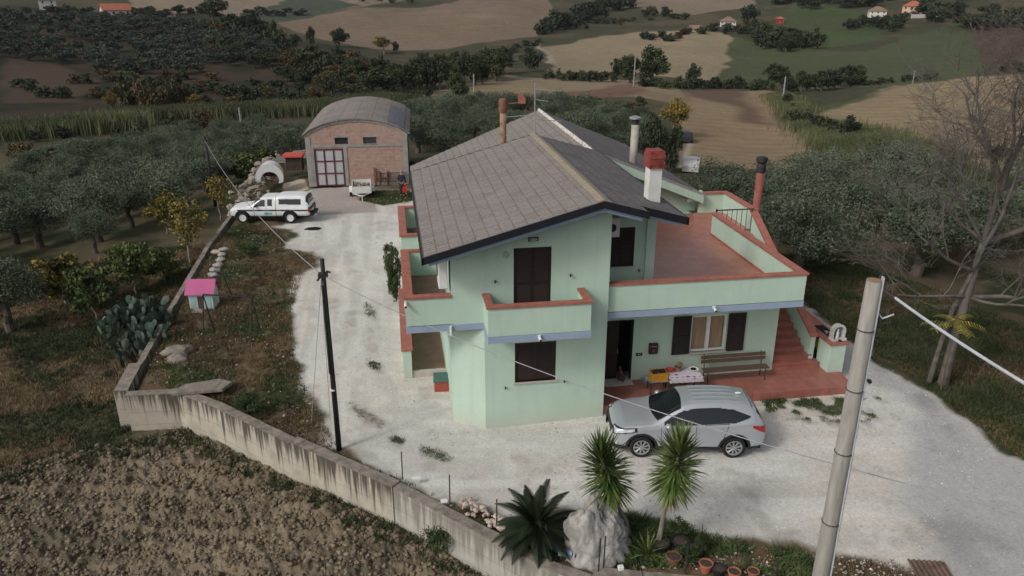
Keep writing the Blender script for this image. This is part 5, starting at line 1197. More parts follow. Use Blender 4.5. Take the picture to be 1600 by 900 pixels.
# ---- yard things
t = empty('dog_house', tuple(onz(690, 612, 0)), 'small red box kennel with a green lid at the house corner', 'kennel', None, R(-4))
mb = MB(); mb.box(-.24, .24, 0, .5, 0, .38); mb.build('box', mat('red boards', (.33, .075, .05), .7, .2, 5), t)
mb = MB(); mb.prism_x([(-.04, .38), (.54, .44), (.54, .47), (-.04, .41)], -.27, .27); mb.build('lid', mat('green lid', (.07, .14, .12), .6, .1, 4), t)
p_ = onz(489, 358); mb = MB(); mb.blob((p_[0], p_[1], .03), (.42, .30, .045), 14, 4, .25, 3)
top_mesh('rubber_mat', mb, M['black'], 'black crumpled rubber mat on the gravel behind the pickup', 'mat')
t = empty('playhouse', tuple(onz(316, 484, 0)), "child's toy house with a pink roof beside the garden wall", 'playhouse', None, R(-6))
mb = MB(); w2 = .50; mb.box(-w2, w2, 0, .8, 0, .78); mb.prism_x([(0, .78), (.8, .78), (.4, 1.2)], -w2, w2); mb.build('wall', mat('pale mint plastic', (.52, .58, .56), .5, .08, 3, dirt=(.5, .5, .47), dscale=3), t)
mb = MB(); [mb.prism_x([(-.08, .72), (.4, 1.22), (.4, 1.27), (-.12, .72)], -.62, .62), mb.prism_x([(.4, 1.22), (.88, .72), (.92, .72), (.4, 1.27)], -.62, .62)]; mb.build('roof', mat('pink plastic', (.46, .10, .24), .6, .1, 2, dirt=(.40, .12, .22), dscale=2), t)
mb = MB(); mb.box(-.14, .10, -.012, -.002, .05, .62); mb.build('door', mat('brown toy door', (.09, .06, .05), .6), t)
for a_, b_ in ((-.42, -.22), (.20, .42)): mb = MB(); mb.box(a_, b_, -.015, -.002, .02, .60); mb.build('shutter', mat('mint shutter', (.34, .52, .49), .5), t)
mb = MB(); mb.box(-.30, .12, -.42, -.02, 0, .06); mb.build('doorstep', M['stone'], t)
P1, P2 = ony(317, 460, 28.8), ony(393, 464, 28.8); F = [onz(318, 537), onz(336, 520), onz(392, 533), onz(408, 520)]
o_ = np.array([P1[0], 28.8, 0]); t = empty('swing_frame', tuple(o_), 'bare dark metal swing frame with no seats in the weedy garden', 'swing frame')
mb = MB(); mb.tube([P1 - o_, P2 - o_], .028, 8); mb.build('top_bar', M['iron'], t)
for a_, b_ in ((P1, F[0]), (P1, F[1]), (P2, F[2]), (P2, F[3])): mb = MB(); mb.tube([a_ - o_, b_ - o_ + np.array([0, 0, -.1])], .025, 8); mb.build('leg', M['iron'], t)
for u in (.42, .58): q_ = P1 + (P2 - P1) * u; 
mb = MB(); q_ = P1 + (P2 - P1) * .88 - o_; mb.tube([q_, q_ + np.array([0, 0, -1.1])], .006, 4); mb.build('chain', M['iron'], t)
a_ = onz(362, 462); mb = MB(); mb.tube([(a_[0], a_[1], 0), (a_[0] - .25, a_[1], 1.05)], .03, 6); top_mesh('garden_stake', mb, M['iron'], 'dark leaning stake behind the swing frame', 'stake')
a_ = og(78, 632); mb = MB(); mb.tube([(a_[0], a_[1], a_[2]), (a_[0] - .2, a_[1], a_[2] + .75)], .03, 6); top_mesh('garden_stake', mb, M['wood'], 'short wooden stake on the grassy slope at far left', 'stake')

from mathutils import noise as mnoise
def rock(name, loc, r, seed, m, label, cat='rock', group=None, amp=.35, n=36, k=22, freq=1.3, shape=None, flat=False):
    V = []; 
    for i in range(k + 1):
        ph = math.pi * i / k
        for j in range(n):
            th = 2 * math.pi * j / n; d = Vector((math.sin(ph) * math.cos(th), math.sin(ph) * math.sin(th), math.cos(ph)))
            q = 1 + amp * mnoise.noise(d * freq + Vector((seed, 0, 0))) + amp * .45 * mnoise.noise(d * freq * 2.7 + Vector((0, seed, 0))) + amp * .22 * mnoise.noise(d * freq * 7 + Vector((0, seed, 3)))
            c_ = mnoise.cell(d * 2.3 + Vector((seed, 1, 2))) * .10; p = Vector((d.x * r[0], d.y * r[1], d.z * r[2])) * (q + c_ * amp)
            if shape: p = shape(p)
            V.append(tuple(p))
    F = [(i * n + j, (i + 1) * n + j, (i + 1) * n + (j + 1) % n, i * n + (j + 1) % n) for i in range(k) for j in range(n)]
    me = bpy.data.meshes.new(name); me.from_pydata(V, [], F); me.update(); o = link_mesh(name, me, m, None, not flat); o.location = loc
    return tag(o, label, cat, group)
M['lime'] = mat('pale limestone', (.36, .34, .32), .95, .55, 1.5, .6, 14, dirt=(.12, .11, .11), dscale=1.9, damt=.95)
M['rubble'] = mat('broken stone', (.30, .255, .21), .95, .3, 4, .4, 20, dirt=(.12, .10, .09), dscale=3, damt=.7)
M['pinkrub'] = mat('pinkish broken tile', (.46, .33, .25), .9, .3, 6, .3, 25, c2=(.60, .52, .45))
def bshape(p):
    u = max(0, (p.z + .3) / 1.7); s_ = 1.0 - .50 * u; return Vector((p.x * s_ - .16 * u, p.y * s_, p.z))
rock('boulder', (4.42, 14.72, .40), (.86, .70, 1.16), 3.3, M['lime'], 'big pale limestone boulder standing between the cycad and the yuccas', amp=.30, n=110, k=70, freq=1.5, shape=bshape)
a_ = onz(278, 552); rock('stacked_stone', (a_[0], a_[1], .12), (.5, .4, .14), 5, M['walltop'], 'grey stone topmost on the little pile inside the left wall', group='garden stones', n=20, k=12, amp=.5)
a_ = onz(276, 562); rock('stacked_stone', (a_[0], a_[1], .0), (.4, .34, .2), 8, M['walltop'], 'dark lower stone of the little pile inside the left wall', group='garden stones', n=20, k=12, amp=.5)
mb = MB(); a_ = onz(316, 606, .2); mb.prism([(a_[0] - .9, a_[1] - .5), (a_[0] + .75, a_[1] - .45), (a_[0] + 1.0, a_[1] + .05), (a_[0] + .5, a_[1] + .35), (a_[0] - .6, a_[1] + .1)], .22, .34)
top_mesh('stone_slab', mb, M['walltop'], 'flat broken concrete slab lying on top of the retaining wall corner', 'slab', bevel=.02)
rr = random.Random(12)
for k, (px_, py_) in enumerate([(333, 432), (336, 424), (341, 416), (345, 408), (347, 400), (350, 392), (338, 396)]):
    a_ = onz(px_, py_); rock('edging_stone', (a_[0], a_[1], .06), (.22 + rr.random() * .1, .2, .13), 20 + k, M['lime'] if k != 6 else M['pinkrub'], ['nearest white edging stone by the garden wall', 'second nearest white edging stone by the garden wall', 'third white edging stone by the garden wall', 'fourth white edging stone by the garden wall', 'fifth white edging stone by the garden wall', 'farthest white edging stone by the garden wall', 'pinkish edging stone beside the white ones'][k], 'stone', 'edging stones', n=14, k=9, amp=.4)
# rubble bank behind the pickup, and pieces of tile on the front wall
def heap(name, spots, m, label, kind='stuff', cat='rubble'):
    mb = MB()
    for k, (x_, y_, z_, s_) in enumerate(spots):
        q = random.Random(k); mb.blob((x_, y_, z_), (s_ * q.uniform(.6, 1.3), s_ * q.uniform(.6, 1.2), s_ * q.uniform(.4, .8)), 7, 5, .28, k)
    o = top_mesh(name, mb, m, label, cat); o['kind'] = kind; return o
sp = []
for k in range(250):
    u = rr.random(); px_ = 376 + 50 * u + rr.gauss(0, 4); py_ = 330 - 76 * u + rr.gauss(0, 4); a_ = onz(px_, py_, .0); hgt = max(0, .75 * (1 - abs(rr.gauss(0, .5)))); sp.append((a_[0] + rr.gauss(0, .35), a_[1] + rr.gauss(0, .5), hgt * rr.random(), rr.uniform(.08, .30)))
heap('rubble_bank', sp, M['rubble'], 'bank of broken stone and roots behind the white pickup')
sp = []
for k in range(46):
    u = rr.random(); px_ = 722 + 62 * u + rr.gauss(0, 5); py_ = 786 + 34 * u + rr.gauss(0, 6); a_ = onz(px_, py_, .1); sp.append((a_[0], a_[1], .10 + rr.random() * .10, rr.uniform(.03, .10)))
heap('tile_rubble', sp, M['pinkrub'], 'heap of pinkish broken tile on the front wall left of the cycad')
mb = MB(); a_ = onz(648, 748, .2); mb.box(a_[0] - .08, a_[0] + .16, a_[1] - .05, a_[1] + .08, .18, .22); top_mesh('white_tile', mb, M['white'], 'white tile fragment on the wall joint', 'tile')
mb = MB(); a_ = onz(698, 783, .2); mb.box(a_[0] - .16, a_[0] + .02, a_[1] - .05, a_[1] + .09, .18, .22); top_mesh('white_tile', mb, M['white'], 'white tile fragment at the foot of the second rod', 'tile')
a_ = onz(970, 889, .2); mb = MB(); mb.box(a_[0] - .065, a_[0] + .065, a_[1] - .05, a_[1] + .06, .18, .28); top_mesh('junction_box', mb, M['white'], 'small white square box on the wall below the boulder', 'box', bevel=.01)
a_ = onz(884, 866, .2); mb = MB(); mb.tube([(a_[0] - .16, a_[1] + .05, .24), (a_[0] + .14, a_[1] - .08, .24)], .085, 12); top_mesh('blue_bottle', mb, mat('pale blue plastic', (.26, .40, .52), .4), 'pale blue plastic canister lying at the left foot of the boulder', 'canister', smooth=False)
a_ = onz(903, 873, .2); mb = MB(); mb.tube([(a_[0] - .05, a_[1] + .03, .25), (a_[0] + .07, a_[1] - .04, .25)], .10, 12); top_mesh('black_cap', mb, M['black'], 'black cap beside the pale blue canister', 'cap')
# brown ribbed sheet at the bottom right
a_ = onz(1452, 890, .12); t = empty('ribbed_sheet', (a_[0], a_[1], .13), 'rusty brown ribbed metal sheet on the ground at the lower right', 'sheet', None, R(-14))
V = []; n = 40
for k in range(n + 1):
    for y_ in (-.35, .25): V.append((-.42 + .84 * k / n, y_, .05 + .022 * math.sin(k * 1.1)))
me = bpy.data.meshes.new('sheet'); me.from_pydata(V, [], [(2 * k, 2 * k + 2, 2 * k + 3, 2 * k + 1) for k in range(n)]); so_ = link_mesh('sheet', me, mat('rusted sheet', (.13, .085, .065), .8, .3, 6, dirt=(.22, .15, .11), dscale=4), t); so_.modifiers.new('s', 'SOLIDIFY').thickness = .006
# pots
M['terra'] = mat('terracotta', (.36, .13, .075), .85, .15, 6); M['soil'] = mat('potting soil', (.06, .045, .035), .95, .2, 12); M['blackpot'] = mat('black plastic pot', (.022, .022, .024), .6, .2, 5)
for k, (px_, py_, r_, h_, m_, lab) in enumerate([(1052, 882, .17, .26, 'rust', 'brown empty pot at the wall beside the right yucca'), (1102, 893, .15, .26, 'terra', 'terracotta pot in the middle of the bottom edge bed'), (1146, 905, .14, .24, 'terra', 'half seen terracotta pot right of the middle one'), (1176, 901, .13, .18, 'terra', 'small reddish pot near the right end of the bed'),
      (1122, 897, .16, .2, 'blackpot', 'black plastic pot between the terracotta pots'), (1030, 862, .22, .3, 'blackpot', 'large black pot behind the right yucca stem'), (1062, 858, .20, .28, 'blackpot', 'large black pot right of the yucca stem'), (1090, 868, .19, .26, 'blackpot', 'black rimmed pot holding a thin plant')]):
    a_ = onz(px_, py_, .12); t = empty('flower_pot', (a_[0], a_[1], .12), lab, 'pot', 'flower pots')
    mb = MB(); mb.lathe([(r_ * .72, 0), (r_ * .98, h_ * .86), (r_ * 1.1, h_ * .86), (r_ * 1.1, h_), (r_ * .95, h_), (r_ * .93, h_ * .88), (.01, h_ * .88)], n=18); mb.build('pot', M[m_], t)
    mb = MB(); mb.lathe([(r_ * .90, h_ * .885), (r_ * .5, h_ * .93), (.01, h_ * .93)], n=14); mb.build('soil', M['soil'], t)

# ---- porch furniture
def q_(px, py, z=.40): return onz(px, py, z)
b0, b1 = q_(1106, 601), q_(1196, 594); bl = b1[0] - b0[0] + .25
t = empty('bench', (b0[0] - .12, b0[1] + .02, .40), 'long dark wooden bench with a backrest against the porch wall', 'bench', None, math.atan2(b1[1] - b0[1], b1[0] - b0[0]))
for k in range(3): mb = MB(); mb.box(0, bl, .02 + k * .115, .12 + k * .115, .42, .45); mb.build('seat_slat', M['wood'], t)
for k in range(2): mb = MB(); mb.box(0, bl, .42 + k * .02, .45 + k * .02, .58 + k * .15, .70 + k * .15); mb.build('backrest_slat', M['wood'], t)
for x_ in (.12, bl - .14):
    mb = MB(); mb.tube([(x_, .03, 0), (x_, .04, .40)], .018, 6); mb.tube([(x_, .40, 0), (x_, .40, .42), (x_, .50, .88)], .018, 6); mb.tube([(x_, .04, .40), (x_, .40, .41)], .018, 6); mb.build('leg', M['iron'], t)
a0, a1 = q_(1048, 590, 1.05), q_(1098, 586, 1.05); 
ax_, ay_ = a0[0], a0[1]; tw = a1[0] - a0[0]
t = empty('table', (ax_, ay_, .40), 'small table under a white and red patterned cloth on the porch', 'table', None, R(-2))
mb = MB(); mb.box(0, tw, 0, .62, .63, .655); mb.build('tabletop', M['wood'], t)
for x_ in (.05, tw - .05):
    for y_ in (.05, .57): mb = MB(); mb.box(x_ - .02, x_ + .02, y_ - .02, y_ + .02, 0, .63); mb.build('leg', M['iron'], t)
m, nt_, p = newmat('patterned cloth'); N = nt_.nodes.new; L = nt_.links.new
tc = N('ShaderNodeTexCoord'); vo = N('ShaderNodeTexVoronoi'); vo.inputs['Scale'].default_value = 4.2; L(tc.outputs['Object'], vo.inputs[0]); cr = N('ShaderNodeValToRGB'); e = cr.color_ramp.elements; e[0].position = .20; e[0].color = (.45, .07, .12, 1); e[1].position = .30; e[1].color = (.56, .52, .58, 1); L(vo.outputs['Distance'], cr.inputs[0]); L(cr.outputs[0], p.inputs['Base Color']); p.inputs['Roughness'].default_value = .9
M['cloth'] = m
V = []; nx_, ny_ = 26, 16
for j in range(ny_ + 1):
    for i in range(nx_ + 1):
        u, v = -.12 + (tw + .24) * i / nx_, -.22 + .92 * j / ny_; z_ = .662; dx = max(0, -u, u - tw); dy = max(0, -v, v - .62); dr = max(dx, dy)
        x_, y_ = min(max(u, -.012), tw + .012), min(max(v, -.012), .632); fold = .014 * math.sin(i * 1.7 + j) if dr > 0 else 0
        V.append((x_ - (fold if dx > 0 else 0), y_ + (fold if dy > 0 else 0), z_ - dr))
me = bpy.data.meshes.new('tablecloth'); me.from_pydata(V, [], [(j * (nx_ + 1) + i, j * (nx_ + 1) + i + 1, (j + 1) * (nx_ + 1) + i + 1, (j + 1) * (nx_ + 1) + i) for j in range(ny_) for i in range(nx_)])
o = link_mesh('tablecloth', me, M['cloth'], None, True); o.location = (ax_, ay_, .40); o.rotation_euler = (0, 0, R(-2)); tag(o, 'white cloth with red flowers draped over the porch table', 'tablecloth')
TZ = 1.068
mb = MB(); mb.lathe([(.08, 0), (.15, .10), (.14, .10), (.07, .02)], ax_ + .12, ay_ + .38, 14, TZ); top_mesh('bowl', mb, mat('red bowl', (.42, .07, .05), .5), 'red bowl of tomatoes at the left end of the porch table', 'bowl')
mb = MB(); [mb.blob((ax_ + .12 + .06 * math.cos(k * 1.3), ay_ + .38 + .06 * math.sin(k * 1.3), TZ + .10), .04, 8, 6, .05, k) for k in range(5)]
o = top_mesh('tomatoes', mb, mat('tomato skin', (.50, .07, .03), .35), 'heap of red tomatoes in the red bowl', 'tomatoes'); o['kind'] = 'stuff'
mb = MB(); mb.lathe([(.09, 0), (.13, .14), (.11, .14), (.08, .03)], ax_ + .40, ay_ + .42, 14, TZ); top_mesh('basket', mb, mat('wicker', (.25, .15, .09), .9, .3, 20), 'brown wicker basket in the middle of the porch table', 'basket')
mb = MB(); mb.blob((ax_ + .44, ay_ + .44, TZ + .2), (.10, .10, .11), 12, 8, .08, 2); top_mesh('gourd', mb, mat('brown gourd', (.20, .13, .09), .6, .2, 8), 'round brown gourd resting in the wicker basket', 'gourd')
mb = MB(); mb.lathe([(.10, 0), (.17, .045), (.165, .05), (.09, .012)], ax_ + tw - .18, ay_ + .36, 18, TZ); top_mesh('dish', mb, M['white'], 'white round dish at the right end of the porch table', 'dish')
mb = MB(); mb.blob((ax_ + tw - .19, ay_ + .36, TZ + .05), (.10, .07, .04), 10, 6, .15, 4); top_mesh('aubergine', mb, M['black'], 'dark aubergine on the white dish', 'vegetable')
# low trolley table with yellow crate
cx_, cy_ = ax_ - .62, ay_ + .04
t = empty('trolley', (cx_, cy_, .40), 'low grey metal trolley carrying the yellow crate', 'trolley', None, R(-2))
mb = MB(); mb.box(-.03, .60, 0, .45, .48, .50); mb.build('tray', M['metal'], t)
for x_, y_ in ((0, .03), (.56, .03), (0, .42), (.56, .42)): mb = MB(); mb.tube([(x_, y_, .06), (x_, y_, .48)], .014, 6); mb.build('leg', M['iron'], t)
for x_, y_ in ((0, .03), (.56, .03)): mb = MB(); mb.tube([(x_ - .015, y_, .06), (x_ + .015, y_, .06)], .06, 12); mb.build('wheel', M['tyre'], t)
M['yellow'] = mat('yellow plastic', (.62, .30, .03), .5, .12, 5, dirt=(.40, .20, .04), dscale=5)
mb = MB(); X0, X1, Y0, Y1, Z0, Z1 = cx_ + .03, cx_ + .55, cy_ + .04, cy_ + .40, .905, 1.19
mb.box(X0, X1, Y0, Y1, Z0, Z0 + .02)
for k in range(5):
    z_ = Z0 + .02 + k * .053; mb.box(X0, X1, Y0, Y0 + .015, z_, z_ + .036); mb.box(X0, X1, Y1 - .015, Y1, z_, z_ + .036); mb.box(X0, X0 + .015, Y0 + .015, Y1 - .015, z_, z_ + .036); mb.box(X1 - .015, X1, Y0 + .015, Y1 - .015, z_, z_ + .036)
for x_ in (X0 - .006, (X0 + X1) / 2 - .02, X1 - .034): mb.box(x_, x_ + .04, Y0 - .006, Y0 + .0, Z0, Z1); mb.box(x_, x_ + .04, Y1, Y1 + .006, Z0, Z1)
top_mesh('crate', mb, M['yellow'], 'orange yellow plastic crate full of olives on the trolley by the door', 'crate')
mb = MB(); rr = random.Random(3); [mb.blob((rr.uniform(X0 + .05, X1 - .05), rr.uniform(Y0 + .05, Y1 - .05), Z1 - .05 + rr.random() * .05), .028, 6, 4, .2, k) for k in range(90)]
o = top_mesh('olives', mb, mat('black olives', (.025, .022, .018), .4), 'dark olives heaped in the yellow crate', 'olives'); o['kind'] = 'stuff'
a_ = q_(1012, 600); mb = MB(); mb.lathe([(.15, 0), (.24, .15), (.23, .15), (.14, .02)], a_[0], a_[1] + .05, 18, .402); top_mesh('basin', mb, M['metal'], 'round grey metal basin on the porch floor by the trolley', 'basin')
a_ = q_(1070, 600); mb = MB(); mb.box(a_[0] - .12, a_[0] + .10, a_[1] + .05, a_[1] + .2, .403, .50); top_mesh('orange_box', mb, mat('orange card', (.45, .17, .05), .8), 'little orange box under the porch table', 'box')
# bags in the nook under the stairs
for k, (dx, dy, r_, c_, lab) in enumerate([(.05, .10, (.17, .18, .26), (.02, .02, .03), 'black bag at the left of the nook beside the stairs'), (.34, .0, (.16, .17, .20), (.12, .035, .13), 'purple bag on the floor of the nook beside the stairs'), (.36, .28, (.17, .15, .34), (.50, .42, .06), 'yellow bag at the back of the nook beside the stairs'), (.10, .34, (.14, .12, .40), (.35, .38, .30), 'pale rolled bag with a red stripe in the nook beside the stairs')]):
    rock('bag', (14.46 + dx, 23.0 + dy, .38 + r_[2]), r_, 40 + k, mat('bag cloth %d' % k, c_, .7, .2, 6), lab, 'bag', 'bags beside the stairs', amp=.3, n=16, k=10)
# wayside niche on the counter
nx0, ny0, nz0 = 14.86, 22.28, 1.535
t = empty('statue_niche', (nx0, ny0, nz0), 'white scalloped shrine niche with a praying figurine on the red counter', 'shrine')
M['plaster'] = mat('chalky plaster', (.56, .55, .53), .9, .15, 10, dirt=(.3, .29, .27), dscale=6)
mb = MB(); A_ = [(.24 * math.cos(a), .30 + .26 * math.sin(a)) for a in np.linspace(0, math.pi, 15)]; I_ = [(.19 * math.cos(a), .30 + .20 * math.sin(a)) for a in np.linspace(0, math.pi, 15)]
for k in range(14): mb.prism_y([A_[k], A_[k + 1], I_[k + 1], I_[k]], -.12, .08)
mb.box(-.24, -.19, -.12, .08, .03, .30); mb.box(.19, .24, -.12, .08, .03, .30)
for k in range(15): mb.blob((A_[k][0], -.10, A_[k][1]), .028, 7, 5, 0)
mb.build('arch', M['plaster'], t)
mb = MB(); mb.prism_y([(-.19, .03), (.19, .03)] + I_, .06, .079); mb.build('back_wall', mat('grey plaster', (.22, .22, .23), .9, .25, 12), t)
mb = MB(); mb.box(-.27, .27, -.20, .09, 0, .03); mb.blob((-.24, -.14, .05), (.06, .05, .04), 8, 5, .1); mb.blob((.24, -.14, .05), (.06, .05, .04), 8, 5, .1); mb.build('base', M['plaster'], t)
mb = MB(); mb.lathe([(.065, .03), (.055, .12), (.045, .22), (.05, .27), (.022, .31), (.032, .33), (.034, .37), (.015, .40)], 0, -.03, 12); mb.tube([(-.045, -.05, .26), (0, -.09, .24), (.045, -.05, .26)], .014, 6); mb.build('figurine', M['white'], t, smooth=True)
mb = MB(); mb.blob((0, -.22, .03), (.06, .05, .035), 10, 6, .2); top = mb.build('candle_cup', M['black'], t)
a_ = onz(1280, 517, 1.55); mb = MB(); mb.box(14.68, 15.0, a_[1] - .55, a_[1] + .45, 1.535, 1.56); top_mesh('griddle', mb, M['black'], 'long black griddle plate let into the red counter top', 'griddle')
mb = MB(); mb.box(14.75, 14.87, 22.75, 22.9, 1.535, 1.57); mb.blob((14.72, 22.68, 1.56), .03, 7, 5, .2); top_mesh('shell_ornament', mb, mat('pink shell', (.45, .30, .28), .7, .2, 10), 'small pinkish ornament on the counter behind the niche', 'ornament')

# ---- person and dog -------------------------------------------------------------
def skinned(name, chain, m, parent, sub=2):
    """chain: list of (x,y,z,r,parent index)"""
    me = bpy.data.meshes.new(name); me.from_pydata([c[:3] for c in chain], [(c[4], i) for i, c in enumerate(chain) if c[4] is not None], [])
    o = link_mesh(name, me, m, parent); md = o.modifiers.new('skin', 'SKIN')
    sv = me.skin_vertices[0].data if len(me.skin_vertices) else None
    if sv:
        for i, c in enumerate(chain): sv[i].radius = (c[3], c[3]); sv[i].use_root = (i == 0)
    s_ = o.modifiers.new('sub', 'SUBSURF'); s_.levels = sub; s_.render_levels = sub
    return o
pp = onz(629, 307, 0)
t = empty('person', (pp[0], pp[1], 0), 'grey-haired person in dark clothes standing at the garage corner holding a red bag', 'person', None, R(-25))
M['skin'] = mat('skin', (.42, .25, .19), .6, .05, 4); M['darkcloth'] = mat('dark jacket', (.022, .022, .028), .9, .2, 6); M['trouser'] = mat('dark trousers', (.028, .028, .035), .9, .2, 6)
skinned('body', [(0, 0, .95, .13, None), (0, .01, 1.15, .12, 0), (0, .01, 1.36, .15, 1), (0, 0, 1.50, .055, 2), (0, -.02, 1.58, .075, 3), (0, -.03, 1.68, .088, 4), (-.17, .0, 1.42, .055, 2), (-.24, -.02, 1.18, .043, 6), (-.20, -.20, 1.05, .032, 7), (-.14, -.27, 1.06, .035, 8), (.17, 0, 1.42, .055, 2), (.24, .0, 1.16, .043, 10), (.24, -.06, .90, .032, 11), (.24, -.07, .80, .036, 12),
   (-.09, 0, .88, .09, 0), (-.10, -.02, .50, .062, 14), (-.10, 0, .10, .045, 15), (-.10, -.14, .05, .04, 16), (.09, 0, .88, .09, 0), (.11, -.01, .50, .062, 18), (.11, .02, .10, .045, 19), (.12, -.11, .05, .04, 20)], M['skin'], t)
skinned('jacket', [(0, 0, .90, .165, None), (0, .01, 1.15, .15, 0), (0, .01, 1.36, .165, 1), (0, 0, 1.47, .085, 2), (-.17, .0, 1.42, .075, 2), (-.24, -.02, 1.18, .060, 4), (-.20, -.19, 1.06, .048, 5), (.17, 0, 1.42, .075, 2), (.24, .0, 1.16, .060, 7), (.24, -.055, .93, .048, 8)], M['darkcloth'], t)
skinned('trousers', [(0, 0, .92, .14, None), (-.09, 0, .84, .105, 0), (-.10, -.02, .50, .080, 1), (-.10, 0, .11, .062, 2), (.09, 0, .84, .105, 0), (.11, -.01, .50, .080, 4), (.11, .02, .11, .062, 5)], M['trouser'], t)
for sx in (-.10, .115): mb = MB(); mb.blob((sx, -.07, .05), (.055, .14, .055), 10, 6, 0); mb.build('shoe', M['black'], t, smooth=True)
mb = MB(); mb.blob((0, .015, 1.70), (.095, .10, .095), 14, 9, .03, 1); mb.build('hair', mat('grey hair', (.24, .23, .22), .9, .2, 20), t, smooth=True)
mb = MB(); mb.blob((0, -.125, 1.645), (.014, .022, .02), 6, 5, 0); mb.build('nose', M['skin'], t)
bag = MB(); bag.prism([(-.13, -.07), (.13, -.07), (.13, .07), (-.13, .07)], 0, [.36] * 4); bag.tube([(-.08, 0, .36), (-.05, 0, .50), (.05, 0, .50), (.08, 0, .36)], .012, 6)
o = bag.build('shopping_bag', mat('bright red bag', (.60, .02, .03), .5, .08, 6), None, bevel=.02); c_, s_ = math.cos(R(-25)), math.sin(R(-25)); o.location = (pp[0] + .24 * c_ + .07 * s_, pp[1] + .24 * s_ - .07 * c_, .32); tag(o, 'bright red bag held in the hand of the standing person', 'bag')
dl = onz(966, 597, .45)
t = empty('dog', (7.25, 22.38, .445), 'small dark brown dog sitting in the front doorway', 'dog', None, R(100))
skinned('body', [(0, 0, .12, .085, None), (.06, 0, .20, .085, 0), (.12, 0, .30, .075, 1), (.15, 0, .38, .045, 2), (.19, 0, .44, .052, 3), (.28, 0, .42, .024, 4), (.15, .05, .20, .028, 2), (.16, .05, .03, .018, 6), (.15, -.05, .20, .028, 2), (.16, -.05, .03, .018, 8), (.03, .09, .08, .05, 0), (.13, .10, .03, .02, 10), (.03, -.09, .08, .05, 0), (.13, -.10, .03, .02, 12), (-.08, 0, .05, .02, 0), (-.17, .04, .03, .012, 14)],
   mat('dog fur', (.10, .065, .045), .9, .4, 8, dirt=(.03, .02, .018), dscale=6), t)
for sg in (1, -1): mb = MB(); mb.add([(.17, sg * .03, .475), (.20, sg * .055, .46), (.175, sg * .05, .54), (.19, sg * .03, .47)], [(0, 1, 2), (1, 3, 2), (3, 0, 2), (0, 3, 1)]); mb.build('ear', M['shutter'], t)

# ---- far buildings ----------------------------------------------------------------
M['farwhite'] = mat('far white wall', (.60, .58, .54), .9, .06, 1); M['farcream'] = mat('far cream wall', (.58, .42, .27), .9, .06, 1); M['farred'] = mat('far red wall', (.30, .06, .055), .9, .08, 1)
M['farroof'] = mat('clay tile roof', (.36, .125, .075), .9, .2, 2); M['farroof2'] = mat('brown tile roof', (.22, .15, .11), .9, .2, 2)
def far_house(px, py, wpx, hw, dep, wallm, roofm, label, rz=0.0, hip=True, nwin=4, st=2, roofh=.35):
    p = og(px, py, 100); w_ = wpx / ppx(p); h_ = hw / ppx(p); d_ = w_ * dep
    ang = -math.atan2(p[0], p[1]) + rz
    t = empty('farmhouse', tuple(p - np.array([0, 0, .3])), label, 'house', None, ang)
    mb = MB(); mb.box(-w_ / 2, w_ / 2, 0, d_, -1.0, h_); 
    if not hip: mb.prism_x([(0, h_), (d_, h_), (d_ / 2, h_ + d_ * roofh)], -w_ / 2, w_ / 2)
    mb.build('wall', M[wallm], t)
    mb = MB(); e_ = .5; rh = min(w_, d_) * roofh
    if hip:
        i_ = min(w_, d_) / 2; V = [(-w_ / 2 - e_, -e_, h_), (w_ / 2 + e_, -e_, h_), (w_ / 2 + e_, d_ + e_, h_), (-w_ / 2 - e_, d_ + e_, h_), (-w_ / 2 + i_, d_ / 2, h_ + rh), (w_ / 2 - i_ + .01, d_ / 2, h_ + rh)]
        mb.add(V, [(0, 1, 5, 4), (2, 3, 4, 5), (1, 2, 5), (3, 0, 4), (3, 2, 1, 0)])
    else:
        for a, b in (((-e_, h_ - e_ * roofh * 2), (d_ / 2, h_ + d_ * roofh)), ((d_ / 2, h_ + d_ * roofh), (d_ + e_, h_ - e_ * roofh * 2))):
            mb.prism_x([(a[0], a[1] + .02), (b[0], b[1] + .02), (b[0], b[1] + .25), (a[0], a[1] + .25)], -w_ / 2 - e_, w_ / 2 + e_)
    mb.build('roof', M[roofm], t)
    for s_ in range(st):
        for k in range(nwin):
            x_ = -w_ / 2 + w_ * (k + .5) / nwin; z_ = h_ * (.18 + s_ * .5 if st > 1 else .3); mb = MB(); mb.box(x_ - w_ * .04, x_ + w_ * .04, -.06, .02, z_, z_ + h_ * (.22 if st > 1 else .4)); mb.build('window', M['glass'], t)
    return t
far_house(184, 24, 40, 9, .6, 'farwhite', 'farroof', 'white farmhouse with a long red roof on the left ridge', R(12), False, 4, 1)
far_house(76, 16, 24, 16, .8, 'farwhite', 'farroof2', 'unfinished pale block tower at the top left of the ridge', 0, True, 2, 2)
far_house(265, 27, 18, 6, .5, 'farwhite', 'farroof2', 'small low outbuilding right of the red-roofed farmhouse', 0, False, 2, 1)
far_house(1137, 43, 24, 10, .8, 'farwhite', 'farroof2', 'white farmhouse beside the dark trees at top centre right', 0, True, 4, 2)
far_house(1086, 50, 16, 6, .7, 'farcream', 'farroof2', 'little tan shed left of the white farmhouse', 0, False, 1, 1)
far_house(1218, 37, 12, 8, .8, 'farred', 'farroof', 'tiny dark red house half hidden by trees', 0, True, 2, 1)
far_house(1371, 27, 25, 10, .8, 'farwhite', 'farroof2', 'white farmhouse standing left of the cream villa', R(8), True, 3, 2)
far_house(1424, 22, 28, 12, .8, 'farcream', 'farroof', 'cream villa with a red hipped roof at top right', R(-5), True, 3, 2)
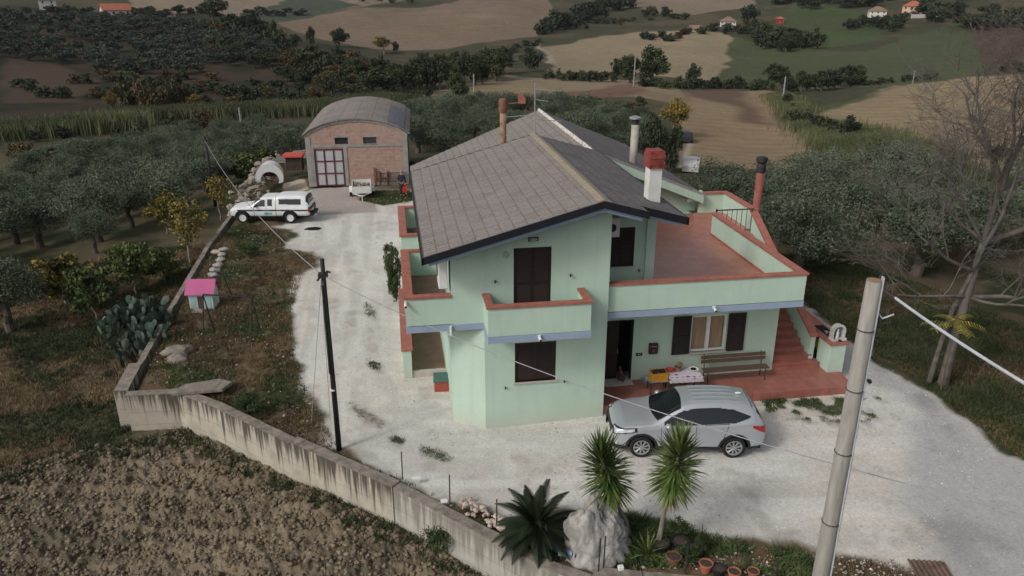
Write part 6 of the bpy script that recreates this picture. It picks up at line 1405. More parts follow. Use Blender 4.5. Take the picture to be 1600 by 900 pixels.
p = og(1434, 25, 100); mb = MB(); w_ = 46 / ppx(p); mb.box(-w_ * .6, w_ * .5, -8, -7.6, -1, 1.0); o = mb.build('terrace_wall', M['farwhite'], None); o.location = tuple(p); tag(o, 'long pale garden wall below the cream villa', 'wall')
# far poles
for px_, by_, ty_, lab in ((741, 166, 118, 'grey pole standing beyond the olive trees behind the chimney'), (990, 136, 90, 'grey pole on the crest of the brown hill'), (1222, 165, 122, 'grey pole beside the hedge right of the ploughed field'), (379, 214, 170, 'grey pole on the dark strip left of the garage'), (1426, 130, 112, 'slanting grey pole on the green hillside'), (1146, 40, 31, 'tiny pole beside the white farmhouse')):
    b_ = og(px_, by_, 60); q = ppx(b_); h_ = (by_ - ty_) / q * 1.02; mb = MB(); mb.tube([(b_[0], b_[1], b_[2] - .3), (b_[0], b_[1], b_[2] + h_)], [max(.14, .8 / q), max(.11, .6 / q)], 8)
    top_mesh('far_pole', mb, M['cable'], lab, 'pole', 'poles across the valley')
# cars on the valley track
def small_car(px, py, c, lab, rz, van=False):
    p = og(px, py, 50); t = empty('far_car', tuple(p), lab, 'car', None, rz)
    m_ = mat('far car paint', c, .4, .05, 2, spec=.5)
    mb = MB(); mb.prism_y([(-2.0, .35), (2.0, .35), (2.05, .75), (1.2, .92), (.55, 1.42), (-1.3, 1.45), (-1.95, .95)], -.82, .82); mb.build('body', m_, t, bevel=.06)
    mb = MB(); mb.prism_y([(1.10, .96), (.57, 1.36), (-1.25, 1.38), (-1.75, .98)], -.835, .835); mb.build('windows', M['carglass'], t)
    for a in (1.25, -1.25):
        for sg in (1, -1): mb = MB(); mb.tube([(a, sg * .70, .32), (a, sg * .86, .32)], .32, 14); mb.build('wheel', M['tyre'], t)
small_car(1069, 221, (.03, .03, .035), 'small dark car parked on the pale track behind the house', R(80))
small_car(1080, 268, (.50, .48, .48), 'pale car half hidden by the olive trees beside the track', R(65))
# ================================================================== VEGETATION
def leaf_quads(rng, C_, Rad, n, size, asp=.5, up=.0, shell=.55, flat=0.0):
    """n leaf faces spread through clumps (centres C_, radii Rad)"""
    k = rng.choice(len(C_), n, p=np.prod(Rad, 1) ** (2 / 3) / (np.prod(Rad, 1) ** (2 / 3)).sum())
    d = rng.normal(size=(n, 3)); d /= np.linalg.norm(d, axis=1)[:, None]
    u = rng.rand(n) ** shell
    P = C_[k] + d * Rad[k] * u[:, None]
    a = rng.normal(size=(n, 3)) + d * .6; a[:, 2] += up; a /= np.linalg.norm(a, axis=1)[:, None]
    b = np.cross(a, rng.normal(size=(n, 3))); b[:, 2] *= (1 - flat); b /= np.linalg.norm(b, axis=1)[:, None]
    s = size * rng.uniform(.6, 1.4, n)[:, None]
    V = np.stack([P - a * s * .5, P + b * s * asp * .5, P + a * s * .5, P - b * s * asp * .5], 1)
    return V.reshape(-1, 3)
def crown_mesh(name, seed, R_, H_, base, nclump, n, size, asp, clump=.36, up=0.0, top_flat=1.0, col_w=.55, lean=(0, 0)):
    rng = np.random.RandomState(seed)
    d = rng.normal(size=(nclump, 3)); d /= np.linalg.norm(d, axis=1)[:, None]; u = rng.rand(nclump) ** .45
    C_ = d * u[:, None] * np.array([R_ * (1 - clump * .6), R_ * (1 - clump * .6), H_ / 2 * (1 - clump * .5)])
    C_[:, 2] += base + H_ / 2; C_[:, 0] += lean[0] * C_[:, 2]; C_[:, 1] += lean[1] * C_[:, 2]
    rr_ = rng.uniform(.55, 1.25, nclump)[:, None] * clump
    Rad = rr_ * np.array([R_, R_, H_ * col_w * .8])
    V = leaf_quads(rng, C_, Rad, n, size, asp, up)
    me = np_mesh(name, V, np.arange(len(V)).reshape(-1, 4)); fattr(me, 'rnd', rng.rand(len(V) // 4), 'FACE'); return me, C_
def trunk_mesh(name, seed, h, r, C_, lean=(0, 0), nl=7, gnarl=.12):
    rr = random.Random(seed); mb = MB(); p = [(0, 0, -.4)]; 
    for k in range(1, 5): p.append((lean[0] * h * k / 4 + rr.uniform(-gnarl, gnarl), lean[1] * h * k / 4 + rr.uniform(-gnarl, gnarl), h * k / 4))
    mb.tube(p, [r * 1.35, r * 1.05, r * .92, r * .85, r * .7], 9)
    idx = rr.sample(range(len(C_)), min(nl, len(C_)))
    for i in idx:
        c = C_[i]; a = Vector(p[-1 if rr.random() < .6 else -2]); b = Vector(c); m_ = a.lerp(b, .5) + Vector((rr.uniform(-.2, .2), rr.uniform(-.2, .2), .15))
        mb.tube([a, m_, b], [r * .45, r * .28, r * .10], 6)
    return mb.mesh(name)
M['bark'] = mat('grey brown bark', (.105, .085, .068), .95, .3, 4, .5, 18, stretch=(2, 2, .5))
M['barkgrey'] = mat('pale grey bark', (.20, .18, .155), .95, .3, 4, .4, 18, stretch=(2, 2, .5))
L_olive = leafmat('olive leaves', (.052, .070, .040), (.120, .144, .095), 1.1, fine=.2)
L_olivefar = leafmat('far olive leaves', (.032, .042, .030), (.066, .080, .060), .5, fine=.2)
L_dark = leafmat('dark evergreen leaves', (.020, .028, .015), (.044, .056, .028), .8, fine=.25)
L_oak = leafmat('mixed green leaves', (.028, .038, .017), (.066, .078, .032), .6, fine=.25)
L_autumn = leafmat('autumn leaves', (.070, .062, .020), (.24, .165, .035), 1.2, c3=(.28, .15, .04))
L_rust = leafmat('russet leaves', (.042, .036, .018), (.105, .070, .030), .8, fine=.25)
L_yel = leafmat('yellowing leaves', (.055, .060, .020), (.30, .23, .05), 1.6, fine=.45)
L_bush = leafmat('bush leaves', (.030, .050, .018), (.075, .105, .036), 1.5)
L_reed = leafmat('reed leaves', (.060, .075, .032), (.125, .125, .060), .12, c3=(.11, .095, .05))
KIND = {}
def defkind(key, matl, bark, variants, R_, H_, base, nclump, n, size, asp, tr, **kw):
    lst = []
    for v in range(variants):
        q = random.Random(hash_(key) + v); f = q.uniform(.88, 1.12)
        me, C_ = crown_mesh(key + '_crown', hash_(key) % 900 + v, R_ * f, H_, base, nclump, n, size, asp, **kw)
        me.materials.append(matl); tm = None
        if tr: tm = trunk_mesh(key + '_trunk', v, base + H_ * .35, tr, C_); tm.materials.append(M[bark])
        lst.append((me, tm))
    KIND[key] = (lst, H_ + base, R_)
def hash_(s): return sum(ord(c) * (i + 3) for i, c in enumerate(s))
defkind('olive', L_olive, 'bark', 5, 2.3, 2.9, 1.05, 44, 13000, .125, .38, .20, clump=.37)
defkind('olivefar', L_olivefar, 'bark', 3, 2.4, 3.0, .6, 16, 620, .50, .6, None, clump=.36)
defkind('oak', L_oak, 'bark', 4, 3.2, 6.0, .9, 34, 3400, .42, .65, .28, clump=.33)
defkind('dark', L_dark, 'bark', 4, 2.8, 4.6, .4, 26, 2200, .42, .6, .22, clump=.36)
defkind('farbush', L_dark, 'bark', 3, 2.0, 2.4, -.2, 12, 420, .50, .6, None, clump=.42)
defkind('farrust', L_rust, 'bark', 2, 2.2, 2.8, -.2, 14, 480, .45, .6, None, clump=.42)
defkind('fargreen', L_oak, 'bark', 3, 2.4, 3.4, -.2, 16, 620, .50, .6, None, clump=.40)
defkind('autumn', L_autumn, 'barkgrey', 2, 2.3, 3.4, 1.0, 30, 4200, .20, .6, .14, clump=.30)
defkind('bush', L_bush, 'bark', 3, 1.1, 1.4, -.1, 18, 2400, .13, .5, None, clump=.38)
def plant(key, name, p, hgt, label, cat, group=None, wid=None, var=None, rz=None, thing_name=None):
    lst, H_, R_ = KIND[key]; me, tm = lst[(var if var is not None else random.randrange(99)) % len(lst)]
    s = hgt / H_; sx = (wid / (2 * R_)) if wid else s; rz = random.uniform(0, 6.28) if rz is None else rz
    if tm is None:
        o = bpy.data.objects.new(name, me); COL.objects.link(o); o.location = tuple(p); o.scale = (sx, sx, s); o.rotation_euler = (0, 0, rz); return tag(o, label, cat, group)
    e = empty(name, tuple(p), label, cat, group, rz); e.scale = (sx, sx, s)
    for nm, m_ in (('crown', me), ('trunk', tm)): o = bpy.data.objects.new(nm, m_); COL.objects.link(o); o.parent = e
    return e
def plant_px(key, name, px, py, hpx, label, cat, group=None, wpx=None, rmin=9, **k):
    p = og(px, py, rmin); q = ppx(p); return plant(key, name, p, hpx / q, label, cat, group, (wpx / q) if wpx else None, **k)

# olive groves -------------------------------------------------------
random.seed(21)
def scatter(poly, dmin, n, rmin=0, avoid=()):
    xs = [q[0] for q in poly]; ys = [q[1] for q in poly]; out_ = []
    for _ in range(n):
        x_, y_ = random.uniform(min(xs), max(xs)), random.uniform(min(ys), max(ys))
        if not inpoly(np.array([x_]), np.array([y_]), poly)[0]: continue
        if any((x_ - a) ** 2 + (y_ - b) ** 2 < dmin ** 2 for a, b in out_): continue
        if any((x_ - a) ** 2 + (y_ - b) ** 2 < r_ ** 2 for a, b, r_ in avoid): continue
        out_.append((x_, y_))
    return out_
def op(pxs, rmin=25): return [tuple(og(a, b, rmin)[:2]) for a, b in pxs]
LG = op([(-260, 470), (-60, 440), (20, 410), (90, 400), (160, 400), (250, 362), (330, 300), (400, 262), (460, 262), (465, 228), (380, 225), (250, 232), (120, 270), (0, 310), (-120, 320), (-260, 340)])
for x_, y_ in scatter(LG, 4.0, 5000):
    plant('olive', 'olive_tree', (x_, y_, zg(x_, y_)), random.uniform(3.2, 4.2), 'grey-green olive tree in the dense grove left of the yard wall', 'tree', 'olives in the left grove', wid=random.uniform(4.4, 5.6))
for px_, py_, h_, lab in ((205, 356, 75, 'olive tree with a reddish bare trunk at the lower edge of the left grove'), (150, 396, 70, 'olive tree leaning at the lower end of the left grove, above the yellow tree'), (18, 520, 120, 'large dark olive tree cut by the left edge of the frame')):
    plant_px('olive', 'olive_tree', px_, py_, h_, lab, 'tree', None)
CG = op([(640, 262), (700, 262), (860, 262), (1010, 262), (1010, 205), (900, 185), (760, 188), (640, 192)], 50)
for x_, y_ in scatter(CG, 4.8, 900, avoid=[(5, 37, 9.5)]):
    plant('olive', 'olive_tree', (x_, y_, zg(x_, y_)), random.uniform(3.6, 4.6), 'olive tree in the grove behind the house', 'tree', 'olives behind the house', wid=random.uniform(4.3, 5.4))
RG = [(18.5, 30), (24, 27.5), (33, 25), (46, 30), (44, 40), (32, 46), (24, 45), (17.5, 44), (18.0, 38)]
for k, (x_, y_) in enumerate([(20.2, 36.6), (24.3, 31.2), (30.2, 27.2), (27.0, 37.5), (33.5, 33.0), (39, 29.5), (24.0, 41.5), (31, 41)] + scatter(RG, 5.0, 1500, avoid=[(20.2, 36.6, 4.6), (24.3, 31.2, 4.6), (30.2, 27.2, 4.6), (27.0, 37.5, 4.4), (33.5, 33.0, 4.4), (39, 29.5, 4.4), (24.0, 41.5, 4.4), (31, 41, 4.4), (18.57, 21.3, 5)])):
    plant('olive', 'olive_tree', (x_, y_, zg(x_, y_)), random.uniform(3.7, 4.5), ['round olive tree nearest the stove flue on the right', 'big olive tree in front, left of the bare tree', 'olive tree directly behind the bare tree'][k] if k < 3 else 'grey-green olive tree in the grove right of the house', 'tree', 'olives in the right grove', wid=random.uniform(5.2, 6.2))
HG = tpoly([(-250, 60), (0, 26), (60, 34), (300, 38), (420, 66), (430, 88), (300, 118), (200, 118), (100, 100), (0, 92), (-250, 130)])
pts_ = scatter(HG, 4.6, 7000); random.shuffle(pts_)
for x_, y_ in pts_[:290]:
    plant('olivefar', 'hillside_olive', (x_, y_, zg(x_, y_)), random.uniform(2.8, 4.0), 'small dark olive tree on the far left hillside', 'tree', 'olives on the far left hillside', wid=random.uniform(4.4, 6.2))
TG = tpoly([(560, -14), (680, -14), (640, 8), (560, 8)])
for x_, y_ in scatter(TG, 9, 400)[:50]: plant('olivefar', 'orchard_tree', (x_, y_, zg(x_, y_)), 4, 'tiny orchard tree on the hill at top centre', 'tree', 'orchard at top centre', wid=6)
# woods and hedges of the far valley: (photo x, photo y of the foot, height px, width px, kind, label, n, jitter)
def tline(pts, n, h, w_, kinds, label, group, name='hedge_tree', jit=3, cat='tree'):
    P = np.array(pts, float); L_ = np.r_[0, np.cumsum(np.hypot(*np.diff(P, axis=0).T))]
    for k in range(n):
        u = (k + random.uniform(.1, .9)) / n * L_[-1]; px_ = np.interp(u, L_, P[:, 0]) + random.uniform(-2, 2); py_ = np.interp(u, L_, P[:, 1]) + random.uniform(-jit, jit)
        plant_px(random.choice(kinds), name, px_, py_, random.uniform(h * .7, h * 1.25), label, cat, group, wpx=random.uniform(w_ * .75, w_ * 1.25), rmin=75)
for a in [(334, 36, 40, 58, 'oak', 'big dark round tree on the crest of the left ridge'), (390, 62, 44, 56, 'dark', 'dark tree just right of the crest tree on the left ridge'), (360, 55, 34, 50, 'dark', 'dark bushy tree between the two crest trees'), (429, 62, 32, 14, 'oak', 'slim tree standing up from the left ridge line'), (462, 76, 24, 24, 'oak', 'low tree on the ridge right of the slim tree'), (487, 80, 40, 18, 'oak', 'pale slim tree on the falling ridge'),
          (530, 74, 28, 36, 'dark', 'round dark tree against the brown hill'), (600, 84, 30, 34, 'autumn', 'round tree with a yellow side against the brown hill'), (619, 82, 18, 13, 'dark', 'small tree touching the yellow-sided round tree'), (716, 162, 52, 36, 'oak', 'lone bushy tree on the field left of the grey pole'), (583, 148, 40, 60, 'dark', 'broad dark tree at the left end of the valley wood'),
          (984, 130, 46, 46, 'oak', 'left tree of the dark pair on the brown crest'), (1018, 130, 58, 56, 'oak', 'tall right tree of the dark pair on the brown crest'), (962, 124, 34, 26, 'dark', 'small tree left of the dark pair'), (1082, 134, 36, 30, 'dark', 'ragged tree standing in the hedge right of the dark pair'), (830, 112, 40, 34, 'dark', 'dark round tree beside the pale bend of the far track'),
          (1325, 220, 38, 38, 'dark', 'single dark bush at the edge of the right field'), (1052, 216, 66, 58, 'autumn', 'orange and olive tree beside the track behind the house'), (1022, 272, 92, 50, 'dark', 'tall dark tree left of the track behind the house'), (1045, 290, 80, 36, 'dark', 'dark tree right behind the roof by the track'), (176, 180, 40, 26, 'autumn', 'bright orange tree above the reeds at left'),
          (305, 168, 22, 30, 'autumn', 'small yellow-orange tree at the edge of the left reeds'), (250, 30, 14, 30, 'dark', 'low dark trees beside the ridge outbuilding'), (1218, 122, 20, 18, 'dark', 'little dark tree in the hedge by the slim pole')]:
    plant_px(a[4], 'valley_tree', a[0], a[1], a[2], a[5], 'tree', None, wpx=a[3], rmin=75)
tline([(600, 146), (660, 140), (720, 132), (790, 120)], 22, 42, 40, ['oak', 'dark', 'oak'], 'dark tree of the wood on the valley floor', 'valley wood', 'wood_tree', 6)
tline([(640, 112), (720, 104), (800, 98)], 10, 22, 30, ['oak', 'dark'], 'tree along the upper edge of the valley wood', 'valley wood edge', 'wood_tree', 4)
tline([(440, 100), (500, 112), (560, 122)], 14, 26, 28, ['fargreen', 'farbush', 'farrust'], 'scrubby tree on the dark slope left of the wood', 'slope scrub', 'scrub_tree', 22)
tline([(330, 70), (420, 92), (520, 118), (600, 140)], 60, 20, 30, ['farbush', 'fargreen', 'dark', 'farbush', 'farrust'], 'dark scrub tree on the dark left hillside', 'dark hillside scrub', 'scrub_tree', 30)
tline([(150, 118), (300, 135), (420, 145), (560, 155)], 44, 16, 28, ['farbush', 'fargreen', 'farrust', 'farbush'], 'low dark scrub at the foot of the left hillside', 'hill foot scrub', 'scrub', 12, 'bush')
tline([(20, 150), (120, 140), (220, 150), (420, 160)], 22, 18, 30, ['farrust', 'farbush', 'fargreen'], 'brownish scrub on the lower left hillside', 'hillside scrub', 'scrub', 12, 'bush')
tline([(190, 160), (240, 172), (290, 165)], 10, 40, 40, ['farrust', 'fargreen', 'farrust'], 'brown-leaved tree above the left reeds', 'brown trees above the reeds', 'brown_tree', 5)
tline([(640, 150), (700, 156), (760, 150)], 5, 10, 18, ['farbush'], 'low bush along the strip field', 'low field bushes', 'field_bush', 2, 'bush')
tline([(850, 122), (900, 126), (960, 128)], 12, 14, 20, ['farbush', 'fargreen'], 'hedge bush left of the crest trees', 'left valley hedge', 'hedge_bush', 2, 'bush')
tline([(1000, 134), (1060, 138), (1130, 138), (1210, 142)], 26, 16, 22, ['farbush', 'farbush', 'fargreen'], 'hedge bush right of the crest trees', 'middle valley hedge', 'hedge_bush', 2, 'bush')
tline([(1205, 132), (1240, 146), (1290, 142), (1345, 130)], 14, 30, 34, ['dark', 'dark', 'oak'], 'dark tree in the clump beside the green field', 'clump by the green field', 'clump_tree', 3)
tline([(1340, 132), (1400, 130), (1460, 122)], 10, 9, 18, ['farbush', 'fargreen'], 'low hedge under the green field', 'low green hedge', 'hedge_bush', 2, 'bush')
tline([(845, 50), (880, 44), (920, 28), (960, 14), (985, 8)], 20, 24, 34, ['dark', 'farbush', 'dark'], 'dark tree in the gully wood on the far hill', 'gully wood', 'gully_tree', 6)
tline([(880, 46), (960, 38), (1020, 28)], 12, 9, 16, ['farbush', 'farrust'], 'scrub below the gully wood', 'gully scrub', 'gully_bush', 4, 'bush')
tline([(1000, 22), (1040, 28), (1075, 34)], 8, 12, 18, ['fargreen', 'farbush'], 'bush along the far hill lane', 'far lane bushes', 'lane_bush', 3, 'bush')
tline([(1000, 60), (1050, 62), (1078, 52)], 12, 10, 22, ['farbush', 'farrust'], 'scrub on the bank above the tan field', 'bank scrub', 'bank_bush', 3, 'bush')
tline([(1090, 50), (1160, 50), (1250, 60)], 14, 12, 22, ['farbush', 'fargreen'], 'tree around the white farmhouse', 'trees round the white farmhouse', 'farm_tree', 4)
tline([(1165, 40), (1180, 62), (1230, 76), (1280, 72)], 22, 24, 30, ['dark', 'farbush', 'fargreen'], 'dark tree in the copse right of the white farmhouse', 'copse by the farmhouse', 'copse_tree', 8)
tline([(1318, 42), (1360, 46), (1410, 36), (1390, 60)], 14, 16, 22, ['dark', 'farbush'], 'dark bush below the cream villa', 'bushes below the villa', 'villa_bush', 5, 'bush')
tline([(1440, 18), (1500, 34), (1600, 40), (1700, 46)], 34, 22, 36, ['dark', 'farbush', 'dark'], 'dark tree in the wood at top right', 'top right wood', 'top_wood_tree', 12)
tline([(1200, 8), (1300, 6), (1480, -4), (1650, -6)], 30, 18, 34, ['farbush', 'fargreen', 'dark'], 'tree along the skyline at top right', 'skyline wood right', 'skyline_tree', 10)
tline([(1560, 112), (1640, 110)], 5, 14, 20, ['farbush'], 'dark bush on the right field crest', 'bushes on the right crest', 'crest_bush', 2, 'bush')
tline([(200, 22), (300, 24)], 8, 12, 24, ['farbush', 'dark'], 'bush around the red-roofed farmhouse', 'ridge farm bushes', 'ridge_bush', 4, 'bush')
tline([(40, 22), (150, 20)], 8, 12, 26, ['farbush', 'fargreen'], 'bush beside the block tower', 'tower bushes', 'ridge_bush', 4, 'bush')
tline([(380, 22), (430, 24), (470, 22)], 8, 10, 20, ['farbush', 'dark'], 'dark bush at the end of the far green field', 'far green field bushes', 'far_bush', 3, 'bush')
tline([(1225, 160), (1240, 185), (1290, 205), (1350, 222)], 14, 20, 26, ['farbush', 'fargreen', 'fargreen'], 'bush in the hedge between the two right fields', 'hedge between right fields', 'hedge_bush', 3, 'bush')
tline([(770, 100), (810, 76), (850, 66)], 7, 10, 18, ['farbush', 'fargreen'], 'bush by the bend of the far track', 'far track bushes', 'far_bush', 3, 'bush')
tline([(20, 215), (140, 205), (240, 214), (330, 200)], 18, 22, 34, ['farrust', 'fargreen', 'farbush'], 'rust-coloured scrub between the reeds and the left grove', 'scrub above the left grove', 'scrub', 10, 'bush')
tline([(20, 250), (100, 262), (200, 240)], 12, 22, 36, ['farrust', 'farbush', 'farrust'], 'reddish scrub at the back of the left grove', 'reddish scrub', 'scrub', 8, 'bush')
tline([(850, 176), (920, 172), (1000, 168)], 18, 16, 26, ['farrust', 'fargreen', 'farrust', 'fargreen'], 'orange and green scrub behind the roof', 'scrub behind the roof', 'scrub', 9, 'bush')
tline([(640, 186), (740, 182), (830, 178)], 14, 14, 28, ['fargreen', 'farrust', 'fargreen'], 'scrub behind the centre olive trees', 'scrub behind centre olives', 'scrub', 6, 'bush')

# reeds: blades nobody could count -------------------------------------------
def blades(name, pts, m, label, cat, hlo, hhi, w_, lean=.3, nseg=1, seed=0, obj_kind='stuff'):
    """pts (n,3) feet; tapered blades, two quads each"""
    rng = np.random.RandomState(seed); n = len(pts); P = np.asarray(pts, float)
    h = rng.uniform(hlo, hhi, n)[:, None]; th = rng.rand(n) * 6.28; dx = np.stack([np.cos(th), np.sin(th), 0 * th], 1); w2 = (w_ * rng.uniform(.6, 1.3, n))[:, None]
    ln = rng.normal(size=(n, 3)) * lean; ln[:, 2] = 0; up_ = np.array([0, 0, 1.0])
    a = P - dx * w2 / 2; b = P + dx * w2 / 2; m1 = P + (up_ * .55 + ln * .35) * h; tip = P + (up_ + ln) * h
    V = np.stack([a, b, m1 + dx * w2 * .42, m1 - dx * w2 * .42, tip + dx * w2 * .05, tip - dx * w2 * .05], 1).reshape(-1, 3)
    i = np.arange(n)[:, None] * 6; Q = np.concatenate([i + np.array([0, 1, 2, 3]), i + np.array([3, 2, 4, 5])])
    me = np_mesh(name, V, Q); r_ = rng.rand(n); fattr(me, 'rnd', np.r_[r_, r_], 'FACE'); o = link_mesh(name, me, m)
    return tag(o, label, cat, None, obj_kind)
def band(pxs, wid, n, seed, rmin=75):
    rng = np.random.RandomState(seed); P = np.array([og(a, b, rmin)[:2] for a, b in pxs]); L_ = np.r_[0, np.cumsum(np.hypot(*np.diff(P, axis=0).T))]
    u = rng.rand(n) * L_[-1]; x_ = np.interp(u, L_, P[:, 0]) + rng.normal(size=n) * wid * .4; y_ = np.interp(u, L_, P[:, 1]) + rng.normal(size=n) * wid * .4
    return np.stack([x_, y_, Zg(x_, y_) - .1], 1)
blades('reeds', band([(185, 182), (300, 180), (450, 178), (520, 176), (620, 166)], 6, 24000, 1), L_reed, 'long band of pale green reeds above the dark strip field', 'reeds', 1.5, 2.6, .16, .14, seed=1)
blades('reeds', band([(-150, 222), (0, 212), (110, 206), (190, 200)], 6, 14000, 2), L_reed, 'band of green reeds at far left', 'reeds', 1.5, 2.6, .16, .14, seed=2)
blades('reeds', band([(1270, 196), (1310, 215), (1360, 235), (1420, 262), (1450, 280)], 4.5, 16000, 3, 60), L_reed, 'band of reeds between the two right-hand fields', 'reeds', 1.0, 1.7, .09, .16, seed=3)
blades('reeds', band([(1215, 150), (1250, 185)], 3.5, 5000, 4, 60), L_reed, 'patch of reeds beside the slim grey pole', 'reeds', 1.0, 1.7, .10, .16, seed=4)

# near shrubs and trees on the left -----------------------------------------------
defkind('yellow', L_yel, 'barkgrey', 2, 1.6, 2.6, .35, 30, 3000, .17, .7, .06, clump=.30)
defkind('leafy', leafmat('broad green leaves', (.040, .058, .022), (.105, .130, .040), 1.4, c3=(.17, .16, .05)), 'barkgrey', 2, 1.6, 2.5, .3, 26, 3000, .20, .75, .07, clump=.32)
defkind('thin', L_yel, 'barkgrey', 2, 1.7, 2.6, 1.2, 24, 1500, .15, .7, .07, clump=.34)
for a in [(105, 478, 100, 110, 'yellow', 'tall yellowing shrub on the left slope'), (60, 470, 62, 60, 'yellow', 'small golden bush left of the tall yellowing shrub'), (150, 500, 95, 90, 'leafy', 'green leafy tree right of the yellowing shrub'), (215, 460, 85, 75, 'leafy', 'dense green leafy tree standing above the prickly pear'), (258, 440, 60, 55, 'leafy', 'green shrub close to the garden wall above the prickly pear'),
          (298, 412, 105, 90, 'thin', 'thin-leaved persimmon tree with a pale trunk beside the garden wall'), (345, 345, 70, 62, 'thin', 'sparse brownish tree beside the far end of the garden wall'), (260, 365, 70, 70, 'yellow', 'yellow-leaved shrub in front of the left olive grove'), (350, 290, 50, 60, 'yellow', 'yellow-flecked shrub by the leaning dark pole'), (385, 285, 50, 62, 'leafy', 'bright green tree behind the rubble bank'), (410, 262, 34, 50, 'leafy', 'green shrub left of the grey roofing sheets'), (8, 480, 40, 50, 'yellow', 'golden shrub at the left frame edge')]:
    plant_px(a[4], 'fruit_tree' if a[2] > 60 else 'shrub', a[0], a[1], a[2] * 1.05, a[5], 'tree' if a[2] > 60 else 'shrub', None, wpx=a[3])
for a in [(388, 402, 26, 36, 'dark round bush in the garden below the pickup'), (392, 648, 40, 46, 'green bush just inside the front wall'), (616, 474, 88, 32, 'tall narrow climbing shrub at the left balcony corner'), (611, 420, 46, 26, 'smaller climber behind the balcony shrub'), (690, 862, 56, 66, 'dry brown-green bush at the foot of the retaining wall')]:
    plant_px('bush', 'bush', a[0], a[1], a[2], a[4], 'bush', None, wpx=a[3])

# prickly pear
p = og(222, 566); t = empty('prickly_pear', tuple(p), 'large grey-green prickly pear cactus growing outside the left wall', 'cactus')
rr = random.Random(6); M['cactus'] = mat('cactus pad', (.038, .062, .048), .6, .25, 1.5, .1, 20, c2=(.10, .135, .098)); pads = []
def pad(mb, base, d, s, tw):
    d = d.normalized(); x_ = d.cross(Vector((math.cos(tw), math.sin(tw), .2))).normalized(); y_ = d.cross(x_); n = 12; vs = []
    for k in range(n):
        a = 2 * math.pi * k / n; q = base + d * (s * .5 * (1 - math.cos(a))) + x_ * (s * .31 * math.sin(a) * (1.1 - .2 * math.cos(a))); vs.append(q)
    c = base + d * s * .5; m_ = len(vs); V = [tuple(v) for v in vs] + [tuple(c + y_ * .035), tuple(c - y_ * .035)]
    mb.add(V, [(k, (k + 1) % m_, m_) for k in range(m_)] + [((k + 1) % m_, k, m_ + 1) for k in range(m_)])
grow = []
for k in range(20): grow.append((Vector((rr.uniform(-.7, .9), rr.uniform(-.9, 1.6), 0)), Vector((rr.gauss(0, .3), rr.gauss(0, .3), 1)), 0))
cnt = 0; mbs = [MB() for _ in range(1)]
while grow and cnt < 460:
    b_, d_, lv = grow.pop(0); s_ = rr.uniform(.30, .46); mb = mbs[0]; pad(mb, b_, d_, s_, rr.uniform(0, 6.28)); cnt += 1
    if lv < 6:
        for _ in range(2 if rr.random() < (.62 if lv < 3 else .35) else 1):
            if rr.random() < .93: grow.append((b_ + d_.normalized() * s_ * .94, (d_.normalized() + Vector((rr.gauss(0, .42), rr.gauss(0, .42), .45))), lv + 1))
mbs[0].build('pads', M['cactus'], t, smooth=False)['kind'] = 'stuff'
mb = MB(); [mb.tube([(rr.uniform(-.3, .5), rr.uniform(-.4, .5), -.2), (rr.uniform(-.5, .7), rr.uniform(-.6, .7), .7)], [.10, .07], 7) for _ in range(3)]; mb.build('stem', M['bark'], t)

# cycad ------------------------------------------------------------------------
p = onz(838, 846, .12); t = empty('cycad', (p[0], p[1], .12), 'dark green cycad with a rosette of stiff feathery fronds on the wall bed', 'cycad')
L_cyc = leafmat('cycad leaflets', (.012, .022, .010), (.030, .046, .020), 2.0, .45)
mb = MB(); mb.tube([(0, 0, -.1), (0, 0, .45)], [.20, .16], 12); mb.build('trunk', M['bark'], t)
rr = random.Random(11); nf = 58
for k in range(nf):
    az = k * 2.39996 + rr.uniform(-.1, .1); el = R(rr.choice([75, 60, 45, 30, 15, 5]) + rr.uniform(-6, 6)) if k < 46 else R(rr.uniform(-20, 5)); ln = rr.uniform(1.0, 1.22)
    pts = []; pos = Vector((0, 0, .45)); d = Vector((math.cos(az) * math.cos(el), math.sin(az) * math.cos(el), math.sin(el))); ns = 16
    for q in range(ns + 1): pts.append(pos.copy()); pos = pos + d.normalized() * ln / ns; d = d + Vector((0, 0, -.045 - .02 * math.cos(el)))
    mb = MB(); mb.tube(pts, [.014] + [.011] * (ns - 1) + [.005], 5, False)
    side = Vector((-math.sin(az), math.cos(az), 0))
    for q in range(2, ns + 1):
        a = pts[q]; tdir = (pts[q] - pts[q - 1]).normalized(); nrm = side.cross(tdir)
        for hf in (0, .33, .66):
            if q == ns and hf: continue
            b = a + tdir * (ln / ns) * hf; L_ = .17 * math.sin(math.pi * min(1, (q + hf) / ns * .86 + .14)) + .03
            for sg in (1, -1):
                e_ = b + (side * sg * .86 + tdir * .5 + nrm * .22).normalized() * L_; w2 = tdir * .015
                mb.add([b - w2, b + w2, e_ + w2 * .3, e_ - w2 * .3], [(0, 1, 2, 3)])
    mb.build('frond', L_cyc, t)

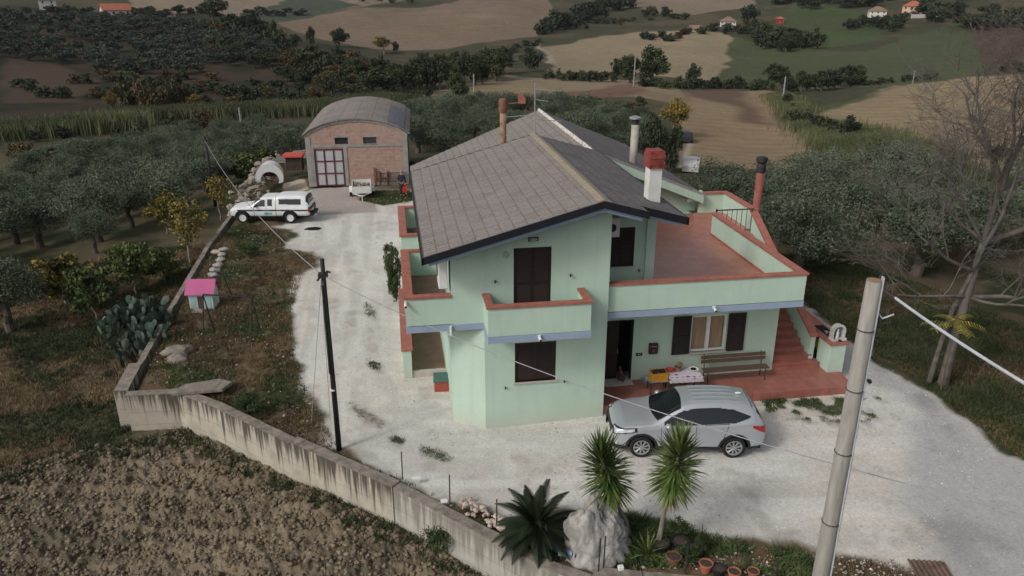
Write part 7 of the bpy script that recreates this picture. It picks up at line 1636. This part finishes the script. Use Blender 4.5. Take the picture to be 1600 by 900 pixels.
# yuccas -------------------------------------------------------------------------
L_yuc = leafmat('yucca leaves', (.055, .095, .024), (.145, .190, .055), 3.0, .4); L_yucd = leafmat('dry yucca leaves', (.16, .11, .04), (.30, .20, .07), 3.0, .6)
def yucca(base, top, hh, R_, n, label, seed):
    t = empty('yucca', tuple(base), label, 'yucca'); rr = random.Random(seed); tp_ = Vector(top) - Vector(base); dr = tp_.normalized()
    pts = [Vector((0, 0, -.2)), tp_ * .3 + Vector((.02, .02, 0)), tp_ * .65 + Vector((-.03, 0, 0)), tp_, tp_ + dr * hh]
    mb = MB(); mb.tube(pts, [.085, .062, .055, .055, .04], 10); mb.build('trunk', M['barkgrey'], t)
    for nm, mt, cnt, lo, hi in (('leaves', L_yuc, n, .12, 1.0), ('dry_leaves', L_yucd, n // 4, -.02, .30)):
        V = []; F = []; rnd = []
        for k in range(cnt):
            u = lo + (hi - lo) * ((k + rr.random()) / cnt); az = k * 2.39996 + rr.uniform(-.2, .2)
            el = R(-62 + 135 * u ** .8 + rr.uniform(-12, 12)) if nm == 'leaves' else R(rr.uniform(-78, -45)); ln = R_ * rr.uniform(.82, 1.15) * (1 if nm == 'leaves' else .8)
            pos = tp_ + dr * hh * u; d = Vector((math.cos(az) * math.cos(el), math.sin(az) * math.cos(el), math.sin(el))); side = Vector((-math.sin(az), math.cos(az), 0)); b0_ = len(V)
            for q in range(5):
                w2 = (.021, .027, .024, .016, .002)[q]; V += [pos - side * w2, pos + side * w2]; pos = pos + d.normalized() * ln / 4; d = d + Vector((0, 0, -.10 if u < .75 else -.04))
            for q in range(4): F.append((b0_ + 2 * q, b0_ + 2 * q + 1, b0_ + 2 * q + 3, b0_ + 2 * q + 2))
            rnd += [rr.random()] * 4
        me = np_mesh(nm, np.array([tuple(v) for v in V]), np.array(F)); fattr(me, 'rnd', rnd, 'FACE'); o = link_mesh(nm, me, mt, t); o['kind'] = 'stuff'
b_ = onz(985, 838, .12); h_ = ony(956, 780, b_[1]); yucca((b_[0], b_[1], .12), (h_[0], h_[1] - .1, h_[2] + .32), 1.15, .72, 360, 'left yucca with a shaggy leaf head and dry skirt above the boulder', 2)
b_ = onz(1025, 857, .12); h_ = ony(1048, 764, b_[1]); yucca((b_[0], b_[1], .12), (h_[0], h_[1], h_[2]), 1.1, .72, 360, 'right yucca on a slim bare leaning stem in front of the silver car', 5)
b_ = onz(1012, 868, .12); 
# small plants in the bed
def rosette(name, p, n, ln, m, label, cat, w_=.02, seed=0, elo=20, ehi=85, z0=0.0):
    rr = random.Random(seed); V = []; F = []; rnd = []
    for k in range(n):
        az = k * 2.4 + rr.uniform(-.2, .2); el = R(rr.uniform(elo, ehi)); pos = Vector((0, 0, z0)); d = Vector((math.cos(az) * math.cos(el), math.sin(az) * math.cos(el), math.sin(el))); side = Vector((-math.sin(az), math.cos(az), 0)); b0_ = len(V); l_ = ln * rr.uniform(.7, 1.2)
        for q in range(4): w2 = w_ * (1, 1.2, .8, .1)[q]; V += [pos - side * w2, pos + side * w2]; pos = pos + d.normalized() * l_ / 3; d = d + Vector((0, 0, -.22))
        for q in range(3): F.append((b0_ + 2 * q, b0_ + 2 * q + 1, b0_ + 2 * q + 3, b0_ + 2 * q + 2))
        rnd += [rr.random()] * 3
    me = np_mesh(name, np.array([tuple(v) for v in V]), np.array(F)); fattr(me, 'rnd', rnd, 'FACE'); o = link_mesh(name, me, m); o.location = p; return tag(o, label, cat)
rosette('iris_clump', (b_[0], b_[1], .12), 60, .55, L_yuc, 'clump of green strap leaves at the foot of the right yucca', 'plant', .018, 1)
a_ = onz(1078, 882, .12); plant('bush', 'potted_plant', (a_[0], a_[1], .12), .55, 'bright green leafy plant among the pots', 'plant', None, wid=.65, var=0)
a_ = onz(1062, 846, .12); plant('bush', 'potted_plant', (a_[0], a_[1], .35), .42, 'bushy plant in the black pots right of the yucca stem', 'plant', None, wid=.6, var=1)
a_ = onz(1096, 868, .12); plant('bush', 'potted_plant', (a_[0], a_[1], .3), .5, 'thin plant in the black rimmed pot', 'plant', None, wid=.4, var=2)

# bare walnut on the right ------------------------------------------------------------
bt = onz(1472, 602, .12); t = empty('bare_tree', (bt[0], bt[1], .0), 'big leafless tree with tangled grey branches at the right', 'tree')
rr = random.Random(33); trunk = MB(); br = MB(); twigs = MB()
def branch(pos, d, ln, r_, lv, mb):
    ns = 5 if lv < 3 else 3; pts = [pos.copy()]; rs = [r_]; dd = d.normalized()
    for k in range(ns):
        dd = (dd + Vector((rr.gauss(0, .17), rr.gauss(0, .17), rr.gauss(.03 if lv < 3 else -.02, .13)))).normalized(); pos = pos + dd * ln / ns; pts.append(pos.copy()); rs.append(r_ * (1 - .5 * (k + 1) / ns))
    mb.tube(pts, rs, 8 if lv == 0 else (6 if lv < 3 else 4), False)
    if lv >= 6: return
    nb = (4, 4, 4, 4, 3, 2)[lv]
    for k in range(nb):
        u = .35 + .65 * (k + rr.random()) / nb; q = min(ns - 1, int(u * ns)); b0_ = pts[q].lerp(pts[q + 1], u * ns - q) if q < ns else pts[-1]
        sp_ = .75 if lv > 0 else .6; nd = (dd + Vector((rr.gauss(0, sp_), rr.gauss(0, sp_), rr.gauss(.42 if lv < 4 else .1, .38)))).normalized()
        branch(b0_, nd, ln * rr.uniform(.52, .80), max(.005, rs[q] * rr.uniform(.38, .58)), lv + 1, br if lv < 2 else twigs)
T1 = [Vector((0, 0, -.3)), Vector((.05, 0, 1.6)), Vector((.18, 0, 3.4)), Vector((.40, .1, 5.2)), Vector((.65, .2, 6.9))]
trunk.tube(T1, [.19, .15, .13, .10, .075], 12, False)
trunk.tube([Vector((-.35, .25, -.3)), Vector((-.25, .2, 1.5)), Vector((-.15, .1, 3.0)), Vector((.2, .0, 4.3)), Vector((.3, -.1, 5.2))], [.10, .085, .08, .07, .055], 9, False)
for a in [(T1[-1], (.35, .1, 1.0), 2.9, .12), (T1[-1], (-.5, .0, .9), 2.7, .11), (T1[-2], (.9, -.2, .4), 2.9, .11), (T1[-2], (-.7, .1, .75), 2.6, .06), (T1[2], (-1, -.2, .15), 2.6, .06), (T1[2], (1.0, -.4, .15), 2.6, .09), (Vector((.3, -.1, 5.2)), (.1, -.3, 1), 2.8, .08), (Vector((.2, 0, 4.3)), (-.9, -.2, .45), 2.9, .07), (T1[-1], (1, .1, .55), 3.0, .08), (T1[-1], (.1, .3, 1), 3.2, .07), (T1[3], (-.5, .2, 1), 3.2, .055), (T1[3], (.6, .2, .9), 3.0, .055), (T1[2], (.8, -.5, -.25), 2.2, .06)]:
    branch(a[0], Vector(a[1]), a[2], a[3], 1, br)
M['bareb'] = mat('bare grey branches', (.095, .082, .072), .95, .25, 3, c2=(.165, .145, .128))
trunk.build('trunk', M['bareb'], t, smooth=True); br.build('branches', M['bareb'], t, smooth=True)['kind'] = 'stuff'; twigs.build('twigs', M['bareb'], t)['kind'] = 'stuff'
p = ony(1562, 236, bt[1]); mb = MB()
for k in range(170):
    a = Vector((rr.gauss(0, 1), rr.gauss(0, 1), rr.gauss(0, .7))).normalized(); c = Vector((rr.gauss(0, .08), rr.gauss(0, .08), rr.gauss(0, .06))); mb.tube([c - a * .22, c + a * .22], .007, 4, False)
o = mb.build('bird_nest', M['bark'], None); o.location = tuple(p); tag(o, "dark twiggy bird's nest high in the bare tree", 'nest')
# young yellow-leaved shoot beside its trunk
p0 = ony(1490, 520, bt[1] - .4); t = empty('ailanthus_shoot', tuple(p0), 'yellow feather-leaved shoot beside the bare tree trunk', 'shoot')
V = []; F = []; rnd = []
for k in range(9):
    az = k * 2.4; d = Vector((math.cos(az), math.sin(az), .35)); pos = Vector((0, 0, .2 + .04 * k)); ln = rr.uniform(.7, 1.0); side = Vector((-math.sin(az), math.cos(az), 0)); 
    for q in range(10):
        pos = pos + d.normalized() * ln / 10; d += Vector((0, 0, -.10))
        for sg in (1, -1):
            e_ = pos + (side * sg + d * .3).normalized() * .20 + Vector((0, 0, -.06)); w2 = d.normalized() * .028; b0_ = len(V); V += [pos - w2, pos + w2, e_ + w2 * .3, e_ - w2 * .3]; F.append((b0_, b0_ + 1, b0_ + 2, b0_ + 3)); rnd.append(rr.random())
me = np_mesh('leaves', np.array([tuple(v) for v in V]), np.array(F)); fattr(me, 'rnd', rnd, 'FACE'); link_mesh('leaves', me, leafmat('bright yellow leaves', (.11, .12, .03), (.30, .23, .04), 2), t)['kind'] = 'stuff'
mb = MB(); mb.tube([(0, 0, -(p0[2])), (0, 0, .75)], [.03, .015], 6); mb.build('stem', M['bark'], t)
# grey leafless tree on the green hillside
p = og(1455, 127, 75); q = ppx(p); t = empty('bare_tree', tuple(p), 'small round leafless tree on the far green hillside', 'tree'); br = MB(); twigs = MB()
s_ = 32 / q / 6.0; branch(Vector((0, 0, -.2)), Vector((0, 0, 1)), 2.2 * s_, .14 * s_, 1, br); 
for k in range(7): a = k * .9; branch(Vector((0, 0, 1.2 * s_)), Vector((math.cos(a), math.sin(a), .6)), 2.4 * s_, .10 * s_, 2, twigs)
br.build('trunk', M['bareb'], t); twigs.build('branches', M['bareb'], t)['kind'] = 'stuff'

# ground cover --------------------------------------------------------------------------
def tufts(name, poly, n, m, label, hlo, hhi, w_, seed, lean=.45, accept=None, per=6, spread=.05, cat='grass'):
    rng = np.random.RandomState(seed); xs = [q_[0] for q_ in poly]; ys = [q_[1] for q_ in poly]
    x_ = rng.uniform(min(xs), max(xs), n * 3); y_ = rng.uniform(min(ys), max(ys), n * 3); k = inpoly(x_, y_, poly)
    if accept is not None: k &= accept(x_, y_, rng)
    x_, y_ = x_[k][:n], y_[k][:n]; x_ = np.repeat(x_, per) + rng.normal(size=len(x_) * per) * spread; y_ = np.repeat(y_, per) + rng.normal(size=len(y_) * per) * spread
    return blades(name, np.stack([x_, y_, Zg(x_, y_) - .01], 1), m, label, cat, hlo, hhi, w_, lean, seed=seed)
L_gr = leafmat('short green grass', (.040, .062, .018), (.085, .110, .034), .5, fine=.5); L_wd = leafmat('dry weeds', (.10, .062, .034), (.19, .135, .075), .7, fine=.5); L_dk = leafmat('dark undergrowth', (.028, .038, .014), (.060, .070, .030), .6, fine=.5)
_gp = np.array
def in_gravel(x_, y_): return inpoly(x_, y_, GRAVEL)
GARD = wpoly([(230, 600), (225, 565), (272, 485), (332, 385), (372, 345), (440, 360), (445, 385), (498, 402), (470, 430), (455, 480), (455, 520), (470, 590), (500, 650), (530, 705), (600, 740), (690, 780), (780, 812), (740, 808), (640, 752), (470, 690), (350, 632), (290, 610)])
near_gr = lambda lo, s, inv=False: (lambda x_, y_, rng: ((fbm(x_, y_, 0.5, 4, s) > lo) != inv) & ~in_gravel(x_, y_))
tufts('garden_grass', GARD, 9000, L_gr, 'short green grass in the strip between wall and gravel', .04, .13, .02, 1, accept=near_gr(.47, 61))
tufts('garden_weeds', GARD, 10000, L_wd, 'dry reddish weeds in the garden strip', .05, .18, .016, 2, accept=near_gr(.53, 61, True), cat='weeds')
FOOT = [tuple(onz(a, b, -1.2)[:2]) for a, b in [(205, 690), (290, 672), (420, 742), (560, 795), (640, 838), (760, 880), (860, 925), (800, 960), (640, 868), (540, 826), (400, 752), (300, 704), (215, 712)]]
tufts('wall_foot_weeds', FOOT, 6000, L_dk, 'dark weeds along the foot of the retaining wall', .06, .22, .022, 3, cat='weeds')
SLOPE = op([(-260, 830), (0, 765), (110, 740), (205, 715), (205, 620), (215, 560), (260, 480), (330, 380), (180, 400), (0, 430), (-200, 450)], 12)
tufts('slope_grass', SLOPE, 26000, L_dk, 'rough grass on the slope outside the left wall', .05, .18, .022, 4, accept=lambda x_, y_, r: fbm(x_, y_, .5, 4, 21) > .44, cat='grass')
tufts('slope_weeds', SLOPE, 12000, L_wd, 'dry brown weeds on the slope outside the left wall', .05, .2, .018, 5, accept=lambda x_, y_, r: fbm(x_, y_, .5, 4, 21) < .50, cat='weeds')
VERGE = wpoly([(1262, 478), (1340, 538), (1405, 578), (1485, 636), (1565, 698), (1700, 790), (1900, 700), (1700, 560), (1500, 470), (1300, 400), (1200, 400)])
tufts('verge_grass', VERGE, 22000, L_dk, 'dark grass beside the asphalt drive under the trees', .05, .2, .022, 6, accept=lambda x_, y_, r: fbm(x_, y_, .5, 4, 21) + .08 * r.rand(len(x_)) > .50)
tufts('verge_clover', VERGE, 5000, L_gr, 'green clover along the edge of the drive', .04, .10, .03, 7, accept=lambda x_, y_, r: (dist_polyline(x_, y_, wpoly([(1262, 478), (1340, 538), (1405, 578), (1485, 636), (1565, 698), (1700, 790)])) < 1.6), cat='clover')
BED = wpoly([(770, 808), (800, 800), (870, 806), (980, 808), (1040, 824), (1120, 848), (1200, 862), (1270, 868), (1400, 885), (1450, 902), (1400, 925), (1150, 900), (950, 886), (930, 890), (870, 872), (800, 838)])
tufts('bed_plants', BED, 3200, L_bush, 'low leafy plants in the bed behind the front wall', .05, .20, .04, 8, lean=.8, accept=lambda x_, y_, r: (fbm(x_, y_, 1.2, 3, 62) > .44) & (x_ > 3.9) & (x_ < 9.3), cat='ground cover')
tufts('bed_weeds', BED, 1500, L_wd, 'dry litter and weeds in the bed behind the front wall', .03, .12, .02, 9, accept=lambda x_, y_, r: x_ > 5, cat='weeds')
IS_ = PATCH; tufts('gravel_weeds', IS_, 1500, L_gr, 'green weeds sprouting through the gravel before the porch', .02, .08, .02, 10, accept=lambda x_, y_, r: fbm(x_, y_, 2.2, 4, 22) * .7 + fbm(x_, y_, .5, 5, 21) * .3 > .50, cat='weeds')
for k, I in enumerate(ISLES): tufts('gravel_weeds', I, 70, L_gr if k % 2 == 0 else L_dk, ['strip of weeds in the gravel right of the black pole', 'small weed patch in the gravel by the wall bend', 'low weeds in the gravel toward the cycad', 'dark weed spot in the gravel in line with the balcony', 'green weeds at the edge of the gravel below the pickup', 'weed spot by the balcony shrub'][k], .02, .07, .02, 30 + k, cat='weeds')
GB = wpoly([(575, 298), (640, 296), (650, 312), (600, 320), (560, 312)]); tufts('rough_grass', GB, 1500, L_gr, 'rough grass before the garage wall', .04, .14, .03, 12, accept=lambda x_, y_, r: r.rand(len(x_)) > .3)
GC = wpoly([(436, 300), (478, 296), (482, 306), (440, 312)]); tufts('rough_grass', GC, 900, L_gr, 'green grass strip behind the pickup roof', .04, .14, .03, 13)
GRB = [(12, 43), (30, 28), (58, 28), (60, 60), (0, 66), (-2, 60)]; tufts('grove_grass', GRB, 22000, L_dk, 'dim grass under the olive trees', .06, .22, .03, 14, accept=lambda x_, y_, r: fbm(x_, y_, .3, 4, 71) > .45)
# clods and gravel stones: loose pieces nobody could count
def bits(name, poly, n, m, label, smin, smax, seed, zfun, cat, pw=2.5, accept=None, nd=False):
    rng = np.random.RandomState(seed); xs = [q_[0] for q_ in poly]; ys = [q_[1] for q_ in poly]; x_ = rng.uniform(min(xs), max(xs), n * 3); y_ = rng.uniform(min(ys), max(ys), n * 3); k = inpoly(x_, y_, poly)
    if accept is not None: k &= accept(x_, y_)
    x_, y_ = x_[k][:n], y_[k][:n]; n = len(x_); s = smin + (smax - smin) * rng.rand(n) ** pw
    o6 = np.array([[1, 0, 0], [.3, .9, 0], [-.7, .6, 0], [-.8, -.5, 0], [.2, -1, 0], [.1, .1, .75], [0, 0, -.6]])
    th = rng.rand(n) * 6.28; c_, s_ = np.cos(th), np.sin(th); O = o6[None] * rng.uniform(.65, 1.35, (n, 7, 1)) * s[:, None, None]
    X_ = O[..., 0] * c_[:, None] - O[..., 1] * s_[:, None] + x_[:, None]; Y_ = O[..., 0] * s_[:, None] + O[..., 1] * c_[:, None] + y_[:, None]; Z_ = O[..., 2] + (zfun(x_, y_) + s * .15)[:, None]
    V = np.stack([X_, Y_, Z_], -1).reshape(-1, 3); f = np.array([[0, 1, 5], [1, 2, 5], [2, 3, 5], [3, 4, 5], [4, 0, 5], [1, 0, 6], [2, 1, 6], [3, 2, 6], [4, 3, 6], [0, 4, 6]]); F = (np.arange(n)[:, None, None] * 7 + f[None]).reshape(-1, 3)
    me = np_mesh(name, V, F, True); fattr(me, 'rnd', np.repeat(rng.rand(n), 10), 'FACE'); o = link_mesh(name, me, m); return tag(o, label, cat, None, 'stuff')
def zplough(x_, y_): return Zg(x_, y_) + (fbm(x_, y_, 3.2, 5, 51) - .5) * .20 + (fbm(x_, y_, 5.5, 3, 54) - .5) * .26 + (1 - np.abs(2 * fbm(x_, y_, 1.1, 4, 52) - 1) - .6) * .12
M['clod'] = leafmat('soil clods', (.165, .130, .090), (.225, .178, .124), .8, .95, fine=.3); M['chip'] = leafmat('gravel chips', (.30, .28, .25), (.60, .58, .54), .6, .95, fine=.35)
PP = [q_ for q_ in PLOUGH]; bits('soil_clods', PP, 60000, M['clod'], 'loose clods of ploughed earth', .010, .10, 1, zplough, 'clods', 4)
tufts('verge_weeds', VERGE, 9000, L_wd, 'brown leaf litter and dry stalks under the bare tree', .03, .12, .02, 16, accept=lambda x_, y_, r: fbm(x_, y_, .5, 4, 21) < .55, cat='weeds')
tufts('field_weeds', PLOUGH, 1600, L_wd, 'dry weeds scattered over the ploughed soil', .03, .14, .016, 15, accept=lambda x_, y_, r: fbm(x_, y_, .45, 5, 41) > .55, cat='weeds')
bits('gravel_stones', GRAVEL, 12000, M['chip'], 'loose stones scattered over the white gravel', .006, .030, 2, lambda x_, y_: Zg(x_, y_), 'stones', 3, accept=lambda x_, y_: inpoly(x_, y_, PLATEAU) & ~inpoly(x_, y_, [(1.4, 20.8), (15.2, 20.8), (15.2, 43), (0, 43), (0, 24)]))
bits('garden_stones', GARD, 1800, M['chip'], 'small stones scattered in the garden strip', .01, .06, 3, lambda x_, y_: Zg(x_, y_), 'stones', 3)
bits('leaf_litter', BED, 1400, M['chip'], 'pebbles and shells between the plants of the front bed', .012, .05, 4, lambda x_, y_: Zg(x_, y_) + .01, 'pebbles', 2)
# ================================================================== AIR
def haze_box():
    mb = MB(); mb.box(-720, 880, -120, 930, -28, 75); o = top_mesh('haze', mb, None, 'thin pale air haze lying over the valley', 'haze'); o['kind'] = 'stuff'
    m = bpy.data.materials.new('haze'); m.use_nodes = True; nt = m.node_tree; nt.nodes.clear()
    v = nt.nodes.new('ShaderNodeVolumePrincipled'); v.inputs['Color'].default_value = (.80, .85, .93, 1); v.inputs['Density'].default_value = .00007; v.inputs['Anisotropy'].default_value = 0.2
    out_ = nt.nodes.new('ShaderNodeOutputMaterial'); nt.links.new(v.outputs[0], out_.inputs['Volume']); o.data.materials.append(m)
haze_box()
